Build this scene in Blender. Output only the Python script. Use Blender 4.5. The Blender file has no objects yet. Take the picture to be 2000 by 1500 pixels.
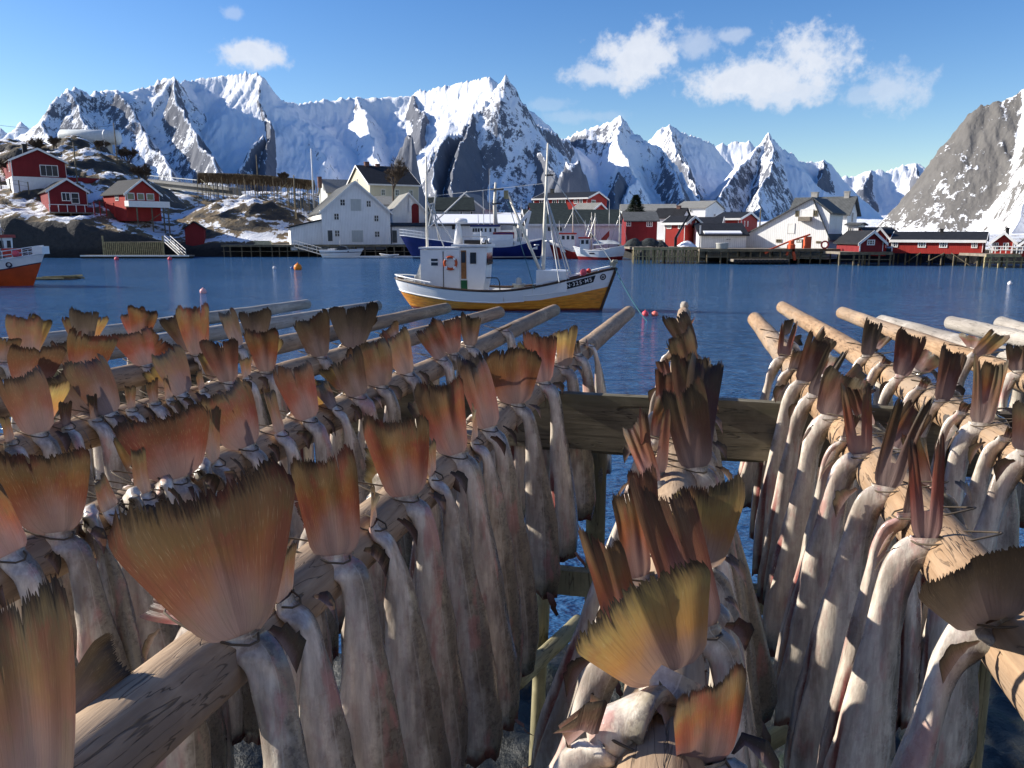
import bpy, bmesh, math, random
import numpy as np
from mathutils import Vector, Matrix, noise as mnoise

# ------------------------------------------------------------------ camera, world, sun, exposure
scene = bpy.context.scene
COL = scene.collection
R = math.radians
CAM_H = 3.8                      # eye height above the water (water is z = 0)
PITCH = math.atan(295 / 1500)
cam_data = bpy.data.cameras.new('camera')
cam = bpy.data.objects.new('camera', cam_data)
COL.objects.link(cam)
cam_data.sensor_width = 36.0
cam_data.lens = 27.0
cam_data.clip_start = 0.05
cam_data.clip_end = 20000
cam.location = (0, 0, CAM_H)
cam.rotation_euler = (math.pi / 2 - PITCH, 0, 0)
scene.camera = cam

SUN_AZ = R(-79)                  # from the left
SUN_EL = R(25)
sun_dir = Vector((math.sin(SUN_AZ) * math.cos(SUN_EL), math.cos(SUN_AZ) * math.cos(SUN_EL), math.sin(SUN_EL)))
sd = bpy.data.lights.new('sun', 'SUN')
sd.energy = 5.0
sd.angle = R(0.5)
sd.color = (1.0, 0.93, 0.82)
sun = bpy.data.objects.new('sun', sd)
COL.objects.link(sun)
sun.location = sun_dir * 60 + Vector((0, 60, 0))
sun.rotation_euler = sun_dir.to_track_quat('Z', 'Y').to_euler()

scene.view_settings.view_transform = 'Standard'
scene.view_settings.look = 'None'
scene.view_settings.exposure = 0.7
scene.view_settings.gamma = 1.0
scene.cycles.use_denoising = True
scene.cycles.max_bounces = 8
scene.cycles.transparent_max_bounces = 8
scene.cycles.caustics_reflective = False
scene.cycles.caustics_refractive = False


def cam_ray(u, v):
    x = (u - 1000) / 1500
    y = -(v - 750) / 1500
    c, s = math.cos(PITCH), math.sin(PITCH)
    return Vector((x, c + y * s, -s + y * c))


def at(u, v, Y):
    d = cam_ray(u, v)
    return Vector((0, 0, CAM_H)) + d * (Y / d.y)


def at_z(u, v, z):
    d = cam_ray(u, v)
    return Vector((0, 0, CAM_H)) + d * ((z - CAM_H) / d.z)


def proj(p):
    q = Vector(p) - Vector((0, 0, CAM_H))
    c, s = math.cos(PITCH), math.sin(PITCH)
    fwd = q.y * c - q.z * s
    up = q.y * s + q.z * c
    return 1000 + 1500 * q.x / fwd, 750 - 1500 * up / fwd, fwd


class NT:
    """tiny helper to write node trees"""
    def __init__(self, tree):
        self.t = tree
        self.n = tree.nodes
        self.l = tree.links

    def node(self, typ, **kw):
        n = self.n.new(typ)
        for k, v in kw.items():
            if k == 'inp':
                for kk, vv in v.items():
                    self.set(n.inputs[kk], vv)
            else:
                setattr(n, k, v)
        return n

    def set(self, sock, v):
        if isinstance(v, bpy.types.NodeSocket):
            self.l.new(v, sock)
        elif isinstance(v, (tuple, list)) and len(v) == 3 and sock.type == 'RGBA':
            sock.default_value = (*v, 1)
        else:
            sock.default_value = v

    def math(self, op, a, b=0.0, c=None, clamp=False):
        n = self.node('ShaderNodeMath', operation=op, use_clamp=clamp)
        self.set(n.inputs[0], a)
        self.set(n.inputs[1], b)
        if c is not None:
            self.set(n.inputs[2], c)
        return n.outputs[0]

    def mix(self, f, a, b, mode='MIX'):
        n = self.node('ShaderNodeMix', data_type='RGBA', blend_type=mode)
        n.clamp_factor = True
        self.set(n.inputs[0], f)
        self.set(n.inputs[6], a)
        self.set(n.inputs[7], b)
        return n.outputs[2]

    def ramp(self, f, stops, interp='LINEAR'):
        n = self.node('ShaderNodeValToRGB')
        e = n.color_ramp.elements
        n.color_ramp.interpolation = interp
        while len(e) < len(stops):
            e.new(0.5)
        for el, (p, c) in zip(e, stops):
            el.position = p
            el.color = (*c, 1) if len(c) == 3 else c
        self.set(n.inputs[0], f)
        return n.outputs[0]

    def smooth(self, v, a, b):
        n = self.node('ShaderNodeMapRange', interpolation_type='SMOOTHSTEP')
        self.set(n.inputs[0], v)
        self.set(n.inputs[1], a)
        self.set(n.inputs[2], b)
        return n.outputs[0]

    def noise(self, vec, scale, detail=4, rough=0.55, dist=0.0):
        n = self.node('ShaderNodeTexNoise')
        if vec is not None:
            self.set(n.inputs['Vector'], vec)
        self.set(n.inputs['Scale'], scale)
        n.inputs['Detail'].default_value = detail
        n.inputs['Roughness'].default_value = rough
        n.inputs['Distortion'].default_value = dist
        return n.outputs[0]

    def map(self, vec, scale=(1, 1, 1), loc=(0, 0, 0), rot=(0, 0, 0)):
        n = self.node('ShaderNodeMapping')
        self.set(n.inputs[0], vec)
        n.inputs[1].default_value = loc
        n.inputs[2].default_value = rot
        n.inputs[3].default_value = scale
        return n.outputs[0]

    def coord(self, which='Object'):
        return self.node('ShaderNodeTexCoord').outputs[which]

    def bump(self, h, strength=0.3, dist=0.02):
        n = self.node('ShaderNodeBump')
        n.inputs['Strength'].default_value = strength
        n.inputs['Distance'].default_value = dist
        self.set(n.inputs['Height'], h)
        return n.outputs[0]


def material(name):
    m = bpy.data.materials.new(name)
    m.use_nodes = True
    nt = NT(m.node_tree)
    bs = m.node_tree.nodes['Principled BSDF']
    return m, nt, bs


# ------------------------------------------------------------------ sky (with its clouds)
w = bpy.data.worlds.new('World')
scene.world = w
w.use_nodes = True
nt = NT(w.node_tree)
bg = w.node_tree.nodes['Background']
sky = nt.node('ShaderNodeTexSky', sky_type='NISHITA', sun_disc=False)
sky.sun_elevation = SUN_EL
sky.sun_rotation = SUN_AZ
sky.air_density = 1.0
sky.dust_density = 0.2
sky.ozone_density = 2.5
vec = nt.coord('Generated')
sep = nt.node('ShaderNodeSeparateXYZ', inp={0: vec})
az = nt.math('ARCTAN2', sep.outputs[0], sep.outputs[1])
el = nt.math('ARCSINE', sep.outputs[2])
n_big = nt.noise(vec, 16, 5, 0.6)
n_fine = nt.noise(vec, 60, 5, 0.6)
wob = nt.math('ADD', nt.math('MULTIPLY', nt.math('SUBTRACT', n_big, 0.5), 1.6),
              nt.math('MULTIPLY', nt.math('SUBTRACT', n_fine, 0.5), 1.0))
density = None
for (cu, cv, rw, rh, k) in [(490, 103, 66, 30, .95), (1245, 108, 95, 66, 1.0), (1165, 148, 80, 26, .8),
                            (1470, 160, 165, 44, 1.0), (1590, 125, 95, 72, 1.0), (1540, 178, 120, 34, .9), (1755, 172, 66, 44, .6),
                            (1690, 185, 60, 22, .4), (1360, 88, 52, 32, .5), (1432, 68, 34, 17, .5), (455, 26, 26, 14, .35),
                            (1140, 228, 90, 16, .22), (1065, 205, 60, 14, .2)]:
    d = cam_ray(cu, cv).normalized()
    a0, e0 = math.atan2(d.x, d.y), math.asin(d.z)
    dx = nt.math('DIVIDE', nt.math('SUBTRACT', az, a0), rw / 1500)
    dy = nt.math('DIVIDE', nt.math('SUBTRACT', el, e0), rh / 1500)
    r2 = nt.math('SQRT', nt.math('ADD', nt.math('MULTIPLY', dx, dx), nt.math('MULTIPLY', dy, dy)))
    f = nt.math('SUBTRACT', 1.0, nt.math('ADD', r2, nt.math('MULTIPLY', wob, 1.25)))
    f = nt.math('MULTIPLY', nt.smooth(f, -0.05, 0.60), k)
    density = f if density is None else nt.math('MAXIMUM', density, f)
cloud_col = nt.mix(n_fine, (4.9, 5.3, 6.1), (6.6, 6.8, 7.2))
skycol = nt.node('ShaderNodeHueSaturation', inp={'Hue': 0.513, 'Saturation': 1.32, 'Value': 1.12, 'Color': sky.outputs[0]}).outputs[0]
skymix = nt.mix(nt.math('MULTIPLY', density, 0.9), skycol, cloud_col)
nt.set(bg.inputs[0], skymix)
bg.inputs[1].default_value = 0.088


# ------------------------------------------------------------------ object helpers
def tag(o, label=None, cat=None, group=None, kind=None):
    if label:
        o['label'] = label
    if cat:
        o['category'] = cat
    if group:
        o['group'] = group
    if kind:
        o['kind'] = kind
    return o


def empty(name, loc=(0, 0, 0), rz=0.0, label=None, cat=None, group=None):
    o = bpy.data.objects.new(name, None)
    COL.objects.link(o)
    o.location = loc
    o.rotation_euler = (0, 0, rz)
    o.empty_display_size = 0.2
    return tag(o, label, cat, group)


class MB:
    """collects simple solids and links them as ONE mesh object"""
    def __init__(self):
        self.v, self.f, self.uv = [], [], None

    def add(self, verts, faces):
        n = len(self.v)
        self.v += [tuple(p) for p in verts]
        self.f += [tuple(i + n for i in f) for f in faces]
        return self

    def box(self, c, s, rz=0.0):
        x, y, z = s[0] / 2, s[1] / 2, s[2] / 2
        cs, sn = math.cos(rz), math.sin(rz)
        vs = []
        for dz in (-z, z):
            for dx, dy in ((-x, -y), (x, -y), (x, y), (-x, y)):
                vs.append((c[0] + dx * cs - dy * sn, c[1] + dx * sn + dy * cs, c[2] + dz))
        return self.add(vs, [(3, 2, 1, 0), (4, 5, 6, 7), (0, 1, 5, 4), (1, 2, 6, 5), (2, 3, 7, 6), (3, 0, 4, 7)])

    def bx(self, x0, x1, y0, y1, z0, z1):
        return self.box(((x0 + x1) / 2, (y0 + y1) / 2, (z0 + z1) / 2), (abs(x1 - x0), abs(y1 - y0), abs(z1 - z0)))

    def bar(self, p, q, a, b=None):
        p, q = Vector(p), Vector(q)
        b = b or a
        d = (q - p).normalized()
        up = Vector((0, 0, 1)) if abs(d.z) < 0.95 else Vector((0, 1, 0))
        s = d.cross(up).normalized()
        t = s.cross(d)
        vs = []
        for e in (p, q):
            for i, j in ((-1, -1), (1, -1), (1, 1), (-1, 1)):
                vs.append(e + s * (i * a / 2) + t * (j * b / 2))
        return self.add(vs, [(3, 2, 1, 0), (4, 5, 6, 7), (0, 1, 5, 4), (1, 2, 6, 5), (2, 3, 7, 6), (3, 0, 4, 7)])

    def tube(self, pts, radii, n=8, caps=True, rough=0.0, seed=0):
        pts = [Vector(p) for p in pts]
        if not isinstance(radii, (list, tuple)):
            radii = [radii] * len(pts)
        rings = []
        d0 = (pts[1] - pts[0]).normalized()
        s = d0.cross(Vector((0, 0, 1)))
        if s.length < 0.05:
            s = d0.cross(Vector((0, 1, 0)))
        s.normalize()
        for i, p in enumerate(pts):
            d = (pts[min(i + 1, len(pts) - 1)] - pts[max(i - 1, 0)]).normalized()
            s = (s - d * s.dot(d)).normalized()
            t = d.cross(s)
            ring = []
            for k in range(n):
                a = 2 * math.pi * k / n
                rr = radii[i]
                if rough:
                    rr *= 1 + rough * (mnoise.noise(Vector((math.cos(a) * 1.3 + seed * 7.1, math.sin(a) * 1.3, i * 0.35 + seed))))
                ring.append(p + (s * math.cos(a) + t * math.sin(a)) * rr)
            rings.append(ring)
        vs = [q for r_ in rings for q in r_]
        fs = []
        for i in range(len(pts) - 1):
            for k in range(n):
                a, b = i * n + k, i * n + (k + 1) % n
                fs.append((a, b, b + n, a + n))
        if caps:
            fs.append(tuple(range(n - 1, -1, -1)))
            m = (len(pts) - 1) * n
            fs.append(tuple(range(m, m + n)))
        return self.add(vs, fs)

    def prism(self, prof, y0, y1):
        """profile in xz, extruded along y"""
        n = len(prof)
        vs = [(x, y0, z) for x, z in prof] + [(x, y1, z) for x, z in prof]
        fs = [tuple(range(n)), tuple(range(2 * n - 1, n - 1, -1))]
        for i in range(n):
            j = (i + 1) % n
            fs.append((j, i, i + n, j + n))
        return self.add(vs, fs)

    def lathe(self, prof, c=(0, 0, 0), n=16):
        """profile (r, z) about a vertical axis"""
        vs, fs = [], []
        for r_, z in prof:
            for k in range(n):
                a = 2 * math.pi * k / n
                vs.append((c[0] + r_ * math.cos(a), c[1] + r_ * math.sin(a), c[2] + z))
        for i in range(len(prof) - 1):
            for k in range(n):
                a, b = i * n + k, i * n + (k + 1) % n
                fs.append((a, b, b + n, a + n))
        fs.append(tuple(range(n - 1, -1, -1)))
        m = (len(prof) - 1) * n
        fs.append(tuple(range(m, m + n)))
        return self.add(vs, fs)

    def build(self, name, mat, parent=None, smooth=False, recalc=True):
        me = bpy.data.meshes.new(name)
        me.from_pydata(self.v, [], self.f)
        if recalc:
            bm = bmesh.new()
            bm.from_mesh(me)
            bmesh.ops.recalc_face_normals(bm, faces=bm.faces)
            bm.to_mesh(me)
            bm.free()
        me.materials.append(mat)
        if smooth:
            me.polygons.foreach_set('use_smooth', [True] * len(me.polygons))
        o = bpy.data.objects.new(name, me)
        COL.objects.link(o)
        if parent is not None:
            o.parent = parent
        return o


def grid_object(name, X, Y, Z, mat, attrs=None, smooth=True):
    """X, Y, Z: 2D arrays -> one grid mesh"""
    n0, n1 = X.shape
    me = bpy.data.meshes.new(name)
    co = np.stack([X, Y, Z], -1).reshape(-1, 3).astype(np.float32)
    idx = np.arange(n0 * n1).reshape(n0, n1)
    q = np.stack([idx[:-1, :-1], idx[:-1, 1:], idx[1:, 1:], idx[1:, :-1]], -1).reshape(-1, 4)
    me.vertices.add(len(co))
    me.vertices.foreach_set('co', co.ravel())
    me.loops.add(q.size)
    me.loops.foreach_set('vertex_index', q.ravel().astype(np.int32))
    me.polygons.add(len(q))
    me.polygons.foreach_set('loop_start', (np.arange(len(q)) * 4).astype(np.int32))
    me.polygons.foreach_set('use_smooth', np.full(len(q), smooth))
    me.update(calc_edges=True)
    for k, a in (attrs or {}).items():
        at_ = me.attributes.new(k, 'FLOAT', 'POINT')
        at_.data.foreach_set('value', a.reshape(-1).astype(np.float32))
    me.materials.append(mat)
    o = bpy.data.objects.new(name, me)
    COL.objects.link(o)
    return o


# numpy gradient noise -----------------------------------------------------------
_rng = np.random.RandomState(7)
_perm = _rng.permutation(256)
_perm = np.concatenate([_perm, _perm])
_ang = _rng.rand(256) * 2 * np.pi
_gx, _gy = np.cos(_ang), np.sin(_ang)


def pnoise(x, y):
    xi, yi = np.floor(x).astype(int), np.floor(y).astype(int)
    xf, yf = x - xi, y - yi
    u, v = xf ** 3 * (xf * (xf * 6 - 15) + 10), yf ** 3 * (yf * (yf * 6 - 15) + 10)

    def g(ix, iy, dx, dy):
        h = _perm[(_perm[ix & 255] + iy) & 255]
        return _gx[h] * dx + _gy[h] * dy
    a = g(xi, yi, xf, yf)
    b = g(xi + 1, yi, xf - 1, yf)
    c = g(xi, yi + 1, xf, yf - 1)
    d = g(xi + 1, yi + 1, xf - 1, yf - 1)
    return (a + u * (b - a)) * (1 - v) + (c + u * (d - c)) * v


def fbm(x, y, oct=5, gain=0.5, ridged=False):
    s, amp, tot = 0, 1.0, 0
    for i in range(oct):
        n = pnoise(x + i * 17.3, y - i * 9.1) * 1.5
        if ridged:
            n = 1 - 2 * np.abs(n)
        s = s + n * amp
        tot += amp
        amp *= gain
        x, y = x * 2.03, y * 2.03
    return s / tot
# ------------------------------------------------------------------ water
m_water, nt, bs = material('sea_water')
co = nt.coord('Object')
geo = nt.node('ShaderNodeNewGeometry')
cd = nt.node('ShaderNodeCameraData')
n1 = nt.noise(nt.map(co, (0.55, 1.5, 1)), 1.0, 5, 0.62, 0.6)
n2 = nt.noise(nt.map(co, (0.10, 0.22, 1)), 1.0, 3, 0.55)
n3 = nt.noise(nt.map(co, (2.2, 5.5, 1), rot=(0, 0, 0.25)), 1.0, 4, 0.6)
h = nt.math('ADD', nt.math('ADD', nt.math('MULTIPLY', n1, 0.5), nt.math('MULTIPLY', n2, 0.6)), nt.math('MULTIPLY', n3, 0.20))
bs.inputs['Base Color'].default_value = (0.038, 0.112, 0.24, 1)
bs.inputs['Roughness'].default_value = 0.09
bs.inputs['IOR'].default_value = 1.33
bmp = nt.node('ShaderNodeBump')
bmp.inputs['Distance'].default_value = 1.25
nt.set(bmp.inputs['Height'], h)
calm = nt.noise(nt.map(co, (0.012, 0.05, 1)), 1.0, 3, 0.5)
nt.set(bmp.inputs['Strength'], nt.math('MULTIPLY_ADD', nt.smooth(calm, 0.3, 0.7), 0.35, 0.55))
nt.set(bs.inputs['Normal'], bmp.outputs[0])
water = MB().add([(-9000, -60, 0), (9000, -60, 0), (9000, 9000, 0), (-9000, 9000, 0)], [(0, 1, 2, 3)]).build('water', m_water)
tag(water, kind='structure')


# ------------------------------------------------------------------ mountains
def snow_rock(name, scale, rock_a, rock_b, snow_lo, snow_hi, streak=(1, 1, 0.3), amp=0.5):
    m, nt, bs = material(name)
    co = nt.coord('Object')
    geo = nt.node('ShaderNodeNewGeometry')
    at_r = nt.node('ShaderNodeAttribute', attribute_name='rock').outputs['Fac']
    nz = nt.node('ShaderNodeSeparateXYZ', inp={0: geo.outputs['Normal']}).outputs[2]
    na = nt.noise(nt.map(co, streak), scale, 8, 0.66)
    nb = nt.noise(nt.map(co, streak), scale * 4.5, 6, 0.68, 0.4)
    nc = nt.noise(co, scale * 0.3, 3, 0.5)
    nd = nt.noise(co, scale * 16, 4, 0.7)
    wob = nt.math('ADD', nt.math('ADD', nt.math('MULTIPLY', nt.math('SUBTRACT', na, 0.5), amp * 2.2),
                  nt.math('MULTIPLY', nt.math('SUBTRACT', nb, 0.5), amp * 3.2)), nt.math('MULTIPLY', nt.math('SUBTRACT', nd, 0.5), amp * 1.6))
    s = nt.math('SUBTRACT', nt.math('ADD', nz, wob), nt.math('MULTIPLY', at_r, 0.9))
    snow = nt.smooth(s, snow_lo, snow_hi)
    rock = nt.mix(nt.noise(nt.map(co, streak), scale * 2.2, 8, 0.7), rock_a, rock_b)
    sn = nt.mix(nc, (0.80, 0.82, 0.86), (0.86, 0.87, 0.89))
    nt.set(bs.inputs['Base Color'], nt.mix(snow, rock, sn))
    bs.inputs['Roughness'].default_value = 0.85
    bs.inputs['Specular IOR Level'].default_value = 0.15
    hb = nt.math('ADD', nt.math('MULTIPLY', na, 1.0), nt.math('MULTIPLY', nb, 0.35))
    nt.set(bs.inputs['Normal'], nt.bump(hb, 0.9, 0.12 / scale))
    return m


m_mount = snow_rock('snowy_mountain', 0.0145, (0.075, 0.085, 0.110), (0.185, 0.195, 0.225), 0.30, 0.44, (1, 1, 0.45), 0.44)  # rock tones paler and bluer, distance haze painted into them
m_near = snow_rock('granite_mountain', 0.03, (0.085, 0.08, 0.078), (0.21, 0.20, 0.185), 0.30, 0.42, (1.3, 1.3, 0.40), 0.62)


def ridge_field(X, Y, ridges):
    """height = the highest of all ridges, each falling away from its crest line"""
    H = np.full(X.shape, -60.0)
    RK = np.zeros(X.shape)
    for rg in ridges:
        pts = [at(u, v, D) for u, v, D in rg['p']]
        k, rock = rg.get('k', 1.0), rg.get('rock', 0.0)
        steep, sl = rg.get('steep', 0.6), rg.get('sl', 90.0)
        for a, b in zip(pts[:-1], pts[1:]):
            ax, ay = a.x, a.y
            dx, dy = b.x - a.x, b.y - a.y
            L2 = dx * dx + dy * dy + 1e-6
            # only look at the neighbourhood
            reach = max(a.z, b.z) / k + 250
            m = (X > min(ax, b.x) - reach) & (X < max(ax, b.x) + reach) & (Y > min(ay, b.y) - reach) & (Y < max(ay, b.y) + reach)
            if not m.any():
                continue
            xx, yy = X[m], Y[m]
            t = np.clip(((xx - ax) * dx + (yy - ay) * dy) / L2, 0, 1)
            px, py = xx - (ax + t * dx), yy - (ay + t * dy)
            d = np.sqrt(px * px + py * py)
            z = a.z + t * (b.z - a.z)
            if 'kf' in rg:                       # another slope on the side towards the viewer
                front = py < 0
                kk = np.where(front, rg['kf'], k)
            else:
                kk = k
            drop = kk * (d + steep * sl * (1 - np.exp(-d / sl)))
            h = z - drop
            cur = H[m]
            up = h > cur
            cur[up] = h[up]
            H[m] = cur
            r_ = RK[m]
            r_[up] = rock
            RK[m] = r_
    return H, RK


RID = [
 # left massif
 dict(p=[(30, 330, 2250), (60, 272, 2300), (80, 235, 2350), (105, 200, 2400), (130, 178, 2450), (160, 179, 2480), (185, 188, 2500), (230, 180, 2520),
         (265, 179, 2550), (290, 165, 2600), (300, 157, 2600), (325, 150, 2600), (343, 166, 2650)], k=0.78, steep=1.0, sl=60, rock=.22),
 dict(p=[(343, 166, 2650), (362, 163, 2750), (385, 155, 2780), (450, 148, 2800), (500, 146, 2750), (515, 155, 2720), (530, 185, 2720), (556, 203, 2800),
         (580, 206, 2900), (640, 198, 3000), (700, 192, 3050), (760, 188, 3100), (800, 185, 3100), (850, 175, 3050), (900, 165, 3000),
         (962, 154, 2900), (968, 178, 2880)], k=0.72, steep=0.9, sl=60, rock=-.05),
 dict(p=[(80, 235, 2350), (110, 300, 2150), (120, 350, 1950)], k=1.0, rock=.25),
 dict(p=[(130, 178, 2450), (190, 272, 2250), (255, 360, 2000)], k=0.95, rock=.26),
 dict(p=[(230, 180, 2520), (280, 260, 2330), (340, 350, 2080), (370, 385, 1950)], k=0.95, rock=.28),
 dict(p=[(325, 150, 2600), (355, 208, 2450), (395, 285, 2230), (440, 365, 2000)], k=1.0, steep=1.2, sl=40, rock=.30),
 dict(p=[(505, 148, 2750), (514, 212, 2600), (520, 278, 2400), (522, 350, 2200)], k=1.25, rock=.55),
 dict(p=[(500, 270, 2430), (470, 325, 2250), (450, 365, 2100)], k=1.2, rock=.40),
 dict(p=[(556, 203, 2800), (600, 262, 2600), (640, 320, 2400)], k=0.85, rock=.06),
 dict(p=[(700, 192, 3050), (722, 240, 2800), (720, 290, 2600), (740, 340, 2400)], k=0.9, rock=.0),
 dict(p=[(800, 185, 3100), (826, 232, 2850), (822, 262, 2700)], k=1.1, rock=.55),
 # the spire
 dict(p=[(986, 152, 2300), (972, 172, 2290), (955, 200, 2270), (928, 232, 2240), (905, 252, 2200), (880, 263, 2170), (858, 282, 2120), (838, 300, 2080),
         (828, 330, 2050)], k=1.15, steep=0.9, sl=40, rock=.25),
 dict(p=[(986, 152, 2300), (1004, 180, 2310), (1022, 206, 2320), (1036, 228, 2340), (1062, 255, 2450), (1092, 273, 2600), (1110, 280, 2750)], k=1.2, steep=.8, sl=40, rock=.3),
 dict(p=[(928, 232, 2240), (900, 300, 2050), (890, 385, 1880)], k=1.3, rock=.5),
 dict(p=[(858, 282, 2120), (845, 330, 1980), (850, 390, 1850)], k=1.2, rock=.4),
 dict(p=[(1036, 228, 2340), (1046, 300, 2150), (1090, 350, 2000)], k=1.4, rock=.5),
 # pyramid right of it
 dict(p=[(1040, 292, 3000), (1085, 278, 3000), (1110, 271, 3000), (1150, 256, 2950), (1185, 243, 2920), (1220, 231, 2900)], k=0.9, rock=.25, kf=1.0),
 dict(p=[(1220, 231, 2900), (1236, 255, 2900), (1262, 276, 2880), (1300, 300, 2850), (1330, 340, 2780), (1360, 392, 2650)], k=1.0, rock=.05, steep=.6),
 dict(p=[(1220, 231, 2900), (1206, 268, 2720), (1216, 310, 2560), (1234, 350, 2420), (1228, 395, 2300)], k=1.15, rock=-.05, steep=1.0, sl=40),
 dict(p=[(1212, 335, 2400), (1205, 370, 2300), (1195, 400, 2200)], k=1.6, rock=.75),
 dict(p=[(1290, 300, 2850), (1310, 330, 2700), (1340, 385, 2500)], k=1.1, rock=.35),
 # white cone and its neighbours
 dict(p=[(1230, 300, 4000), (1275, 272, 4000), (1294, 254, 4000), (1310, 244, 4000), (1328, 258, 4000), (1345, 268, 4050), (1370, 276, 4100), (1388, 282, 4150), (1402, 300, 4200)],
      k=0.85, rock=-.1),
 dict(p=[(1310, 244, 4000), (1318, 290, 3700), (1338, 345, 3350), (1356, 390, 3050)], k=1.1, rock=.2),
 dict(p=[(1330, 300, 3500), (1345, 340, 3200), (1360, 390, 2950)], k=1.4, rock=.45),
 dict(p=[(1388, 290, 4600), (1410, 282, 4600), (1440, 280, 4600), (1463, 277, 4600), (1480, 292, 4600)], k=0.75, rock=-.3),
 dict(p=[(1506, 263, 3500), (1486, 286, 3470), (1460, 312, 3380), (1430, 345, 3220), (1405, 378, 3050)], k=1.05, rock=.18),
 dict(p=[(1506, 263, 3500), (1520, 280, 3520), (1540, 300, 3550), (1562, 314, 3600), (1590, 320, 3650), (1612, 313, 3650), (1622, 330, 3700), (1634, 348, 3750)],
      k=0.85, rock=-.1),
 dict(p=[(1506, 263, 3500), (1504, 320, 3250), (1490, 375, 3000), (1480, 420, 2850)], k=1.15, rock=.3),
 dict(p=[(1612, 313, 3650), (1600, 345, 3500), (1590, 385, 3350)], k=1.3, rock=.42),
 dict(p=[(1634, 348, 4300), (1662, 346, 4300), (1680, 338, 4300), (1702, 333, 4300), (1728, 338, 4300), (1750, 330, 4300), (1774, 322, 4300), (1792, 322, 4280),
         (1806, 330, 4250), (1822, 336, 4200), (1860, 345, 4200)], k=0.7, rock=-.25),
 dict(p=[(1702, 333, 4300), (1690, 360, 4100)], k=1.3, rock=.4),
 dict(p=[(1790, 322, 4280), (1800, 350, 4100), (1812, 380, 3950)], k=1.3, rock=.4),
 # steep dark buttresses in front
 dict(p=[(757, 345, 1540), (768, 318, 1500), (778, 288, 1500), (790, 269, 1500), (804, 266, 1500), (811, 290, 1490), (815, 330, 1480)], k=3.4, rock=.6, steep=.2),
 dict(p=[(1085, 360, 1750), (1100, 330, 1750), (1118, 312, 1750), (1136, 310, 1750), (1148, 330, 1750), (1154, 372, 1750)], k=2.6, rock=.5, steep=.2),
 # far peaks at the left edge
 dict(p=[(-60, 300, 4200), (-20, 262, 4200), (6, 252, 4200), (22, 270, 4200), (36, 246, 4200), (46, 241, 4200), (58, 262, 4200), (90, 300, 4200)], k=0.9, rock=.1),
 dict(p=[(-120, 330, 1900), (-20, 318, 1900), (20, 300, 1950), (60, 282, 2000), (100, 330, 1950)], k=0.7, rock=.0),
 # beyond the frame, so that the range does not stop at its edges
 dict(p=[(-900, 200, 3000), (-600, 240, 3000), (-300, 210, 3200), (-120, 280, 3400)], k=.8, rock=.1),
]
az_ = np.linspace(R(-47), R(38), 1550)
rr_ = 950 * (5000 / 950) ** np.linspace(0, 1, 430)
AZ, RR = np.meshgrid(az_, rr_)
MX, MY = RR * np.sin(AZ), RR * np.cos(AZ)
wx = fbm(MX / 170, MY / 170, 4) * 38
wy = fbm(MX / 170 + 40, MY / 170 + 9, 4) * 38
H, RK = ridge_field(MX + wx, MY + wy, RID)
RK = np.where(RK > .49, np.clip(RK - .05, .4, .55) , np.minimum(RK - .05, .33))
amp = np.clip(H / 300, 0.05, 1)
# gullies running down towards the viewer, and rough rock
gul = fbm(MX / 75 + fbm(MX / 300, MY / 300, 2) * 2.0, MY / 420, 4, 0.55, ridged=True)
rgh = fbm(MX / 60, MY / 60, 5, 0.58)
gl2 = fbm(MX / 34 + fbm(MX / 150, MY / 150, 2) * 1.5, MY / 160, 3, 0.55, ridged=True)
top = np.clip(H / 80, 0.15, 1)
H = H + gul * 13 * amp + gl2 * 5 * top + rgh * 15 * top * (0.35 + np.clip(RK, 0, 1.2))
H = np.maximum(H, 3 + 0.02 * (RR - 900) + fbm(MX / 200, MY / 200, 3) * 12)
H[0, :] = -8
mount = grid_object('mountains', MX, MY, H, m_mount, dict(rock=RK + fbm(MX / 180, MY / 180, 4) * 0.28))
tag(mount, kind='structure')

# the bare granite mountain at the right, much nearer
RID_R = [
 dict(p=[(2300, 60, 760), (2150, 105, 760), (2050, 150, 760), (2000, 179, 760), (1960, 196, 765), (1928, 211, 770), (1893, 238, 780), (1862, 284, 790), (1835, 326, 800),
         (1793, 388, 805), (1745, 440, 810), (1725, 462, 815)], k=1.15, steep=.45, sl=40, rock=.55, kf=1.0),
 dict(p=[(2030, 200, 760), (2010, 330, 660), (1985, 420, 590), (1970, 460, 560)], k=1.1, rock=.25),
 dict(p=[(2250, 120, 760), (2200, 300, 560), (2100, 440, 460)], k=1.0, rock=.2),
]
az_ = np.linspace(R(22), R(56), 620)
rr_ = 400 * (1250 / 400) ** np.linspace(0, 1, 330)
AZ, RR = np.meshgrid(az_, rr_)
NX, NY = RR * np.sin(AZ), RR * np.cos(AZ)
H, RK = ridge_field(NX + fbm(NX / 90, NY / 90, 3) * 9, NY + fbm(NX / 90 + 5, NY / 90, 3) * 9, RID_R)
amp = np.clip(H / 60, 0.1, 1)
H = H + fbm(NX / 24, NY / 70, 4, .55, ridged=True) * 5.0 * amp + fbm(NX / 16, NY / 16, 5, .55) * 4.5 * amp
H = np.maximum(H, 1.0 + 0.008 * (RR - 420) + fbm(NX / 60, NY / 60, 3) * 1.5)
H[0, :] = -5
# a narrow snow couloir down the face
couloir = np.exp(-((AZ - math.atan2(980, 1545) + fbm(RR / 60, AZ * 6, 3) * .012) / .0035) ** 2) * np.clip((H - 40) / 60, 0, 1)
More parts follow.
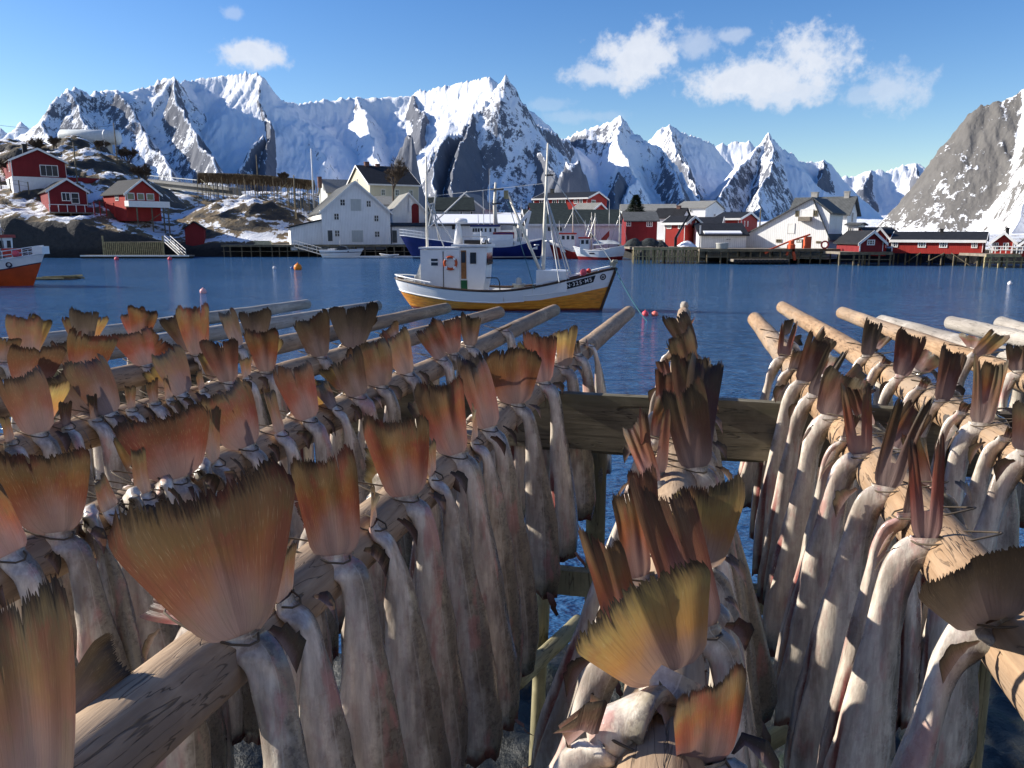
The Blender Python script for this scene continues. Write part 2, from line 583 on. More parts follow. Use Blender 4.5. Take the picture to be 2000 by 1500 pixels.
# snow lies on the lower benches, bare slabs above
low = np.clip((H - 35) / 70, -0.9, 0.5)
nmt = grid_object('granite_mountain', NX, NY, H, m_near, dict(rock=RK * 0.9 - couloir * 1.6 + low * 0.55 + fbm(NX / 45 + 3, NY / 45, 4) * 0.55))
tag(nmt, kind='structure')

# unseen steep mountainside, added behind the camera to block sky light
az_ = np.linspace(R(105), R(255), 160)
rr_ = np.linspace(26, 420, 110)
AZ, RR = np.meshgrid(az_, rr_)
BX, BY = RR * np.sin(AZ), RR * np.cos(AZ)
BH = 1.5 + np.maximum(0, -BY - 22) * 1.05 + fbm(BX / 30, BY / 30, 5) * 7 * np.clip((RR - 26) / 40, 0, 1)
BH[0, :] = -3
tag(grid_object('sky_block_hillside', BX, BY, BH, m_near, dict(rock=np.full(BX.shape, .45) + fbm(BX / 25, BY / 25, 3) * .3)), kind='structure')
# ------------------------------------------------------------------ ground of the village
def sstep(v, a, b):
    t = np.clip((v - a) / (b - a), 0, 1)
    return t * t * (3 - 2 * t)


def shore_y(x):
    x = np.asarray(x, float)
    return np.interp(x, [-200, -62, -52, -30, 17, 18.5, 24, 45, 62, 200], [122, 122, 127, 130, 130, 112, 107, 104, 97, 95])


def ground_z(x, y):
    x, y = np.asarray(x, float), np.asarray(y, float)
    b = y - shore_y(x)
    z = -3 + 5.0 * sstep(b, -2.5, 1.2) + np.clip(b, 0, 400) * .018
    rough = fbm(x / 7, y / 7, 5, .55)
    # knoll at the left with the red cabins
    xs = x + np.clip(y - 126, 0, 60) * .36
    side = sstep(xs, -53, -67) * (0.75 + .25 * sstep(xs, -62, -76))
    prof = np.interp(b, [-1, 1, 3, 9, 16, 22, 30, 40, 60, 90], [0, 3.2, 4.4, 5.6, 8.6, 10.5, 15.5, 19.2, 18.0, 9])
    z = z + side * prof * (1 + .10 * rough) + side * rough * 1.0
    # middle hill with the far drying rack
    m = np.exp(-((x + 53) / 17) ** 2 - ((y - 156) / 17) ** 2)
    m2 = np.exp(-((x + 46) / 9) ** 2 - ((y - 142) / 6) ** 2)
    z = z + m * 8.2 + m2 * 3.4 + (m + m2) * rough * 1.7
    # land behind the houses
    z = z + (sstep(y, 150, 260) * 3.0 + sstep(y, 250, 400) * 4) * sstep(x, 45, 15) - np.clip(b - 12, 0, 400) * .014 * sstep(x, 15, 45)
    z = z + rough * .35
    return z


m_ground, nt, bs = material('village_ground')
co = nt.coord('Object')
geo = nt.node('ShaderNodeNewGeometry')
nz = nt.node('ShaderNodeSeparateXYZ', inp={0: geo.outputs['Normal']}).outputs[2]
px = nt.node('ShaderNodeSeparateXYZ', inp={0: geo.outputs['Position']})
na = nt.noise(nt.map(co, (1, .6, 1.6)), 0.30, 6, 0.62, .5)
nb = nt.noise(co, 1.6, 6, 0.68)
ncc = nt.noise(co, 0.11, 3, 0.5)
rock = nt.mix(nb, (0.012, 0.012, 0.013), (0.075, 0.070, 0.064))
grass = nt.mix(nb, (0.09, 0.06, 0.026), (0.30, 0.21, 0.10))
base = nt.mix(nt.smooth(nt.math('ADD', nz, nt.math('MULTIPLY', nt.math('SUBTRACT', na, .5), 1.0)), 0.66, 0.90), rock, grass)
sn = nt.math('ADD', nt.math('MULTIPLY', nt.math('SUBTRACT', nz, 0.86), 1.1), nt.math('ADD', nt.math('MULTIPLY', nt.math('SUBTRACT', na, .5), 1.9), nt.math('MULTIPLY', nt.math('SUBTRACT', nb, .5), .5)))
c = nt.mix(nt.smooth(sn, 0.03, 0.10), base, (0.82, 0.84, 0.87))
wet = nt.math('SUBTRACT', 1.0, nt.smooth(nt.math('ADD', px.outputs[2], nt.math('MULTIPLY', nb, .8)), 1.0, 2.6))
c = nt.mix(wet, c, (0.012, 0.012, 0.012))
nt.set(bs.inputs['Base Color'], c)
bs.inputs['Roughness'].default_value = 0.85
nt.set(bs.inputs['Normal'], nt.bump(nt.math('ADD', nb, nt.math('MULTIPLY', na, 1.2)), .9, .5))
gx, gy = np.meshgrid(np.linspace(-175, 190, 640), np.concatenate([np.linspace(88, 175, 210), np.linspace(176, 470, 90)]))
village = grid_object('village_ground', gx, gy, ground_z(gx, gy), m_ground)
tag(village, kind='structure')


# ------------------------------------------------------------------ building materials
def boards(name, col, var=.12, pitch=5.0, vertical=True, rough=.75):
    m, nt, bs = material(name)
    co = nt.coord('Object')
    sp = nt.node('ShaderNodeSeparateXYZ', inp={0: co})
    s = nt.math('ADD', sp.outputs[0], sp.outputs[1]) if vertical else sp.outputs[2]
    fr = nt.math('FRACT', nt.math('MULTIPLY', s, pitch))
    gap = nt.math('SUBTRACT', 1.0, nt.smooth(nt.math('ABSOLUTE', nt.math('SUBTRACT', fr, .5)), .40, .48))
    n = nt.noise(nt.map(co, (1, 1, .35) if vertical else (.35, .35, 1)), 1.6, 6, .65)
    c = nt.mix(nt.smooth(n, .3, .7), tuple(x * (1 - var) for x in col), tuple(min(1, x * (1 + var)) for x in col))
    dirt = nt.noise(nt.map(co, (2.2, 2.2, .5)), 1.0, 4, .6)
    c = nt.mix(nt.math('MULTIPLY', nt.smooth(dirt, .55, .8), .35), c, tuple(x * .5 for x in col))
    nt.set(bs.inputs['Base Color'], nt.mix(nt.math('MULTIPLY', nt.math('SUBTRACT', 1.0, gap), .5), c, tuple(x * .35 for x in col)))
    bs.inputs['Roughness'].default_value = rough
    bs.inputs['Specular IOR Level'].default_value = .2
    nt.set(bs.inputs['Normal'], nt.bump(gap, .5, .02))
    return m


def plain(name, col, rough=.6, var=.15, scale=2.0, metal=0.0, spec=.3):
    m, nt, bs = material(name)
    co = nt.coord('Object')
    n = nt.noise(co, scale, 5, .65)
    nt.set(bs.inputs['Base Color'], nt.mix(nt.smooth(n, .3, .7), tuple(x * (1 - var) for x in col), tuple(min(1, x * (1 + var)) for x in col)))
    bs.inputs['Roughness'].default_value = rough
    bs.inputs['Metallic'].default_value = metal
    bs.inputs['Specular IOR Level'].default_value = spec
    return m


W_RED = boards('red_boards', (0.36, 0.035, 0.028))
W_DRED = boards('dark_red_boards', (0.20, 0.022, 0.026))
W_WHITE = boards('white_boards', (0.84, 0.84, 0.83), .05, 4.0)
W_CREAM = boards('cream_boards', (0.62, 0.57, 0.42), .05, 4.0)
W_GREY = boards('grey_boards', (0.50, 0.52, 0.50), .08, 4.0)
W_BASE = plain('white_plaster', (0.72, 0.72, 0.72), .8, .06)
R_DARK = boards('dark_roofing', (0.022, 0.023, 0.026), .25, 2.2, True, .7)
R_GREY = boards('grey_slate_roof', (0.10, 0.105, 0.105), .2, 2.2, True, .8)
R_GREEN = boards('green_black_roof', (0.030, 0.038, 0.032), .3, 0.7, True, .7)
R_LIGHT = boards('pale_roofing', (0.27, 0.265, 0.24), .12, 2.0, True, .8)
M_TRIM = plain('white_trim', (0.80, 0.79, 0.76), .55, .05)
M_GLASS, nt_, bs_ = material('window_glass')
bs_.inputs['Base Color'].default_value = (0.035, 0.042, 0.05, 1)
bs_.inputs['Roughness'].default_value = .06
M_SNOW = plain('roof_snow', (0.84, 0.85, 0.88), .9, .03)
M_BLACK = plain('black_paint', (0.018, 0.018, 0.02), .5, .2)
M_PILE = plain('quay_timber', (0.17, 0.14, 0.09), .85, .35, 3.0)
M_PILE_Y = plain('yellowish_timber', (0.36, 0.30, 0.16), .85, .3, 3.0)
M_DECK = plain('deck_planks', (0.22, 0.19, 0.15), .85, .25, 3.0)
M_METAL = plain('galvanised_steel', (0.42, 0.43, 0.44), .45, .1, 3.0, .5)
M_CONC = plain('concrete', (0.34, 0.33, 0.31), .9, .15)
M_BRICK = plain('chimney_brick', (0.16, 0.09, 0.075), .9, .3, 8)


def win(root, face, cx, cz, w, h, W, D, cols=2, rows=2, name='window', mat=None, fw=.10):
    """a window with its frame proud of the wall; face: f front, l left side, r right side"""
    fr = MB()

    def bx(x0, x1, z0, z1, o0, o1, mb):
        if face == 'f':
            mb.bx(x0, x1, -o1, -o0, z0, z1)
        elif face == 'l':
            mb.bx(-W / 2 - o1, -W / 2 - o0, x0, x1, z0, z1)
        else:
            mb.bx(W / 2 + o0, W / 2 + o1, x0, x1, z0, z1)
    x0, x1, z0, z1 = cx - w / 2, cx + w / 2, cz - h / 2, cz + h / 2
    bx(x0, x0 + fw, z0, z1, .002, .07, fr)
    bx(x1 - fw, x1, z0, z1, .002, .07, fr)
    bx(x0 + fw, x1 - fw, z0, z0 + fw, .002, .07, fr)
    bx(x0 + fw, x1 - fw, z1 - fw, z1, .002, .07, fr)
    for i in range(1, cols):
        xx = x0 + w * i / cols
        bx(xx - .035, xx + .035, z0 + fw, z1 - fw, .02, .065, fr)
    for i in range(1, rows):
        zz = z0 + h * i / rows
        bx(x0 + fw, x1 - fw, zz - .02, zz + .02, .02, .055, fr)
    f = fr.build(name, mat or M_TRIM, root)
    pn = MB()
    bx(x0 + fw * .8, x1 - fw * .8, z0 + fw * .8, z1 - fw * .8, .001, .018, pn)
    pn.build('pane', M_GLASS, f)
    return f


def door(root, face, cx, z0, w, h, W, mat, trim=True):
    mb = MB()
    def bx(x0, x1, a, b, o0, o1, m_):
        if face == 'f':
            m_.bx(x0, x1, -o1, -o0, a, b)
        elif face == 'l':
            m_.bx(-W / 2 - o1, -W / 2 - o0, x0, x1, a, b)
        else:
            m_.bx(W / 2 + o0, W / 2 + o1, x0, x1, a, b)
    bx(cx - w / 2, cx + w / 2, z0, z0 + h, .002, .05, mb)
    d = mb.build('door', mat, root)
    if trim:
        t = MB()
        bx(cx - w / 2 - .10, cx - w / 2, z0, z0 + h, .003, .07, t)
        bx(cx + w / 2, cx + w / 2 + .10, z0, z0 + h, .003, .07, t)
        bx(cx - w / 2 - .10, cx + w / 2 + .10, z0 + h, z0 + h + .10, .003, .07, t)
        t.build('door_frame', M_TRIM, d)
    return d


def solve(p, dirv, u, v=455):
    r = cam_ray(u, v)
    k = r.x / r.y
    return (k * p.y - p.x) / (dirv[0] - k * dirv[1])


def bld(name, label, u0, u1, vb, ve, vr, Y, rz=0.0, gable='front', wall=None, roof=None, d=8.0, side=None, trim=True, skirt=3.0, oh=.35, group=None, corner=True,
        apex=.5, roofname='roof', snow=None, base=None):
    """gabled house: front wall from column u0 to u1 (front left corner at depth Y), eave row ve, ridge row vr, turned by rz degrees"""
    a = R(rz)
    c, s = math.cos(a), math.sin(a)
    p = at(u0, vb, Y)
    W = solve(p, (c, s), u1)
    if side is not None:
        q = p if side < u0 else p + Vector((c, s, 0)) * W
        d = abs(solve(q, (-s, c), side))
        d = min(max(d, 2.0), 30)
    hw = at(u0, ve, Y).z - p.z
    mid = p + Vector((c, s, 0)) * (W / 2)
    if gable == 'front':
        hr = at(0, vr, mid.y).z - p.z - hw
    else:
        mm = mid + Vector((-s, c, 0)) * d / 2
        hr = at(0, vr, mm.y).z - p.z - hw
    root = empty(name, tuple(mid), a, label, 'house', group)
    t = .16
    mb = MB()
    if gable == 'front':
        ax = -W / 2 + W * apex
        mb.prism([(-W / 2, -skirt), (W / 2, -skirt), (W / 2, hw), (ax, hw + hr), (-W / 2, hw)], 0, d)
    else:
        mb2 = MB().prism([(0, -skirt), (d, -skirt), (d, hw), (d / 2, hw + hr), (0, hw)], -W / 2, W / 2)
        mb.add([(y, x, z) for x, y, z in mb2.v], mb2.f)
    mb.build('wall', wall, root)
    if base:
        b = MB()
        b.bx(-W / 2 - .04, W / 2 + .04, -.04, d + .04, -skirt, base)
        b.build('foundation', W_BASE, root)
    rb, tb, sb = MB(), MB(), MB()
    if gable == 'front':
        for sg in (-1, 1):
            run = (W / 2 + ax) if sg < 0 else (W / 2 - ax)
            sl = hr / run
            e = oh
            xo = sg * W / 2 + sg * e
            zo = hw - sl * e
            pr = [(ax, hw + hr + .01), (xo, zo + .01), (xo, zo + t), (ax, hw + hr + t + .02)]
            rb.prism(pr if sg < 0 else pr[::-1], -oh, d + oh)
            if trim:
                pr = [(ax, hw + hr - .16), (xo, zo - .16), (xo, zo + t + .03), (ax, hw + hr + t + .05)]
                tb.prism(pr if sg < 0 else pr[::-1], -oh - .06, -oh - .004)
            if snow:
                f0, f1 = snow
                pr = [(ax + (xo - ax) * f0, hw + hr + (zo - hw - hr) * f0 + t + .02), (ax + (xo - ax) * f1, hw + hr + (zo - hw - hr) * f1 + t + .02),
                      (ax + (xo - ax) * f1, hw + hr + (zo - hw - hr) * f1 + t + .18), (ax + (xo - ax) * f0, hw + hr + (zo - hw - hr) * f0 + t + .08)]
                sb.prism(pr, .1, d - .3)
    else:
        for sg in (0, 1):
            y_e, y_r = (0 - oh, d / 2) if sg == 0 else (d + oh, d / 2)
            sl = hr / (d / 2)
            zo = hw - sl * oh
            pr = [(y_r, hw + hr + .01), (y_e, zo + .01), (y_e, zo + t), (y_r, hw + hr + t + .02)]
            m2 = MB().prism(pr, -W / 2 - oh, W / 2 + oh)
            rb.add([(y, x, z) for x, y, z in m2.v], m2.f)
            if trim:
                pr = [(y_r, hw + hr - .16), (y_e, zo - .16), (y_e, zo + t + .03), (y_r, hw + hr + t + .05)]
                for x0 in (-W / 2 - oh - .06, W / 2 + oh + .004):
                    m2 = MB().prism(pr, x0, x0 + .056)
                    tb.add([(y, x, z) for x, y, z in m2.v], m2.f)
            if snow and sg == 0:
                f0, f1 = snow
                L_ = lambda f, e: (y_r + (y_e - y_r) * f, hw + hr + (zo - hw - hr) * f + t + e)
                m2 = MB().prism([L_(f0, .02), L_(f1, .02), L_(f1, .2), L_(f0, .08)], -W / 2 + .4, W / 2 - .6)
                sb.add([(y, x, z) for x, y, z in m2.v], m2.f)
        if trim:
            tb.bx(-W / 2 - oh, W / 2 + oh, -oh - .05, -oh - .004, hw - hr / (d / 2) * oh - .12, hw - hr / (d / 2) * oh + t + .03)
    rf = rb.build(roofname, roof, root)
    if trim:
        tb.build('bargeboard', M_TRIM, rf)
    if sb.v:
        sb.build('snow_cover', M_SNOW, rf)
    if corner and trim:
        cb = MB()
        for sx in (-1, 1):
            cb.bx(sx * W / 2 - .08 * (1 if sx > 0 else 0) - (.03 if sx < 0 else -.03), sx * W / 2 + (.12 if sx < 0 else -.12) + 0, -.035, -.002, 0, hw)
        cb.build('corner_board', M_TRIM, root)
    px_x = lambda u: solve(p, (c, s), u) - W / 2
    px_z = lambda v: at(0, v, p.y).z - p.z
    return dict(root=root, W=W, d=d, hw=hw, hr=hr, p=p, c=c, s=s, X=px_x, Z=px_z, rf=rf)


def wpx(b, u0, u1, v0, v1, cols=2, rows=2, mat=None, name='window'):
    x0, x1, z0, z1 = b['X'](u0), b['X'](u1), b['Z'](v1), b['Z'](v0)
    return win(b['root'], 'f', (x0 + x1) / 2, (z0 + z1) / 2, x1 - x0, z1 - z0, b['W'], b['d'], cols, rows, name, mat, min(.11, (x1 - x0) * .14))


def dpx(b, u0, u1, v0, v1, mat, trim=True):
    x0, x1, z0, z1 = b['X'](u0), b['X'](u1), b['Z'](v1), b['Z'](v0)
    return door(b['root'], 'f', (x0 + x1) / 2, z0, x1 - x0, z1 - z0, b['W'], mat, trim)


def chimney(b, x, y, top, w=.7, mat=None):
    z = b['hw'] + b['hr'] * .4
    m = MB().bx(x - w / 2, x + w / 2, y - w / 2, y + w / 2, z, b['hw'] + b['hr'] + top)
    m.bx(x - w / 2 - .06, x + w / 2 + .06, y - w / 2 - .06, y + w / 2 + .06, b['hw'] + b['hr'] + top, b['hw'] + b['hr'] + top + .1)
    return m.build('chimney', mat or M_BRICK, b['rf'])


def stilts(b, xs, ys, depth, mat=None, r=.11, braces=()):
    for x in xs:
        for y in ys:
            MB().tube([(x, y, -depth), (x, y, -.003)], r, 8).build('stilt', mat or M_PILE, b['root'])
    for (x0, z0, x1, z1, y) in braces:
        MB().bar((x0, y, z0), (x1, y, z1), .14, .08).build('brace', mat or M_PILE, b['root'])


M_LRED = W_RED
# big red house on the knoll
b = bld('red_house', 'big dark red house on a white base, high on the snowy knoll', 27, 143, 371, 312, 291, 136, 38, 'front', W_DRED, R_DARK, side=11, d=9, base=2.3, skirt=2)
wpx(b, 92, 127, 319, 342, 3, 1)
win(b['root'], 'l', 2.5, 4.0, 1.3, 1.6, b['W'], b['d'])
chimney(b, -1.5, 3.0, .9, .7, M_BLACK)
MB().bx(b['W'] / 2 + .01, b['W'] / 2 + 6.5, .5, 3.6, 1.6, 2.5).build('terrace', W_DRED, b['root'])
stilts(b, [b['W'] / 2 + 1.5, b['W'] / 2 + 6], [.8], 3)
# red cabins on stilts
b = bld('red_cabin', 'red cabin on stilts below the big red house, with pale rails', 98, 178, 414, 372, 350, 127, 37, 'front', W_DRED, R_DARK, side=82, skirt=.15)
wpx(b, 128, 145, 375, 392, 2, 1)
wpx(b, 146, 162, 375, 397, 1, 2)
W = b['W']
MB().bx(-W / 2 - .3, W / 2 + .6, -1.5, -.02, -.2, -.02).build('balcony', M_DECK, b['root'])
rl = MB()
for i in range(6):
    x = -W / 2 - .2 + (W + .7) * i / 5
    rl.bx(x - .05, x + .05, -1.5, -1.4, -.02, 1.1)
rl.bx(-W / 2 - .3, W / 2 + .6, -1.53, -1.37, 1.1, 1.2)
rl.build('railing', M_TRIM, b['root'])
MB().bx(-W / 2 - .2, W / 2 + .5, -1.36, -1.31, .0, .8).build('railing_boards', W_DRED, b['root'])
stilts(b, [-W / 2 + .4, 0, W / 2 - .2], [-1.2, 1.5], 4.5, None, .13, [(-.2, -4.2, W / 2 - .2, -1.2, -1.2), (-W / 2 + .4, -3.2, W / 2, -3.2, -1.1)])
b = bld('red_cabin', 'red cabin with a dark roof, three windows and a white balcony', 245, 318, 392, 377, 351, 128, 50, 'front', W_RED, R_DARK, side=208, skirt=3.2)
for u0, u1 in ((254, 269), (274, 288), (292, 307)):
    wpx(b, u0, u1, 376, 390, 1, 1)
W = b['W']
MB().bx(-W / 2 - .2, W / 2 + .9, -1.4, -.02, -1.0, -.85).build('balcony', M_DECK, b['root'])
MB().bx(-W / 2 - .2, W / 2 + .9, -1.48, -1.41, -1.0, -.02).bx(-W / 2 - .2, -W / 2 - .13, -1.405, -.02, -.84, -.02).build('railing', M_TRIM, b['root'])
win(b['root'], 'l', 3.0, .6, 1.2, 1.1, W, b['d'])
for x in (-W / 2 + 1.2, .8, W / 2 - .1, W / 2 + .7):
    MB().tube([(x, -1.1, -6.8), (x, -1.1, -1.003)], .12, 8).build('stilt', M_PILE, b['root'])
for q_ in (((-W / 2 + 1.2, -1.25, -4.4), (W / 2 - .1, -1.25, -1.6)), ((-W / 2 + 1.2, -1.22, -5), (W / 2, -1.22, -5))):
    MB().bar(q_[0], q_[1], .14, .08).build('brace', M_PILE, b['root'])
# small dark hut
b = bld('boat_shed', 'small dark red shed by the water left of the snow slope', 362, 398, 469, 446, 434, 127, 18, 'front', W_DRED, R_DARK, d=5, trim=False, skirt=1)
# long pale tank on the knoll
tk = empty('storage_tank', tuple(at(176, 268, 166)), R(4), 'long pale cylindrical tank on top of the left knoll', 'tank')
mb = MB()
L, rr_t = 11.2 / 2, 1.5
mb.tube([(-L - .35, 0, 0), (-L, 0, 0), (L, 0, 0), (L + .35, 0, 0)], [1.1, rr_t, rr_t, 1.1], 24)
M_TANK = plain('tank_paint', (0.62, 0.66, 0.66), .5, .08)
mb.build('shell', M_TANK, tk, True)
MB().tube([(L * .55, 0, 0), (L * .60, 0, 0)], [rr_t + .03, rr_t + .03], 24).build('band', M_TRIM, tk, True)
for x in (-3.5, 3.5):
    MB().bx(x - .3, x + .3, -1.2, 1.2, -3.2, -1.0).build('saddle', M_CONC, tk)
# white three storey house
b = bld('white_house', 'large white three storey gabled house with an annex, on the left quay', 630, 763, 474, 413, 355, 127, 19, 'front', W_WHITE, R_GREY, side=604, skirt=1.2)
for (u0, u1, v0, v1) in ((666, 677, 388, 402), (717, 727, 390, 404), (653, 664, 416, 430), (731, 741, 419, 433), (653, 664, 449, 463), (731, 742, 451, 464)):
    wpx(b, u0, u1, v0, v1, 2, 2)
dpx(b, 687, 707, 388, 411, W_GREY)
dpx(b, 687, 709, 450, 473, W_GREY)
dpx(b, 640, 649, 450, 471, R_GREY)
W = b['W']
an = MB()
x1 = -W / 2 - .01
x0 = x1 - 4.9
an.add([(x0, .3, -1.2), (x1, .3, -1.2), (x1, .3, 3.5), (x0, .3, 2.4), (x0, 7, -1.2), (x1, 7, -1.2), (x1, 7, 3.5), (x0, 7, 2.4)],
       [(0, 1, 2, 3), (5, 4, 7, 6), (4, 0, 3, 7), (1, 5, 6, 2), (3, 2, 6, 7), (4, 5, 1, 0)])
an.build('annex', W_WHITE, b['root'])
MB().add([(x0 - .6, -.1, 2.25), (x1, -.1, 3.53), (x1, -.1, 3.75), (x0 - .6, -.1, 2.47), (x0 - .6, 7.3, 2.25), (x1, 7.3, 3.53), (x1, 7.3, 3.75), (x0 - .6, 7.3, 2.47)],
         [(0, 1, 2, 3), (5, 4, 7, 6), (4, 0, 3, 7), (1, 5, 6, 2), (3, 2, 6, 7), (4, 5, 1, 0)]).build('annex_roof', R_DARK, b['root'])
win(b['root'], 'l', 1.8, 4.6, .9, 1.2, W, b['d'])
# yellow house with a dark roof
b = bld('yellow_house', 'cream house with a steep black roof behind the white house', 723, 820, 392, 359, 326, 160, 28, 'side', W_CREAM, R_DARK, side=681, skirt=3)
for i in range(3):
    win(b['root'], 'f', -2.5 + i * 3, 1.7, .9, 1.3, b['W'], b['d'])
win(b['root'], 'l', b['d'] / 2, 4.2, .9, 1.3, b['W'], b['d'])
chimney(b, -3.2, b['d'] / 2, .8, .9)
chimney(b, -.8, b['d'] / 2, .5, .8)
b = bld('grey_house', 'low house with a pale slate roof between drying rack and white house', 640, 700, 388, 376, 352, 172, 25, 'side', W_GREY, R_LIGHT, d=9, skirt=3, trim=False)
chimney(b, -4, 4, .5, .8)
# white house with an arched red door
b = bld('white_house', 'white gabled warehouse with an arched red door', 767, 832, 438, 412, 378, 138, 17, 'front', W_WHITE, R_LIGHT, d=11, skirt=3)
x0, x1, z0, z1 = b['X'](805), b['X'](819), b['Z'](435), b['Z'](397)
prof = [(x0, z0), (x1, z0), (x1, z1 - (x1 - x0) / 2)] + [((x0 + x1) / 2 + (x1 - x0) / 2 * math.cos(t), z1 - (x1 - x0) / 2 + (x1 - x0) / 2 * math.sin(t)) for t in np.linspace(.3, math.pi - .3, 7)] + [(x0, z1 - (x1 - x0) / 2)]
MB().prism(prof, -.05, -.003).build('door', W_DRED, b['root'])
MB().bx(b['X'](800), b['X'](803), -.3, -.01, b['Z'](416), b['Z'](386)).build('vent_pipe', M_TRIM, b['root'])
b = bld('white_annex', 'low white annex with a black roof edge below the arched red door', 766, 834, 476, 442, 437, 131, 12, 'side', W_WHITE, R_DARK, d=6, skirt=1.5, trim=False)
dpx(b, 766, 775, 450, 474, R_GREY, False)
b = bld('slate_house', 'low white house with pale roof between the two white gabled houses', 735, 772, 425, 400, 385, 150, 17, 'side', W_WHITE, R_LIGHT, d=10, skirt=3, trim=False)
# sheds behind the blue ship
b = bld('green_roofed_shed', 'cream shed with a dark green roof behind the blue ship', 836, 925, 432, 410, 387, 150, 6, 'side', W_GREY, R_GREEN, d=10, skirt=3, trim=False)
for x in (-1, 2, 4):
    win(b['root'], 'f', x, 1.4, .5, 1.1, b['W'], b['d'], 1, 1)
b = bld('grey_shed', 'pale grey gabled shed behind the green roofed shed', 872, 946, 430, 408, 378, 162, -14, 'front', W_GREY, R_LIGHT, d=10, skirt=3)
b = bld('long_warehouse', 'long white warehouse with a dark ribbed roof behind the fishing boats', 1030, 1218, 487, 438, 411, 128, 3, 'side', W_WHITE, R_GREEN, d=13, skirt=1.5, oh=.4)
for (u0, u1) in ((1070, 1079), (1086, 1091), (1092, 1097)):
    wpx(b, u0, u1, 444, 451, 1, 1, M_BLACK)
wpx(b, 1110, 1120, 455, 466, 2, 1)
wpx(b, 1150, 1160, 455, 466, 2, 1)
b = bld('snowy_warehouse', 'white warehouse whose low roof is covered in snow, behind the blue ship', 838, 1028, 487, 440, 420, 130, 3, 'side', W_WHITE, R_DARK, d=14, skirt=1.5, trim=False, snow=(.05, .93))
wpx(b, 883, 889, 441, 448, 1, 1, M_BLACK)
for u in (1030 - 8, 1030 - 25):
    wpx(b, u - 5, u, 455, 464, 1, 1)
b = bld('dark_roofed_shed', 'shed with a dark roof below the long red building', 1040, 1108, 425, 415, 398, 150, 4, 'side', W_RED, R_GREEN, d=9, skirt=3, trim=False)
# red buildings up in the middle
b = bld('red_house', 'long red building with a black roof, highest in the middle of the village', 1042, 1146, 425, 389, 377, 172, -30, 'side', W_RED, R_DARK, side=1184, skirt=4)
for (u0, u1) in ((1053, 1061), (1078, 1087), (1090, 1104), (1120, 1127), (1130, 1137)):
    wpx(b, u0, u1, 391, 400, 2, 1)
win(b['root'], 'r', b['d'] * .3, 2.9, 2.2, 1.4, b['W'], b['d'], 3, 1)
chimney(b, -4.5, b['d'] / 2, .9, .7, M_BLACK)
b = bld('red_house', 'small red house with a pale grey roof under the long red building', 1116, 1153, 430, 413, 398, 152, -32, 'side', W_RED, R_LIGHT, side=1186, skirt=4)
wpx(b, 1121, 1129, 415, 421, 1, 1)
wpx(b, 1134, 1140, 415, 421, 1, 1)
win(b['root'], 'r', b['d'] * .45, .7, 1.5, .9, b['W'], b['d'], 2, 1)
b = bld('red_house', 'red boathouse with a slate grey roof right of the long white warehouse', 1222, 1283, 462, 432, 416, 117, -4, 'side', W_DRED, R_GREY, d=9, skirt=2, trim=False)
wpx(b, 1223, 1232, 431, 442, 2, 2)
wpx(b, 1262, 1274, 432, 443, 3, 2)
b = bld('white_house', 'white house with a black roof behind the red gabled house', 1278, 1330, 440, 425, 408, 148, -30, 'side', W_WHITE, R_DARK, side=1346, skirt=6, trim=False)
chimney(b, 1.2, b['d'] / 2, .5, .7)
b = bld('white_house', 'white house with a wide pale grey roof, topmost right of the conifer', 1318, 1376, 440, 407, 394, 165, -34, 'side', W_WHITE, R_LIGHT, side=1411, skirt=5, trim=False)
win(b['root'], 'r', b['d'] * .5, 1.6, 1.2, 1.6, b['W'], b['d'])
wpx(b, 1345, 1350, 410, 415, 1, 1)
b = bld('grey_house', 'long low grey roofed house just right of the conifer', 1215, 1320, 425, 412, 400, 185, -5, 'side', W_GREY, R_LIGHT, d=9, skirt=5, trim=False)
b = bld('red_house', 'red house with white roof edges at the inner quay beside the crane', 1297, 1338, 474, 436, 424, 110, -38, 'side', W_RED, R_DARK, side=1366, skirt=1.5)
wpx(b, 1302, 1311, 435, 447, 2, 1)
wpx(b, 1324, 1333, 435, 447, 2, 1)
win(b['root'], 'r', b['d'] * .35, 2.8, .3, .5, b['W'], b['d'], 1, 1)
win(b['root'], 'r', b['d'] * .7, 2.8, .3, .5, b['W'], b['d'], 1, 1)
b = bld('red_house', 'red house wing with a shallow white edged roof behind the white shed', 1362, 1405, 462, 440, 426, 118, -18, 'side', W_RED, R_DARK, d=8, skirt=3)
b = bld('red_house', 'red house with long black roof behind the shed, beside the big white building', 1394, 1442, 455, 428, 416, 128, -30, 'side', W_RED, R_DARK, side=1478, skirt=4)
for i in range(3):
    win(b['root'], 'r', 1.5 + i * 2.2, 1.5, .5, .9, b['W'], b['d'], 1, 1)
b = bld('white_shed', 'low white shed with a black roof and a line of snow on its eave', 1368, 1458, 487, 459, 438, 104, -4, 'side', W_WHITE, R_DARK, d=9, skirt=1, trim=False, snow=(.72, .97))
wpx(b, 1417, 1429, 465, 470, 4, 1, M_TRIM)
dpx(b, 1366, 1369, 440, 486, M_TRIM, False)
# the big white building
b = bld('white_warehouse', 'biggest white building on the right quay, gabled with a long sloping left side', 1455, 1618, 489, 459, 389, 106, -36, 'front', W_WHITE, R_GREY, side=1644, d=9, skirt=1, apex=.79, trim=False)
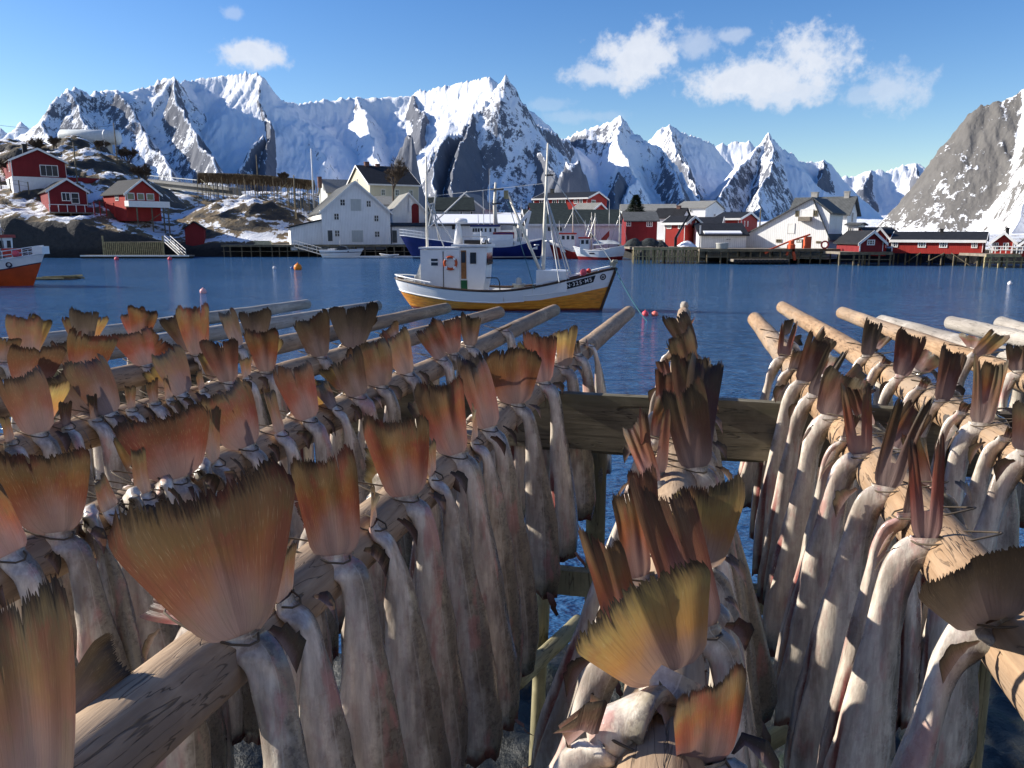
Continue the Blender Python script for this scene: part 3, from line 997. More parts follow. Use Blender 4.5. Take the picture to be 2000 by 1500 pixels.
# the right eave of this gable is higher than the left one
W = b['W']
ext = MB()
ax = -W / 2 + W * .79
hz = b['Z'](419)
ext.prism([(ax, hz - .5), (W / 2 + .002, -.9), (W / 2 + .004, hz), (ax, b['hw'] + b['hr'] - .05)], .003, b['d'] - .01)
ext.build('upper_wall', W_WHITE, b['root'])
MB().prism([(ax, b['hw'] + b['hr'] + .19), (ax, b['hw'] + b['hr'] + .02), (W / 2 + .4, hz - .1), (W / 2 + .4, hz + .1)], -.3, b['d']).build('upper_roof', R_GREY, b['root'])
for (u0, u1, v0, v1) in ((1551, 1558, 413, 424), (1586, 1594, 413, 424), (1517, 1528, 467, 473), (1557, 1568, 467, 473), (1595, 1605, 470, 474)):
    wpx(b, u0, u1, v0, v1, 2, 1, M_PILE)
dpx(b, 1562, 1584, 412, 430, M_TRIM)
dpx(b, 1538, 1550, 438, 456, M_TRIM)
dpx(b, 1568, 1579, 467, 487, M_BLACK)
dpx(b, 1558, 1567, 467, 487, M_TRIM, False)
MB().bx(b['X'](1561), b['X'](1584), -1.0, -.07, b['Z'](433), b['Z'](425)).build('balcony', M_DECK, b['root'])
b = bld('white_house', 'tall white house with a grey slate roof rising behind the big white building', 1540, 1652, 489, 418, 387, 116, -36, 'side', W_WHITE, R_GREY, side=1671, skirt=1, trim=False, oh=.5)
for v in (425, 445):
    win(b['root'], 'r', b['d'] * .5, b['Z'](v), 1.0, 1.5, b['W'], b['d'])
chimney(b, -1.5, b['d'] / 2, .8, .9, M_CONC)
chimney(b, 3.0, b['d'] / 2, .8, .7, M_CONC)
b = bld('white_annex', 'small white porch building at the right foot of the tall white house', 1652, 1676, 478, 440, 437, 108, -36, 'side', W_WHITE, R_GREY, d=4, skirt=2, trim=False)
wpx(b, 1655, 1664, 443, 460, 2, 2)
# right hand red cabins
b = bld('red_cabin', 'dark red gabled cabin left of the long red cabin row', 1678, 1728, 491, 473, 453, 92, 2, 'front', W_DRED, R_DARK, d=6, skirt=.3)
wpx(b, 1695, 1710, 468, 479, 3, 2)
stilts(b, [-1.2, 0, 1.2], [.3], 3)
b = bld('red_cabin', 'red gable peeking out behind the dark red gabled cabin', 1700, 1734, 484, 463, 446, 97, -22, 'front', W_RED, R_DARK, d=6, skirt=1)
b = bld('dark_shed', 'black roofed shed behind the two red gabled cabins', 1697, 1752, 470, 457, 446, 104, -5, 'side', W_DRED, R_DARK, d=6, skirt=3, trim=False)
b = bld('long_red_cabin', 'long red cabin row on stilts with a black roof and four white windows', 1741, 1924, 491, 470, 455, 95, -33, 'side', W_RED, R_DARK, d=6.5, skirt=.2, oh=.25)
for (u0, u1) in ((1743, 1756), (1795, 1811), (1837, 1853), (1900, 1912)):
    wpx(b, u0, u1, 471, 483, 3, 2)
chimney(b, 0.2, 3, .4, .35, M_BLACK)
W = b['W']
stilts(b, [-W / 2 + .3 + (W - .6) * i / 7 for i in range(8)], [.2, 4.5], 2.6, None, .09, [(-.9, -1.2, .9, -.1, .05), (1.6, -.1, 3.6, -1.5, .05), (-3.2, -1.4, -1.6, -.1, .05), (4.0, -1.3, 5.2, -.2, .05)])
b = bld('red_cabin', 'red cabin with a white railing at the right edge of the village', 1936, 1983, 494, 472, 455, 88, -32, 'front', W_RED, R_DARK, d=7, skirt=.3)
wpx(b, 1944, 1953, 474, 490, 2, 2)
wpx(b, 1962, 1973, 474, 488, 2, 2)
chimney(b, .3, 3, .5, .35, M_BLACK)
rl = MB()
for i in range(7):
    rl.bx(-1.2 + i * .5, -1.12 + i * .5, -1.2, -1.12, 0, .7)
rl.bx(-1.4, 2.0, -1.24, -1.1, .7, .78)
rl.bx(-1.4, 2.0, -1.24, -1.1, .35, .42)
rl.build('railing', M_TRIM, b['root'])
b = bld('red_cabin', 'red cabin cut off by the right edge of the photo', 1990, 2040, 496, 478, 462, 86, -32, 'front', W_RED, R_DARK, d=7, skirt=.3)
wpx(b, 2002, 2014, 478, 490, 2, 2)
for o_ in list(bpy.data.objects):
    if o_.get('category') == 'house' and ('shed' in o_.name or 'warehouse' in o_.name or 'annex' in o_.name):
        o_['category'] = 'warehouse' if 'warehouse' in o_.name else 'shed' if 'shed' in o_.name else 'annex'
    elif o_.get('category') == 'house' and 'cabin' in o_.name:
        o_['category'] = 'cabin'


# ------------------------------------------------------------------ quays, pontoons, racks, bridge, poles
def quay(label, u0, u1, v_top, Y, depth, spacing, pm, top_m=None, zb=-.6, horiz=True, rz=0, extra=0, seed=1):
    p = at(u0, v_top, Y)
    W = (u1 - u0) / 1500 * Y
    root = empty('quay', (p.x + W / 2, p.y, 0), R(rz), label, 'quay')
    z = p.z
    MB().bx(-W / 2, W / 2, 0, depth, z - .28, z).build('deck', top_m or M_DECK, root)
    MB().bx(-W / 2, W / 2, -.14, -.004, z - .34, z - .02).build('edge_beam', pm, root)
    rnd = random.Random(seed)
    n = max(3, int(W / spacing))
    n = min(n, 60)
    for i in range(n + 1):
        x = -W / 2 + W * i / n + rnd.uniform(-.2, .2) * spacing
        x = min(max(x, -W / 2 + .1), W / 2 - .1)
        MB().tube([(x + rnd.uniform(-.06, .06), .2, zb), (x, .2, z - .285)], .10 + rnd.uniform(-.02, .02), 7).build('pile', pm, root)
    for i in range(max(2, n // 3)):
        x = -W / 2 + W * (i + .5) / max(2, n // 3)
        MB().tube([(x, depth * .6, zb), (x, depth * .6, z - .285)], .11, 7).build('pile', M_PILE, root)
    if horiz:
        MB().bar((-W / 2, .07, z * .45), (W / 2, .07, z * .45), .14, .10).build('waler', pm, root)
    return root


quay('dark timber quay on piles in front of the white three storey house', 432, 802, 478, 125.5, 8, 1.5, M_PILE, M_DECK, seed=2)
quay('quay with closely set pale yellow piles under the red house at the inner harbour', 1237, 1366, 483, 98, 8, .42, M_PILE_Y, M_DECK, seed=3)
quay('longer quay with wide set grey piles under the big white building', 1366, 1637, 486, 97, 9, 1.25, M_PILE, M_DECK, seed=4)
quay('dark low quay under the dark red gabled cabin', 1640, 1742, 492, 92, 6, 1.3, M_PILE, M_DECK, seed=5)
quay('pile deck under the cabins at the right edge', 1925, 2070, 496, 86, 6, .8, M_PILE_Y, M_DECK, seed=6)
# slatted quay front below the cabins
p = at(202, 472, 121.5)
W = 113 / 1500 * 121.5
rt = empty('slatted_quay', (p.x + W / 2, p.y, 0), 0, 'small quay with a front of upright slats below the left cabins', 'quay')
MB().bx(-W / 2, W / 2, 0, 4, p.z - .2, p.z).build('deck', M_DECK, rt)
mb = MB()
for i in range(30):
    x = -W / 2 + W * (i + .5) / 30
    mb.bx(x - .09, x + .09, -.08, -.004, .35, p.z - .02)
mb.build('slats', M_PILE_Y, rt)
MB().bx(-W / 2, W / 2, .05, .12, .3, p.z - .25).build('backing', M_BLACK, rt)
for x in (-W / 2 - .1, W / 2 + .1):
    MB().bx(x - .1, x + .1, -.1, .1, -.5, p.z + .9).build('post', M_PILE_Y, rt)
p = at(157, 503, 118)
W = 210 / 1500 * 118
rt = empty('pontoon', (p.x + W / 2, p.y, 0), 0, 'long flat floating pontoon at the foot of the left knoll', 'pontoon')
MB().bx(-W / 2, W / 2, 0, 2.0, .28, .48).build('deck', M_DECK, rt)
MB().bx(-W / 2 + .1, W / 2 - .1, .1, 1.9, -.3, .277).build('floats', M_BLACK, rt)
MB().bx(-W / 2, W / 2, -.06, -.004, .30, .50).build('edge_strip', M_TRIM, rt)
# gangway
rt = empty('gangway', tuple(at(322, 474, 121)), 0, 'aluminium gangway with handrails leading down to the long pontoon', 'gangway')
a, b_ = Vector((0, 0, 0)), at(352, 501, 118.6) - at(322, 474, 121)
for dx in (0, .9):
    mb = MB()
    for hgt in (.06, .55, 1.05):
        mb.tube([a + Vector((dx, 0, hgt)), b_ + Vector((dx, 0, hgt))], .045, 6)
    for i in range(5):
        q = a.lerp(b_, i / 4) + Vector((dx, 0, 0))
        mb.tube([q + Vector((0, 0, .06)), q + Vector((0, 0, 1.05))], .04, 6)
    mb.build('handrail', M_METAL, rt)
mb = MB()
mb.add([a + Vector((0, 0, 0)), a + Vector((.9, 0, 0)), b_ + Vector((.9, 0, 0)), b_, a + Vector((0, 0, -.08)), a + Vector((.9, 0, -.08)), b_ + Vector((.9, 0, -.08)), b_ + Vector((0, 0, -.08))],
       [(0, 1, 2, 3), (7, 6, 5, 4), (0, 4, 5, 1), (1, 5, 6, 2), (2, 6, 7, 3), (3, 7, 4, 0)])
mb.build('walkway', M_DECK, rt)
rt = empty('gangway', tuple(at(575, 482, 124.5)), 0, 'low railed gangway sloping to the white motorboat', 'gangway')
b_ = at(628, 497, 122.5) - at(575, 482, 124.5)
mb = MB()
for hgt in (.0, .5, 1.0):
    mb.tube([Vector((0, 0, hgt)), b_ + Vector((0, 0, hgt))], .05, 6)
for i in range(7):
    q = b_ * (i / 6)
    mb.tube([q, q + Vector((0, 0, 1.0))], .045, 6)
mb.build('handrail', M_METAL, rt)
MB().add([(0, 0, -.02), b_ + Vector((0, 0, -.02)), b_ + Vector((0, .9, -.02)), (0, .9, -.02), (0, 0, -.1), b_ + Vector((0, 0, -.1)), b_ + Vector((0, .9, -.1)), (0, .9, -.1)],
         [(0, 1, 2, 3), (7, 6, 5, 4), (0, 4, 5, 1), (1, 5, 6, 2), (2, 6, 7, 3), (3, 7, 4, 0)]).build('walkway', M_DECK, rt)
# road bridge
p, q = at(305, 352, 235), at(402, 362, 215)
d_ = q - p
rt = empty('road_bridge', tuple(p), 0, 'grey concrete road bridge with a railing between knoll and far rack', 'bridge')
dn = Vector((-d_.y, d_.x, 0)).normalized() * 5


def slab(o, z0, z1, w0, w1):
    vs = []
    for z in (z0, z1):
        for t, s_ in ((-.4, w0), (1.4, w0), (1.4, w1), (-.4, w1)):
            vs.append(d_ * t + dn * s_ + Vector((0, 0, z)))
    return o.add(vs, [(3, 2, 1, 0), (4, 5, 6, 7), (0, 1, 5, 4), (1, 2, 6, 5), (2, 3, 7, 6), (3, 0, 4, 7)])


M_CONCD = plain('weathered_concrete', (0.17, 0.17, 0.165), .9, .15)
slab(MB(), -.7, 0, 0, 1).build('deck', M_CONCD, rt)
slab(MB(), -2.2, -.703, .25, .75).build('girder', M_CONCD, rt)
mb = MB()
slab(mb, 1.1, 1.25, 0, .012)
for i in range(40):
    q_ = d_ * (-.4 + 1.8 * i / 39)
    mb.box((q_.x, q_.y, q_.z + .55), (.12, .12, 1.09))
mb.build('railing', M_METAL, rt)
# far drying rack with last year's catch
rt = empty('far_drying_rack', tuple(at(500, 385, 160)), 0, 'long far drying rack hung with brown fish on the middle hill', 'drying rack')
rnd = random.Random(4)
o0 = at(500, 385, 160)
mb, fm = MB(), MB()
for row in range(5):
    for i in range(19):
        u = 388 + 232 * i / 18 + rnd.uniform(-6, 6)
        Yq = 150 + row * 4.5 + (u - 388) / 232 * -3
        vt = np.interp(u, [388, 470, 540, 620], [340, 343, 348, 357])
        t_ = at(u, vt, 150)
        zt = t_.z
        x = t_.x * Yq / 150
        zg = float(ground_z(x, Yq)) - .3
        MB().tube([(x - o0.x + rnd.uniform(-.2, .2), Yq - o0.y, zg - o0.z), (x - o0.x, Yq - o0.y, zt - o0.z)], .05, 5).build('post', M_PILE, rt)
for row in range(9):
    Yq = 148.5 + row * 2.4
    pts = []
    for u in np.linspace(386, 622, 12):
        vt = np.interp(u, [388, 470, 540, 620], [340, 343, 348, 357])
        t_ = at(u, vt, 150)
        pts.append(Vector((t_.x * Yq / 150 - o0.x, Yq - 3 * (u - 388) / 232 - o0.y, t_.z - o0.z + .1)))
    mb.tube(pts, .08, 5)
    for i in range(330):
        f = rnd.uniform(0, 10.99)
        k = int(f)
        q_ = pts[k].lerp(pts[k + 1], f - k)
        ln_ = rnd.uniform(.45, .95)
        wd = rnd.uniform(.05, .11)
        a_ = rnd.uniform(-.1, .1)
        sy = rnd.choice((-.12, .12))
        fm.add([q_ + Vector((-wd * .3, sy, .08)), q_ + Vector((wd * .3, sy, .08)), q_ + Vector((a_ + wd, sy + .03, -ln_ * .7)), q_ + Vector((a_, sy - .02, -ln_)), q_ + Vector((a_ - wd, sy - .04, -ln_ * .7))],
               [(0, 1, 2, 3, 4)])
mb.build('rails', M_PILE, rt)
M_DRYFISH = plain('dried_fish', (0.11, 0.07, 0.035), .8, .5, .8)
tag(fm.build('hung_fish', M_DRYFISH, rt, recalc=False), kind='stuff')
for (a_, b2) in (((540, 378, 149), (565, 352, 149)), ((392, 350, 149), (416, 370, 148)), ((560, 382, 149), (572, 353, 149)), ((590, 385, 149), (612, 360, 149))):
    MB().bar(at(*a_) - o0, at(*b2) - o0, .16, .12).build('strut', M_PILE_Y, rt)
# utility poles
for i, (u, v0, v1, Y, lab) in enumerate([(152, 365, 278, 140, 'wooden utility pole right of the big red house'), (232, 345, 240, 155, 'tall utility pole beside the long pale tank'),
                                         (503, 345, 302, 190, 'thin utility pole behind the far drying rack'), (612, 385, 290, 145, 'tall pale flagpole left of the white three storey house'), (577, 405, 342, 138, 'short grey pole on the snowy middle hill'),
                                         (1484, 440, 405, 140, 'utility pole left of the big white building')]):
    p, q = at(u, v0, Y), at(u, v1, Y)
    p.z -= 2.0
    o = MB().tube([(0, 0, 0), (0, 0, q.z - p.z)], [.15, .10], 8).build('utility_pole', M_TRIM if 'flag' in lab else M_PILE, smooth=True)
    o.location = p
    tag(o, lab, 'pole', 'poles of the village')
mb = MB()
w0, w1 = at(-60, 235, 150), at(232, 243, 155)
pts = [w0.lerp(w1, t) - Vector((0, 0, 1.2 * 4 * t * (1 - t))) for t in np.linspace(0, 1, 12)]
tag(mb.tube(pts, .03, 5).build('power_line', M_BLACK), 'black power line reaching to the pole beside the tank', 'cable')


# fences and clutter
def rail_fence(pts, h, mat, label):
    rt = empty('rail_fence', tuple(pts[0]), 0, label, 'fence')
    mb = MB()
    pp = [p_ - pts[0] for p_ in pts]
    for k, p_ in enumerate(pp):
        MB().bar(p_ - Vector((0, 0, .6)), p_ + Vector((0, 0, h)), .12).build('post', mat, rt)
    for a_, b2 in zip(pp[:-1], pp[1:]):
        for f in (.45, .9):
            mb.bar(a_ + Vector((0, -.07, h * f)), b2 + Vector((0, -.07, h * f)), .10, .04)
    mb.build('rail', mat, rt)


rail_fence([at(u, 362 + (u) * .17, 126) for u in (2, 20, 38, 56)], 1.3, M_PILE, 'weathered rail fence below the big red house')
rail_fence([at(u, v, 128) for u, v in ((185, 414), (196, 414), (208, 415), (224, 417))], 1.7, W_RED, 'red board fence between the two red cabins')
tarp = MB()
xx, yy = np.meshgrid(np.linspace(-1, 1, 16), np.linspace(-1, 1, 12))
zz = np.clip(1 - xx ** 2 * .9, 0, 1) * np.clip(1 - yy ** 2, 0, 1) ** .7 * .75 + fbm(xx * 2.5, yy * 2.5, 3) * .12
o = grid_object('tarpaulin_heap', xx * 1.15, yy * 1.0, np.maximum(zz, -.02), M_SNOW)
o.location = at(1341, 482, 99.5)
tag(o, 'white tarpaulin heap on the yellow piled quay before the red house', 'tarpaulin')
M_NET = plain('net_heap', (0.035, 0.04, 0.04), .9, .5, 6)
for i, (u, v, sx, lab) in enumerate([(1238, 481, 1.3, 'dark heap of nets at the left end of the yellow piled quay'), (1268, 481, 1.7, 'wide dark heap of nets in front of the slate roofed red boathouse'), (1290, 482, .9, 'small dark heap of gear left of the red house by the crane'), (1650, 489, 1.2, 'grey heap of gear at the foot of the tall white house')]):
    zz = np.clip(1 - xx ** 2, 0, 1) * np.clip(1 - yy ** 2, 0, 1) * (1.0 if i < 2 else .8) + fbm(xx * 3 + i * 5, yy * 3, 4) * .25
    o = grid_object('net_heap', xx * sx, yy * 1.1, np.maximum(zz, -.02), M_NET if i < 3 else M_CONC)
    o.location = at(u, v, 100)
    tag(o, lab, 'net heap')
o = MB().lathe([(.62, 0), (.70, .05), (.74, .62), (.80, .66), (.80, .74), (.70, .74), (.66, .30)], (0, 0, 0), 20).build('round_tub', plain('tub_plastic', (.5, .5, .47), .6, .1), smooth=True)
o.location = at(1410, 486, 97.6)
tag(o, 'round grey tub on the quay before the low white shed', 'tub')
o = MB().bx(-1.4, 1.4, -.5, .5, 0, .25).bx(-1.2, 1.3, -.45, .45, .25, .5).bx(-1.5, 1.1, -.4, .5, .5, .72).build('plank_stack', plain('sawn_timber', (.5, .45, .3), .8, .25, 5))
o.location = at(515, 479, 126.5)
tag(o, 'stack of pale sawn planks on the quay left of the white annex', 'plank stack')
# orange crane on a float
rt = empty('loading_crane', tuple(at(1545, 486, 97.0)), 0, 'orange jointed loading crane at the quay edge of the big white building', 'crane')
M_OR = plain('orange_paint', (0.62, 0.10, 0.035), .45, .15)
MB().lathe([(.5, 0), (.5, .5), (.35, .6), (.35, 1.0)], (0, 0, 0), 12).build('pedestal', M_OR, rt)
MB().bar((0, 0, .95), (.55, 0, -1.4), .32, .28).build('lower_arm', M_OR, rt)
MB().bar((-.05, 0, 1.0), (-.5, 0, -.8), .26, .22).build('strut', M_OR, rt)
MB().bar((0, .1, 1.0), (-2.6, .1, -.1), .20, .18).build('boom', M_OR, rt)
MB().bar((.02, -.12, 1.02), (2.2, -.12, 1.75), .22, .2).build('jib', M_OR, rt)
MB().bx(1.6, 2.35, -.35, .35, .05, 1.5).build('cab', M_OR, rt)
MB().bar((-2.6, .1, -.1), (-3.2, .1, -.55), .3, .3).build('grab', M_OR, rt)
rt = empty('raft', tuple(at(1490, 512, 95)), 0, 'low raft with tyre fenders moored below the orange crane', 'raft')
MB().bx(-3.6, 3.2, 0, 2.2, .05, .35).build('deck', M_DECK, rt)
for i in range(14):
    q_ = -3.4 + i * .48
    MB().lathe([(.20, -.06), (.24, -.03), (.24, .03), (.20, .06)], (0, 0, 0), 10).build('fender', M_BLACK, rt).matrix_local = Matrix.Translation((q_, -.08, .12)) @ Matrix.Rotation(math.pi / 2, 4, 'X')
# dark gantry crane in front of the red house
rt = empty('quay_crane', tuple(at(1319, 482, 99)), 0, 'dark slanting crane boom standing before the red house', 'crane')
MB().bx(-.15, .15, -.15, .15, 0, 1.2).build('pedestal', M_BLACK, rt)
MB().bar((0, 0, 1.2), at(1346, 419, 99) - at(1319, 482, 99), .22, .2).build('boom', M_BLACK, rt)
MB().bar((.05, 0, .9), (.9, 0, 2.6), .1).build('ram', M_METAL, rt)


# ------------------------------------------------------------------ trees and shrubs
M_BARK = plain('bare_twigs', (0.10, 0.075, 0.055), .9, .3, 3)
M_NEEDLE = plain('dark_needles', (0.022, 0.040, 0.020), .8, .5, 1.5)


def branches(mb, tw, p, d, L, r, depth, rnd, spread=.55):
    q = p + d * L
    (mb if depth > 2 else tw).tube([p, (p + q) / 2 + Vector((rnd.uniform(-1, 1), rnd.uniform(-1, 1), 0)) * L * .05, q], [max(r, .034), max(r * .85, .032), max(r * .65, .03)], 5 if depth > 2 else 3, False)
    if depth == 0:
        return
    for i in range(4 if depth > 1 else 5):
        nd = (d + Vector((rnd.uniform(-1, 1), rnd.uniform(-1, 1), rnd.uniform(-.25, .7))) * spread * 1.4).normalized()
        branches(mb, tw, p.lerp(q, rnd.uniform(.45, 1)), nd, L * rnd.uniform(.55, .8), r * .6, depth - 1, rnd, spread)


def bare_tree(pos, h, label, seed, name='bare_tree', stems=1, spread=.55, group=None, rmin=1.0):
    rt = empty(name, pos, 0, label, 'tree' if name == 'bare_tree' else 'shrub', group)
    rnd = random.Random(seed)
    mb, tw = MB(), MB()
    for s_ in range(stems):
        d0 = Vector((rnd.uniform(-.5, .5), rnd.uniform(-.3, .3), 1)).normalized() if stems > 1 else Vector((0, 0, 1))
        branches(mb, tw, Vector((rnd.uniform(-.4, .4) * (stems > 1) * stems * .3, 0, -.5)), d0, h * .36, h * .022 * rmin, 5 if stems == 1 else 4, rnd, spread)
    mb.build('trunk', M_BARK, rt)
    tw.build('crown', M_BARK, rt, recalc=False)
    return rt


bare_tree(tuple(at(768, 388, 150)), 8.2, 'bare leafless tree in front of the cream house with the black roof', 3)
for i, (u, v, h, st, lab) in enumerate([(70, 292, 3.6, 5, 'bare brown shrub on the skyline left of the pale tank'), (105, 286, 3.2, 5, 'bare shrub right at the left end of the pale tank'), (195, 287, 2.6, 6, 'bare shrub under the middle of the pale tank'),
                                        (245, 312, 4.0, 6, 'bare bush on the right shoulder of the knoll'), (285, 352, 4.2, 6, 'brown leafless bush behind the cabin with the white balcony'), (15, 335, 4.0, 5, 'bare shrub at the left edge beside the big red house'),
                                        (555, 352, 2.6, 5, 'small bare shrub behind the far drying rack')]):
    Y = 150 + (8 if i < 4 else -8)
    bare_tree(tuple(at(u, v + 3, Y)), h, lab, 20 + i, 'bare_shrub', st, .6, 'leafless shrubs on the left knoll')
# conifer
rt = empty('conifer', tuple(at(1241, 425, 140)), 0, 'dark green conifer between the red houses in the middle of the village', 'tree')
MB().tube([(0, 0, -1), (0, 0, 3.6)], [.16, .04], 6).build('trunk', M_BARK, rt)
rnd = random.Random(9)
mb = MB()
for i in range(4200):
    z = rnd.uniform(.3, 3.9)
    rmax = 1.75 * (1 - (z / 4.1) ** 1.3) + .12
    a_ = rnd.uniform(0, 6.283)
    r_ = rmax * math.sqrt(rnd.random()) * (1 + .25 * math.sin(a_ * 5 + z * 4))
    c_ = Vector((r_ * math.cos(a_), r_ * math.sin(a_), z + rnd.uniform(-.1, .1) - r_ * .12))
    dd = Vector((math.cos(a_), math.sin(a_), rnd.uniform(-.3, .3))) * rnd.uniform(.2, .4)
    ss = Vector((-math.sin(a_), math.cos(a_), rnd.uniform(-.6, .6))) * .11
    mb.add([c_ - ss, c_ + ss, c_ + dd], [(0, 1, 2)])
mb.build('crown', M_NEEDLE, rt, recalc=False)
# ------------------------------------------------------------------ boats
M_HWHITE = plain('white_hull_paint', (0.78, 0.79, 0.80), .35, .05, 1.5, 0, .4)
M_CABW = plain('white_cabin_paint', (0.80, 0.80, 0.80), .4, .04, 2, 0, .4)
M_BLUE = plain('blue_hull_paint', (0.012, 0.022, 0.14), .35, .2, 1.0, 0, .45)
M_REDH = plain('red_hull_paint', (0.30, 0.025, 0.022), .4, .2, 1.0, 0, .4)
M_ORH = plain('orange_hull_paint', (0.50, 0.075, 0.015), .4, .15, 1.0, 0, .4)
M_NAVY = plain('navy_paint', (0.012, 0.016, 0.05), .4, .2)
M_BROWNT = plain('dark_brown_rail', (0.060, 0.035, 0.022), .55, .3, 5)
M_MAST = plain('mast_paint', (0.72, 0.68, 0.58), .5, .1, 3)
M_ROPE = plain('pale_rope', (0.55, 0.55, 0.52), .9, .1, 9)
M_BROPE = plain('blue_green_rope', (0.03, 0.10, 0.13), .9, .2, 9)
M_PINK = plain('pink_buoy', (0.75, 0.10, 0.13), .45, .12, 6)
M_REDP = plain('signal_red', (0.62, 0.06, 0.04), .45, .15, 3)
M_DOOR = plain('varnished_door', (0.28, 0.12, 0.04), .4, .25, 6)
M_GREEN = plain('green_door_paint', (0.01, 0.10, 0.04), .5, .2)
m_varn, nt, bs = material('varnished_planks')
co = nt.coord('Object')
sp = nt.node('ShaderNodeSeparateXYZ', inp={0: co})
fr = nt.math('FRACT', nt.math('MULTIPLY', nt.math('ADD', sp.outputs[2], nt.math('MULTIPLY', nt.math('MULTIPLY', sp.outputs[0], sp.outputs[0]), -.012)), 6.5))
gap = nt.math('SUBTRACT', 1.0, nt.smooth(nt.math('ABSOLUTE', nt.math('SUBTRACT', fr, .5)), .42, .5))
g1 = nt.noise(nt.map(co, (.9, 6, 14)), 1.0, 6, .65)
g2 = nt.noise(nt.map(co, (1.2, 4, 9)), 1.0, 4, .6)
c = nt.mix(nt.smooth(g1, .3, .7), (0.64, 0.21, 0.018), (0.88, 0.38, 0.04))
c = nt.mix(nt.math('MULTIPLY', nt.smooth(g2, .55, .72), .55), c, (0.32, 0.12, 0.02))
c = nt.mix(nt.math('MULTIPLY', nt.math('SUBTRACT', 1.0, gap), .45), c, (0.16, 0.06, 0.012))
low = nt.math('SUBTRACT', 1.0, nt.smooth(nt.math('ADD', sp.outputs[2], nt.math('MULTIPLY', g1, .12)), .10, .22))
nt.set(bs.inputs['Base Color'], nt.mix(low, c, (0.13, 0.028, 0.018)))
bs.inputs['Roughness'].default_value = .32
nt.set(bs.inputs['Normal'], nt.bump(nt.math('ADD', gap, nt.math('MULTIPLY', g1, .3)), .35, .02))
# the white strake with a few rust runs
m_strake, nt, bs = material('white_strake')
co = nt.coord('Object')
n1 = nt.noise(nt.map(co, (5, 2, .35)), 1.0, 4, .6)
n2 = nt.noise(co, .5, 2, .5)
nt.set(bs.inputs['Base Color'], nt.mix(nt.math('MULTIPLY', nt.math('MULTIPLY', nt.smooth(n1, .60, .76), nt.smooth(n2, .45, .6)), .5), (0.78, 0.79, 0.81), (0.45, 0.26, 0.10)))
bs.inputs['Roughness'].default_value = .35


def hull(root, L, B, sheer, bands, stern='round', rake=.7, srake=.8, zk=-.9, full=.55, cap=None, deckdrop=.35, deckmat=None, capw=.12):
    """lofted hull, bow towards +x; sheer = [(t, z)...]; bands = [(part name, low edge [(t, z)...] or None, material)] from the top down"""
    st_ = [i / 40 for i in range(41)]
    zs = lambda t: float(np.interp(t, [a for a, _ in sheer], [z for _, z in sheer]))
    ztop = lambda t: sum(zs(min(1, max(0, t + o))) for o in (-.06, -.03, 0, .03, .06)) / 5

    def beam(t):
        aft = min(1, max(0, t / .24)) ** .5 if stern == 'round' else .80 + .20 * min(1, t / .3)
        fwd = min(1, max(0, (1 - t) / full)) ** .72
        return B / 2 * aft * fwd

    def pt(t, z, sgn):
        zt = ztop(t)
        f = max(0, min(1, (z - zk) / (zt - zk)))
        xs_ = -L / 2 + srake * (1 - min(1, max(0, z / max(.1, ztop(0))))) ** 1.5
        xb = L / 2 - rake * (1 - min(1.0, max(-.5, z / ztop(1))))
        y = beam(t) * (f ** (.32 + .45 * abs(2 * t - 1) ** 2)) * (.93 + .07 * f)
        return (xs_ + t * (xb - xs_), sgn * y, z)
    edge = ztop
    for (nm, lowf, mat) in bands:
        hi = edge
        if lowf is None:
            lo = lambda t: zk
        else:
            lo = (lambda q: (lambda t: float(np.interp(t, [a for a, _ in q], [z for _, z in q]))))(lowf)
        mb = MB()
        nz = 8 if lowf is None else 4
        for sgn in (-1, 1):
            vs, fs = [], []
            for t in st_:
                for k in range(nz + 1):
                    z = hi(t) + (lo(t) - hi(t)) * k / nz
                    vs.append(pt(t, z, sgn))
            for i in range(40):
                for k in range(nz):
                    a = i * (nz + 1) + k
                    q = (a, a + 1, a + nz + 2, a + nz + 1)
                    fs.append(q if sgn < 0 else q[::-1])
            mb.add(vs, fs)
        if stern != 'round':
            n_ = [pt(0, hi(0) + (lo(0) - hi(0)) * k / nz, 1) for k in range(nz + 1)]
            m_ = [pt(0, hi(0) + (lo(0) - hi(0)) * k / nz, -1) for k in range(nz + 1)]
            vs = n_ + m_
            mb.add(vs, [(k, k + 1, nz + 2 + k, nz + 1 + k) for k in range(nz)])
        o = mb.build(nm, mat, root, True, recalc=False)
        edge = lo
    # deck
    vs, fs = [], []
    for t in st_:
        z = ztop(t) - deckdrop
        a, b_ = pt(t, z, -1), pt(t, z, 1)
        vs += [(a[0], a[1] * .985, z), (b_[0], b_[1] * .985, z)]
    for i in range(40):
        fs.append((2 * i, 2 * i + 2, 2 * i + 3, 2 * i + 1))
    MB().add(vs, fs).build('deck', deckmat or M_DECK, root, recalc=False)
    # cap rail round the sheer
    if cap:
        mb = MB()
        for sgn in (-1, 1):
            mb.tube([Vector(pt(t, ztop(t), sgn)) + Vector((0, 0, .02)) for t in st_], capw / 2, 6)
        mb.build('cap_rail', cap, root)
    return pt, ztop


def text_part(txt, size, mat, root, mtx, name='lettering', depth=.006):
    cu = bpy.data.curves.new('txt', 'FONT')
    cu.body = txt
    cu.size = size
    cu.extrude = depth
    cu.align_x = 'CENTER'
    cu.align_y = 'CENTER'
    cu.offset = .010 * size
    o = bpy.data.objects.new('txt', cu)
    COL.objects.link(o)
    bpy.context.view_layer.update()
    me = bpy.data.meshes.new_from_object(o.evaluated_get(bpy.context.evaluated_depsgraph_get()))
    bpy.data.objects.remove(o)
    me.materials.clear()
    me.materials.append(mat)
    r_ = bpy.data.objects.new(name, me)
    COL.objects.link(r_)
    r_.parent = root
    r_.matrix_local = mtx
    return r_


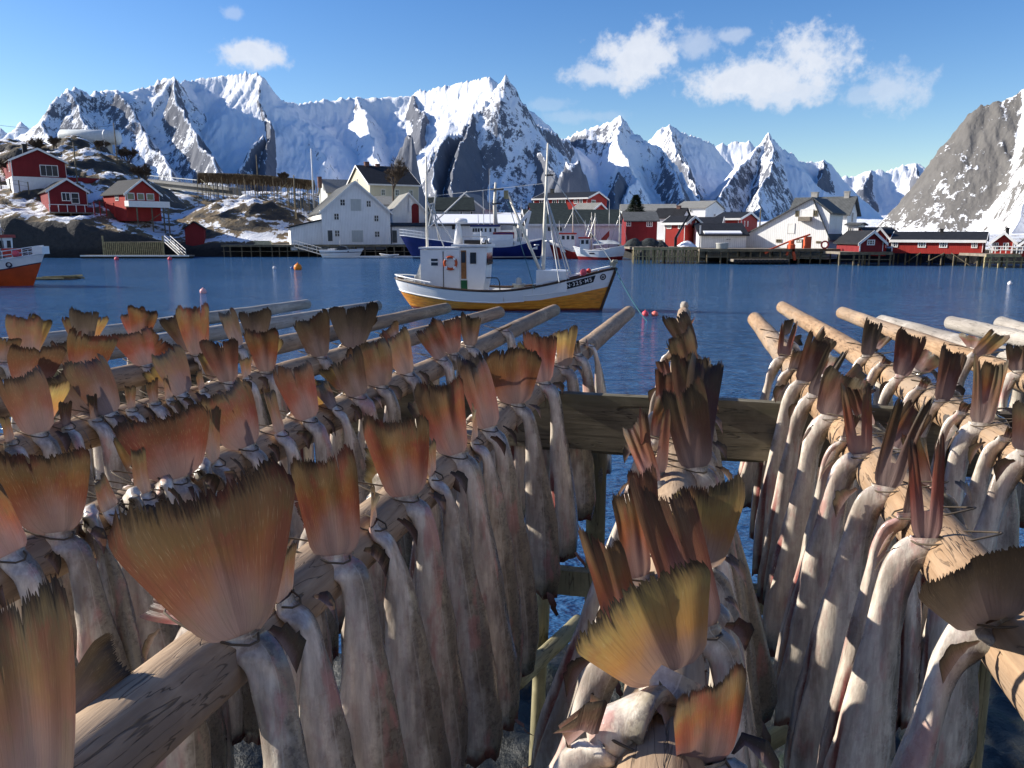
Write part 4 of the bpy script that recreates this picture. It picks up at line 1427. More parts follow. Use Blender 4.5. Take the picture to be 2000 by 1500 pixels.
def ring(R_, r, n=28, m=8, mb=None, c=(0, 0, 0), axis='y'):
    mb = mb or MB()
    vs, fs = [], []
    for i in range(n):
        a = 2 * math.pi * i / n
        for k in range(m):
            b_ = 2 * math.pi * k / m
            rr = R_ + r * math.cos(b_)
            p = (rr * math.cos(a), r * math.sin(b_), rr * math.sin(a))
            if axis == 'z':
                p = (p[0], p[2], p[1])
            vs.append((p[0] + c[0], p[1] + c[1], p[2] + c[2]))
    for i in range(n):
        for k in range(m):
            fs.append((i * m + k, i * m + (k + 1) % m, ((i + 1) % n) * m + (k + 1) % m, ((i + 1) % n) * m + k))
    return mb.add(vs, fs)


def ball(r, n=14, m=10, mb=None, c=(0, 0, 0), sz=1.0):
    mb = mb or MB()
    prof = [(max(.002, r * math.sin(math.pi * i / m)), -r * sz * math.cos(math.pi * i / m)) for i in range(m + 1)]
    return mb.lathe(prof, c, n)


# --- the yellow fishing boat ------------------------------------------------------
YB = 39.3
c0 = at(983, 600, YB)
rt = empty('fishing_boat', (c0.x, c0.y, 0), R(-8), 'moored wooden fishing boat with white strake over a varnished yellow hull', 'fishing boat')
pt, zt = hull(rt, 11.3, 3.5, [(0, 1.52), (.1, 1.36), (.25, 1.12), (.42, .99), (.55, .99), (.7, 1.22), (.85, 1.62), (1, 2.12)],
              [('white_strake', [(0, .92), (.12, .72), (.3, .50), (.5, .42), (.7, .54), (.85, .82), (1, 1.18)], m_strake), ('planked_hull', None, m_varn)], 'round', .72, .85, -.8, .58, M_BROWNT, .38)
# stem post
MB().bar(Vector(pt(1, zt(1), 1)) + Vector((.04, 0, .05)), Vector(pt(1, -.3, 1)) + Vector((.02, 0, 0)), .16, .14).build('stem', M_BROWNT, rt)
mb = MB()
for sgn in (-1,):
    pass
for sgn in (-1, 1):
    mb.tube([Vector(pt(t, zt(t), sgn)) + Vector((0, 0, .20)) for t in [i / 30 for i in range(0, 7)]], .035, 6)
    mb.tube([Vector(pt(t, zt(t), sgn)) + Vector((0, 0, .16)) for t in [.66 + i * .03 for i in range(12)]], .03, 6)
    for t in (0.02, .07, .12, .17, .70, .78, .86, .93):
        mb.tube([Vector(pt(t, zt(t), sgn)), Vector(pt(t, zt(t), sgn)) + Vector((0, 0, .19))], .03, 6)
mb.build('rail', M_CABW, rt)
# rubbing bead along the lower edge of the strake
mb = MB()
lowq = [(0, .92), (.12, .72), (.3, .50), (.5, .42), (.7, .54), (.85, .82), (1, 1.18)]
for sgn in (-1, 1):
    mb.tube([Vector(pt(t, float(np.interp(t, [a for a, _ in lowq], [z for _, z in lowq])), sgn)) for t in np.linspace(0, .62, 26)], .035, 6)
    mb.tube([Vector(pt(t, float(np.interp(t, [a for a, _ in lowq], [z for _, z in lowq])) + .26, sgn)) for t in np.linspace(.62, .995, 16)], .03, 6)
    z6 = float(np.interp(.62, [a for a, _ in lowq], [z for _, z in lowq]))
    mb.tube([Vector(pt(.62, z6, sgn)), Vector(pt(.62, z6 + .26, sgn))], .03, 6)
mb.build('bead', M_CABW, rt)
# aft house and wheelhouse
MB().prism([(-4.05, .8), (-2.05, .8), (-2.05, 3.02), (-4.05, 2.98)], -.95, .95).build('aft_house', M_CABW, rt)
MB().bx(-4.12, -2.0, -1.0, 1.0, 3.03, 3.10).build('aft_roof', M_CABW, rt)
MB().prism([(-2.047, .6), (-.95, .6), (-.78, 1.55), (-.68, 3.1), (-2.047, 3.1)], -.9, .9).build('wheelhouse', M_CABW, rt)
wr = MB().bx(-2.45, -.58, -1.02, 1.02, 3.13, 3.24).build('wheelhouse_roof', M_CABW, rt)
for z0, z1 in ((2.42, 2.54), (2.20, 2.36)):
    f = MB().bx(-3.52, -3.12, -.985, -.952, z0 - .03, z1 + .03).build('window', M_CABW, rt)
    MB().bx(-3.49, -3.15, -.995, -.987, z0, z1).build('pane', M_GLASS, f)
d_ = MB().bx(-1.98, -1.72, -.935, -.902, 1.55, 2.95).build('door', M_DOOR, rt)
MB().bx(-1.96, -1.75, -.945, -.937, 2.35, 2.88).build('pane', M_GLASS, d_)
MB().bx(-2.0, -1.68, -.935, -.902, .62, 1.48).build('green_hatch', M_GREEN, rt)
f = MB().bx(-1.52, -1.22, -.93, -.902, 2.3, 2.85).build('window', M_BLACK, rt)
MB().bx(-1.49, -1.25, -.938, -.932, 2.33, 2.82).build('pane', M_GLASS, f)
for y in (-.6, -.2, .2, .6):
    mtx = Matrix.Translation((-.715, y, 2.55)) @ Matrix.Rotation(R(-6), 4, 'Y')
    f = MB().bx(0, .03, -.16, .16, -.32, .32).build('window', M_BLACK, rt)
    f.matrix_local = mtx @ Matrix.Translation((.012, 0, 0))
    MB().bx(.031, .036, -.13, .13, -.29, .29).build('pane', M_GLASS, f)
MB().bx(-2.9, -2.86, -.965, -.952, .9, 2.9).build('drain_pipe', M_BLACK, rt)
mb = ring(.30, .065)
lb = mb.build('lifebuoy', M_ORH, rt, True)
lb.location = (-2.5, -1.03, 2.33)
tb = MB()
for k in range(4):
    a = math.pi / 4 + k * math.pi / 2
    ring(.30, .07, 28, 8)
    tb.box((.30 * math.cos(a), 0, .30 * math.sin(a)), (.13, .145, .13))
tb.build('bands', M_CABW, lb)
# canvas dodger at the stern
MB().prism([(-4.06, 1.0), (-4.75, 1.1), (-4.55, 1.35), (-4.30, 1.75), (-4.06, 2.4)], -.8, .8).build('canvas_dodger', plain('grey_canvas', (.55, .54, .50), .9, .1), rt)
# radar post, horns, searchlights
MB().lathe([(.26, 0), (.20, .5), (.13, .9), (.12, 1.0)], (-2.3, 0, 3.25), 14).build('radar_post', M_CABW, rt, True)
MB().lathe([(.30, 0), (.34, .06), (.34, .14), (.28, .22), (.05, .25)], (-2.15, 0, 4.28), 18).build('radar_dome', M_CABW, rt, True)
MB().bx(-1.9, -.75, -.5, .9, 3.26, 3.45).build('roof_gear', M_BLACK, rt)
MB().tube([(-1.0, -.7, 3.25), (-1.0, -.7, 3.9)], .03, 6).build('aerial', M_CABW, rt)
for x in (-.95, -.62):
    MB().lathe([(.03, 0), (.11, .02), (.12, .1), (.09, .16)], (0, 0, 0), 12).build('searchlight', M_CABW, rt, True).matrix_local = Matrix.Translation((x, -.85, 3.42)) @ Matrix.Rotation(R(80), 4, 'Y')
rl = MB().tube([(-1.9, -.85, 3.25), (-1.9, -.85, 3.62), (-.7, -.85, 3.62), (-.7, -.85, 3.25)], .025, 6).build('roof_rail', M_METAL, rt)
MB().tube([(-.75, -.7, 1.6), (-.2, -.7, 1.6), (-.08, -.7, 1.4), (-.05, -.7, .75)], .03, 6).build('grab_rail', M_BLACK, rt)
# masts and rigging
MB().tube([(-3.92, 0, 1), (-3.92, 0, 4), (-3.88, 0, 7.55)], [.075, .065, .04], 10).build('aft_mast', M_MAST, rt, True)
MB().tube([(2.02, 0, .9), (2.08, 0, 4), (2.22, 0, 8.1)], [.105, .09, .05], 12).build('main_mast', M_MAST, rt, True)
MB().tube([(2.0, -.1, 1.7), (.25, -.3, 5.75)], [.08, .06], 8).build('cargo_boom', M_MAST, rt, True)
MB().bx(.1, .3, -.42, -.18, 5.45, 5.85).build('block', M_PILE_Y, rt)
MB().tube([(-3.9, 0, 4.0), (-1.85, .2, 5.85)], [.05, .04], 6).build('aft_boom', M_METAL, rt)
for (a, b_) in (((-3.9, 0, 5.4), (-2.9, -.6, 3.1)), ((-3.9, 0, 5.4), (-2.5, .6, 3.1))):
    MB().tube([a, b_], .03, 6).build('mast_stay', M_METAL, rt)
for (a, b_) in (((2.15, 0, 5.55), (2.95, -1.25, 1.45)), ((2.15, 0, 5.6), (3.4, -1.05, 1.6)), ((2.15, 0, 5.55), (2.9, 1.25, 1.45)), ((2.15, 0, 5.6), (3.4, 1.05, 1.6))):
    MB().tube([a, b_], .032, 6).build('shroud', M_METAL, rt)
MB().tube([(2.17, 0, 6.9), (5.55, 0, 2.25)], .022, 5).build('forestay', M_ROPE, rt)
MB().tube([(2.05, 0, 3.4), (2.6, -.55, 3.4)], .04, 6).build('spreader', M_METAL, rt)
MB().tube([(.3, -.3, 5.3), (1.75, -1.3, 1.1)], .018, 5).build('boom_line', M_BROPE, rt)
MB().bx(2.1, 2.5, -.06, .06, 6.55, 6.62).build('mast_light', M_BLACK, rt)
MB().tube([(-3.9, 0, 5.6), (2.16, 0, 6.2)], .012, 4).build('triatic_stay', M_ROPE, rt)
for a_, b_ in (((2.02, .1, 4.2), (2.05, .2, 4.8)),):
    MB().tube([(1.72, -.3, 3.2), (1.72, -.3, 3.25)], .13, 10).build('float', M_CABW, rt)
# deck gear
MB().prism([(1.75, .8), (3.3, .95), (3.25, 1.95), (1.78, 2.0)], -.85, .85).build('fore_house', M_CABW, rt)
MB().lathe([(.30, 0), (.28, .25), (.38, .28), (.38, .36), (.26, .38), (.26, .48), (.34, .50), (.34, .58), (.15, .62), (.12, .85), (.03, .9)], (.85, -.4, .72), 16).build('winch', plain('winch_paint', (.6, .58, .5), .5, .1), rt, True)
MB().bx(-.5, 1.3, -.9, .9, .62, .88).build('hold_coaming', M_BROWNT, rt)
ball(.17, 12, 8, None, (4.1, -.85, 1.92)).build('fender', M_PINK, rt, True)
ball(.12, 12, 8, None, (4.35, -.7, 1.98)).build('fender', M_REDP, rt, True)
MB().box((5.5, 0, 2.25), (.3, .28, .26)).lathe([(.12, -.1), (.16, 0), (.12, .1)], (5.6, 0, 2.4), 12).build('bow_roller', plain('bow_gear', (.35, .33, .25), .6, .3, 8), rt)
nb = MB()
xs_ = [.800, .918]


def on_side(t, z, out=.02):
    a = Vector(pt(t, z, -1))
    b_ = Vector(pt(t + .01, z, -1))
    c_ = Vector(pt(t, z + .1, -1))
    tx = (b_ - a).normalized()
    tz = (c_ - a)
    tz = (tz - tx * tz.dot(tx)).normalized()
    n = tx.cross(tz)
    if n.y > 0:
        n = -n
    return a + n * out, tx, tz, n


ts = np.linspace(.800, .922, 9)
vs, fs = [], []
for t in ts:
    zc = zt(t) - .28
    for dz in (-.17, .17):
        for out in (.004, .022):
            p_, *_r = on_side(t, zc + dz * 1.0, out)
            vs.append(p_)
for i in range(8):
    a = i * 4
    fs += [(a + 1, a + 5, a + 7, a + 3), (a, a + 2, a + 6, a + 4), (a, a + 4, a + 5, a + 1), (a + 2, a + 3, a + 7, a + 6)]
fs += [(0, 1, 3, 2), (32, 34, 35, 33)]
board = MB().add(vs, fs).build('name_board', M_BLACK, rt)
chars = 'N·325·MS'
wd = [.9, .5, .8, .8, .8, .5, 1.05, .8]
pos, tot = [], sum(wd)
acc = 0
for ch, w_ in zip(chars, wd):
    t = .808 + (.914 - .808) * (acc + w_ / 2) / tot
    acc += w_
    p_, tx, tz, n = on_side(t, zt(t) - .28, .024)
    # the line of writing follows the sheer
    q0, *_ = on_side(t - .01, zt(t - .01) - .28, .024)
    q1, *_ = on_side(t + .01, zt(t + .01) - .28, .024)
    tx = (q1 - q0).normalized()
    ty = n.cross(tx)
    mtx = Matrix((tx, ty, n)).transposed().to_4x4()
    mtx.translation = p_
    text_part(ch, .265, M_CABW, board, mtx)
p_, tx, tz, n = on_side(.957, zt(.957) - .3, .012)
mtx = Matrix((tx, n, n.cross(tx) * -1)).transposed().to_4x4()
mtx.translation = p_
em = ring(.13, .028, 24, 6).build('emblem', M_BLACK, rt)
em.matrix_local = mtx
MB().tube([(-.05, 0, -.05), (0, 0, .07), (.05, 0, -.05)], .02, 6).tube([(-.06, 0, .02), (.06, 0, .02)], .02, 6).build('emblem_mark', M_BLACK, em)
# mooring line
wpos = rt.matrix_basis @ Vector((5.62, 0, 2.1))
qq = at_z(1228, 612, 0.0)
ln = MB()
ln.tube([wpos.lerp(Vector((wpos.x + .95, wpos.y - 5.5, -.2)), t) - Vector((0, 0, .25 * 4 * t * (1 - t))) for t in np.linspace(0, 1, 10)], .03, 6)
tag(ln.build('mooring_rope', M_BROPE), 'blue green mooring rope running from the yellow boat\'s bow into the water', 'rope')

# --- the blue ship --------------------------------------------------------------------
YS = 117.5
c0 = at(922, 505, YS)
rt = empty('fishing_ship', (c0.x, c0.y, 0), R(180 + 3), 'large dark blue fishing ship with white wheelhouse moored behind the yellow boat', 'ship')
pt, zt = hull(rt, 21.5, 6.4, [(0, 3.0), (.1, 2.5), (.25, 1.75), (.5, 1.75), (.7, 2.6), (.85, 3.0), (1, 3.5)],
              [('blue_hull', [(0, .36), (1, .36)], M_BLUE), ('white_line', [(0, .24), (1, .24)], M_HWHITE), ('lower_hull', None, M_NAVY)], 'transom', 1.9, .6, -1.2, .42, M_HWHITE, .3, None, .14)
S_ = lambda u: (922 - u) / 1500 * YS            # local x of a column
Z_ = lambda v: at(0, v, YS).z
mb = MB()
for sgn in (-1, 1):
    for h_ in (.45, .9):
        mb.tube([Vector(pt(t, zt(t), sgn)) + Vector((0, 0, h_)) for t in np.linspace(.84, 1, 8)], .04, 5)
    for t in np.linspace(.84, 1, 8):
        mb.tube([Vector(pt(t, zt(t), sgn)), Vector(pt(t, zt(t), sgn)) + Vector((0, 0, .9))], .035, 5)
mb.build('bow_rail', M_CABW, rt)
wh = MB()
x0, x1 = S_(958), S_(922)
wh.bx(S_(1000), S_(924), -2.4, 2.4, 1.5, Z_(458))
wh.build('deckhouse', M_CABW, rt)
wh = MB().prism([(S_(972), Z_(458) + .003), (S_(926), Z_(458) + .003), (S_(921), Z_(443)), (S_(972), Z_(443))], -1.9, 1.9).build('wheelhouse', M_CABW, rt)
MB().bx(S_(975), S_(919), -2.1, 2.1, Z_(443) + .003, Z_(439)).build('wheelhouse_roof', M_BLUE, rt)
for i, u in enumerate((925.5, 930, 935, 940.5, 948, 957, 966)):
    f = MB().bx(S_(u) - .14, S_(u) + .14, 1.905, 1.94, Z_(453), Z_(446)).build('window', M_BLACK, rt)
    MB().bx(S_(u) - .10, S_(u) + .10, 1.942, 1.948, Z_(452.4), Z_(446.6)).build('pane', M_GLASS, f)
for y in (-1.4, -.7, 0, .7, 1.4):
    f = MB().bx(S_(923.2), S_(922.8), y - .2, y + .2, Z_(453), Z_(446)).build('window', M_BLACK, rt)
MB().tube([(S_(968), 0, Z_(440)), (S_(966), 0, Z_(400)), (S_(968), 0, Z_(356))], [.34, .26, .16], 12).build('mast', M_MAST, rt, True)
MB().bx(S_(983), S_(958), -.9, .9, Z_(371), Z_(368.5)).build('crosstree', M_BLACK, rt)
MB().bx(S_(980), S_(960), -.6, .6, Z_(399), Z_(397)).build('crosstree', M_BLACK, rt)
for u, v0, v1 in ((945, 440, 372), (957, 440, 330), (1017, 470, 385), (935, 440, 415)):
    MB().tube([(S_(u), .5, Z_(v0)), (S_(u - 1), .5, Z_(v1))], [.06, .03], 6).build('aerial', M_METAL, rt)
MB().bx(S_(1000), S_(978), -1.2, 1.2, Z_(449), Z_(440)).build('exhaust_casing', M_METAL, rt)
MB().tube([(S_(1002), 1.8, Z_(460)), (S_(962), 1.8, Z_(460))], [.52, .52], 12).build('lifeboat_cover', M_REDH, rt, True)
MB().bx(S_(998), S_(966), 1.35, 2.3, Z_(458) + .1, Z_(455)).build('lifeboat_canopy', M_BLUE, rt)
# deck crane with pale knuckle
MB().tube([(S_(1013), 0, 1.6), (S_(1013), 0, Z_(436))], [.35, .28], 10).build('crane_post', M_MAST, rt, True)
MB().bar((S_(1011), 0, Z_(440)), (S_(1034), 0, Z_(412)), .55, .5).build('crane_arm', M_CABW, rt)
MB().bar((S_(1034), 0, Z_(412)), (S_(1026), 0, Z_(447)), .4, .35).build('crane_jib', M_CABW, rt)
mb = MB()
for t in np.linspace(.16, .46, 9):
    for sgn in (1,):
        p_ = Vector(pt(t, zt(t), sgn))
        mb.tube([p_, p_ + Vector((0, 0, 1.0))], .04, 5)
mb.tube([Vector(pt(t, zt(t), 1)) + Vector((0, 0, 1.0)) for t in np.linspace(.16, .46, 9)], .05, 5)
mb.build('side_rail', M_CABW, rt)
MB().bx(S_(1046), S_(1002), -2.3, 2.2, 1.4, Z_(472)).build('aft_deckhouse', M_CABW, rt)
# bow gallows
for (a, b_) in (((835, 470), (850, 398)), ((860, 470), (850, 398)), ((850, 398), (838, 402)), ((846, 440), (856, 372))):
    MB().tube([(S_(a[0]), .8, Z_(a[1])), (S_(b_[0]), .8, Z_(b_[1]))], .13, 7).build('gallows', M_METAL, rt)
p_ = Vector(pt(.83, 2.35, 1))
text_part('N 18 M', .62, M_CABW, rt, Matrix.Translation((S_(856), p_.y + .12, 2.35)) @ Matrix.Rotation(math.pi, 4, 'Z') @ Matrix.Rotation(math.pi / 2, 4, 'X'))

# --- two red and white boats on the inner quay --------------------------------------------


def small_boat(label, u0, u1, vwl, Y, sheer, bands, rz, roofm, cab, masts, stern='transom', B=3.8, flip=False, name='fishing_boat', extra=None, capm=None, rake=.8):
    L = (u1 - u0) / 1500 * Y
    c_ = at((u0 + u1) / 2, vwl, Y)
    rt = empty(name, (c_.x, c_.y, 0), R(rz), label, 'fishing boat')
    pt, zt = hull(rt, L, B, sheer, bands, stern, rake, .4, -.8, .5, capm or M_HWHITE, .35)
    sg = -1 if flip else 1
    for (x0, x1, z0, z1, hw_) in cab:
        w_ = MB().prism([(x0, z0), (x1, z0), (x1 + .12, z1), (x0, z1)], -hw_, hw_).build('wheelhouse', M_CABW, rt)
        MB().bx(x0 - .15, x1 + .3, -hw_ - .12, hw_ + .12, z1 + .003, z1 + .22).build('wheelhouse_roof', roofm, rt)
        n = max(2, int((x1 - x0) / .6))
        for i in range(n):
            xx = x0 + (x1 - x0) * (i + .5) / n
            for sy in (-1, 1):
                f = MB().bx(xx - .2, xx + .2, sy * (hw_ + .002), sy * (hw_ + .035), z1 - .75, z1 - .2).build('window', M_BLACK, rt)
                MB().bx(xx - .16, xx + .16, sy * (hw_ + .037), sy * (hw_ + .042), z1 - .71, z1 - .24).build('pane', M_GLASS, f)
        for y in (-.5, .0, .5):
            f = MB().bx(x1 + .075, x1 + .14, y * hw_ * 1.3 - .18, y * hw_ * 1.3 + .18, z1 - .72, z1 - .2).build('window', M_BLACK, rt)
    for (x, z0, z1, r_) in masts:
        MB().tube([(x, 0, z0), (x + .05, 0, z1)], [r_, r_ * .5], 8).build('mast', M_MAST if r_ > .06 else M_METAL, rt, True)
        if r_ > .06:
            MB().tube([(x, 0, z1 * .93), (x - 1.3, -.8, z0 + .3)], .03, 5).build('stay', M_METAL, rt)
            MB().tube([(x, 0, z1 * .93), (x + 1.4, .6, z0 + .3)], .03, 5).build('stay', M_METAL, rt)
            MB().bx(x - .04, x + .04, -.7, .7, z1 * .8, z1 * .8 + .07).build('crosstree', M_METAL, rt)
    return rt, pt, zt


small_boat('dark red fishing boat with a red wheelhouse roof beside the long warehouse', 1072, 1180, 500, 117.5, [(0, 1.5), (.3, 1.2), (.6, 1.3), (.8, 1.9), (1, 2.6)],
           [('bulwark', [(0, 1.2), (.3, .95), (.6, 1.05), (.8, 1.55), (1, 2.1)], M_HWHITE), ('red_hull', None, M_REDH)], 172, M_REDP, [(.2, 2.3, 1.0, 3.6, 1.1)], [(.6, 3.8, 7.6, .09), (-2.2, 1.3, 6.8, .08), (2.6, 2, 5.6, .05)])
rt, pt, zt = small_boat('white fishing boat with red waterline, pale net awning and dark red flag', 1120, 1219, 505, 113, [(0, 2.0), (.25, 1.7), (.5, 1.25), (.75, 1.3), (1, 1.9)],
                        [('white_hull', [(0, .55), (.4, .35), (1, .5)], M_HWHITE), ('red_bottom', None, M_REDH)], 174, M_REDP, [(1.4, 2.7, .9, 3.0, .9)],
                        [(.6, 1.5, 6.6, .09), (-2.9, 1.8, 7.0, .08), (-1.4, 1.5, 8.4, .05), (2.0, 3.2, 5.6, .05)])
xx, yy = np.meshgrid(np.linspace(-2.9, .9, 14), np.linspace(-1.4, 1.4, 8))
aw = grid_object('net_awning', xx, yy, 2.1 + .75 * np.cos(yy) * (1 - .12 * (xx + 1) ** 2) + fbm(xx, yy, 3) * .15, plain('grey_netting', (.42, .45, .47), .9, .15))
aw.parent = rt
fl = MB().add([(-1.45, .02, 4.2), (-.2, .05, 2.9), (-.9, .15, 2.55), (-1.45, .02, 3.4), (-1.45, .05, 4.2), (-.2, .08, 2.9), (-.9, .18, 2.55), (-1.45, .05, 3.4)],
              [(0, 1, 2, 3), (7, 6, 5, 4), (0, 4, 5, 1), (1, 5, 6, 2), (2, 6, 7, 3), (3, 7, 4, 0)]).build('flag', M_REDH, rt)
p_ = Vector(pt(.62, .85, 1))
MB().bx(p_.x - .9, p_.x + .7, p_.y + .0, p_.y + .06, .8, 1.0).build('name_board', M_NAVY, rt)
# --- orange hulled boat at the left edge ---------------------------------------------------
YO = 57
rt, pt, zt = small_boat('orange hulled white boat cut off by the left edge of the photo', -190, 97, 553, YO, [(0, 1.5), (.4, 1.5), (.7, 1.75), (.9, 2.1), (1, 2.35)],
                        [('bulwark', [(0, 1.0), (.5, .95), (.8, 1.25), (1, 1.72)], M_HWHITE), ('dark_line', [(0, .92), (.5, .87), (.8, 1.17), (1, 1.64)], M_NAVY), ('orange_hull', None, M_ORH)], -3, M_REDH,
                        [(-.8, 2.2, 1.2, 3.45, 1.2)], [(2.35, 2, 4.9, .05), (.8, 3.6, 6.5, .09)], B=4.0, rake=1.1)
MB().bar((.6, -.6, 3.7), (1.0, -.3, 5.2), .08).bar((1.9, -.6, 3.7), (1.0, -.3, 5.2), .08).bx(.4, 1.3, -.5, .5, 4.3, 4.7).build('radar_arch', M_METAL, rt)
MB().lathe([(.3, 0), (.34, .08), (.3, .2), (.05, .24)], (1.05, -.2, 5.25), 14).build('radar_dome', M_CABW, rt, True)
mb = MB()
for sgn in (-1, 1):
    for h_ in (.3, .6):
        mb.tube([Vector(pt(t, zt(t), sgn)) + Vector((0, 0, h_)) for t in np.linspace(.74, 1, 8)], .035, 5)
    for t in np.linspace(.74, 1, 6):
        mb.tube([Vector(pt(t, zt(t), sgn)), Vector(pt(t, zt(t), sgn)) + Vector((0, 0, .6))], .03, 5)
mb.build('bow_rail', M_CABW, rt)
ball(.24, 14, 10, None, (4.0, -1.0, 2.35)).build('fender', M_PINK, rt, True)
MB().bx(2.6, 3.4, -.5, .5, 2.1, 2.7).build('net_bin', M_REDP, rt)
MB().bx(4.85, 5.6, -.4, .4, 2.3, 2.85).build('anchor_pulpit', M_CABW, rt)
p_ = Vector(pt(.84, 1.62, -1))
o_ = ring(.16, .05, 20, 6).build('emblem', M_NAVY, rt)
o_.location = (Vector(pt(.83, 1.55, -1)) + Vector((0, -.03, 0)))
o_.rotation_euler = (0, 0, R(28))
text_part('S', .42, M_NAVY, rt, Matrix.Translation(Vector(pt(.745, 1.45, -1)) + Vector((0, -.05, 0))) @ Matrix.Rotation(R(22), 4, 'Z') @ Matrix.Rotation(math.pi / 2, 4, 'X'))
# floating bundle of poles off its bow
rt = empty('timber_raft', tuple(at_z(112, 546, 0)), R(4), 'low bundle of floating timber off the orange boat\'s bow', 'raft')
rnd = random.Random(2)
for i in range(9):
    y = rnd.uniform(-.8, .8)
    x = rnd.uniform(-.5, .5)
    MB().tube([(x - 1.3, y, rnd.uniform(.0, .3)), (x + 1.4, y + rnd.uniform(-.3, .3), rnd.uniform(.0, .35))], .07, 6).build('timber', M_PILE_Y, rt)
MB().bx(-1.5, 1.5, -.8, .8, -.2, .06).build('float', M_BLACK, rt)
# --- white motorboat and a rowing boat by the white house ----------------------------------------
rt, pt, zt = small_boat('white open motorboat with dark stripe moored before the white three storey house', 627, 710, 500, 121.5, [(0, 1.15), (.5, 1.1), (1, 1.35)],
                        [('topsides', [(0, .8), (1, .95)], M_HWHITE), ('stripe', [(0, .70), (1, .84)], M_NAVY), ('white_hull', None, M_HWHITE)], -2, M_CABW, [], [(-.3, 1.2, 2.8, .05)], B=2.3)
MB().prism([(-.9, .9), (1.3, .9), (.7, 1.75), (-.2, 1.85)], -.8, .8).build('windscreen', M_GLASS, rt)
MB().bx(-2.0, -.95, -.85, .85, .8, 1.4).build('cockpit_cover', M_CABW, rt)
rt, pt, zt = small_boat('small grey rowing boat by the jetty left of the blue ship', 742, 778, 503, 121, [(0, .5), (.5, .42), (1, .62)], [('white_hull', None, plain('grey_dinghy', (.5, .5, .5), .5, .1))], 180, M_CABW, [], [], B=1.4, name='rowing_boat', rake=.4)
rt['category'] = 'rowing boat'
p = at(712, 505, 120.5)
rt = empty('pontoon', (p.x, p.y, 0), 0, 'narrow low pontoon beneath the motorboat and the rowing boat', 'pontoon')
MB().bx(-6.5, 7.5, 0, 1.4, .05, .3).build('deck', M_DECK, rt)
MB().bx(-6.5, 7.5, -.05, -.004, .06, .32).build('edge_strip', M_TRIM, rt)


# --- buoys ------------------------------------------------------------------------------------
def buoy(u, v, r, mat, label, sz=1.0, cap=None):
    q = at_z(u, v, 0)
    rt = empty('buoy', (q.x, q.y, 0), 0, label, 'buoy')
    ball(r, 16, 12, None, (0, 0, r * .55), sz).build('float', mat, rt, True)
    MB().lathe([(r * .22, 0), (r * .2, r * .2), (r * .1, r * .3)], (0, 0, r * 1.5 * sz), 10).build('lifting_eye', cap or mat, rt)
    return rt


M_ORB = plain('orange_buoy', (0.80, 0.24, 0.02), .45, .1, 4)
M_WB = plain('white_buoy', (0.75, 0.72, 0.72), .45, .1, 4)
M_BB = plain('blue_buoy', (0.12, 0.2, 0.45), .45, .1, 4)
buoy(582, 527, .42, M_ORB, 'orange ball buoy floating left of the yellow boat')
buoy(570, 525, .16, M_BB, 'tiny bluish buoy just left of the orange ball buoy')
buoy(536, 525, .18, M_WB, 'tiny white buoy farther left of the orange ball buoy')
buoy(397, 573, .21, plain('faded_pink', (0.80, 0.42, 0.42), .45, .1, 4), 'pale pink buoy alone on the water at the left')
buoy(1260, 617, .155, M_PINK, 'round hot pink buoy, left of the pair near the central fish')
buoy(1279, 617, .165, plain('coral_buoy', (0.82, 0.20, 0.16), .45, .1, 4), 'wider coral red buoy, right of the pair near the central fish', .8)
buoy(228, 508, .30, M_PINK, 'red buoy hanging at the long pontoon\'s left half')
buoy(332, 508, .30, M_PINK, 'red buoy at the right end of the long pontoon')
buoy(1972, 556, .16, M_WB, 'tiny white float alone on the water near the right edge')
# lifebuoy on the white building, pink buoys by the right deck
o = ring(.42, .10, 24, 8).build('lifebuoy', M_REDP, smooth=True)
o.location = at(1611, 478, 96.6)
tag(o, 'red lifebuoy hanging at the right corner of the big white building', 'lifebuoy')
# ------------------------------------------------------------------ fish racks in the foreground
ZP = CAM_H - 0.65                # height of the drying poles


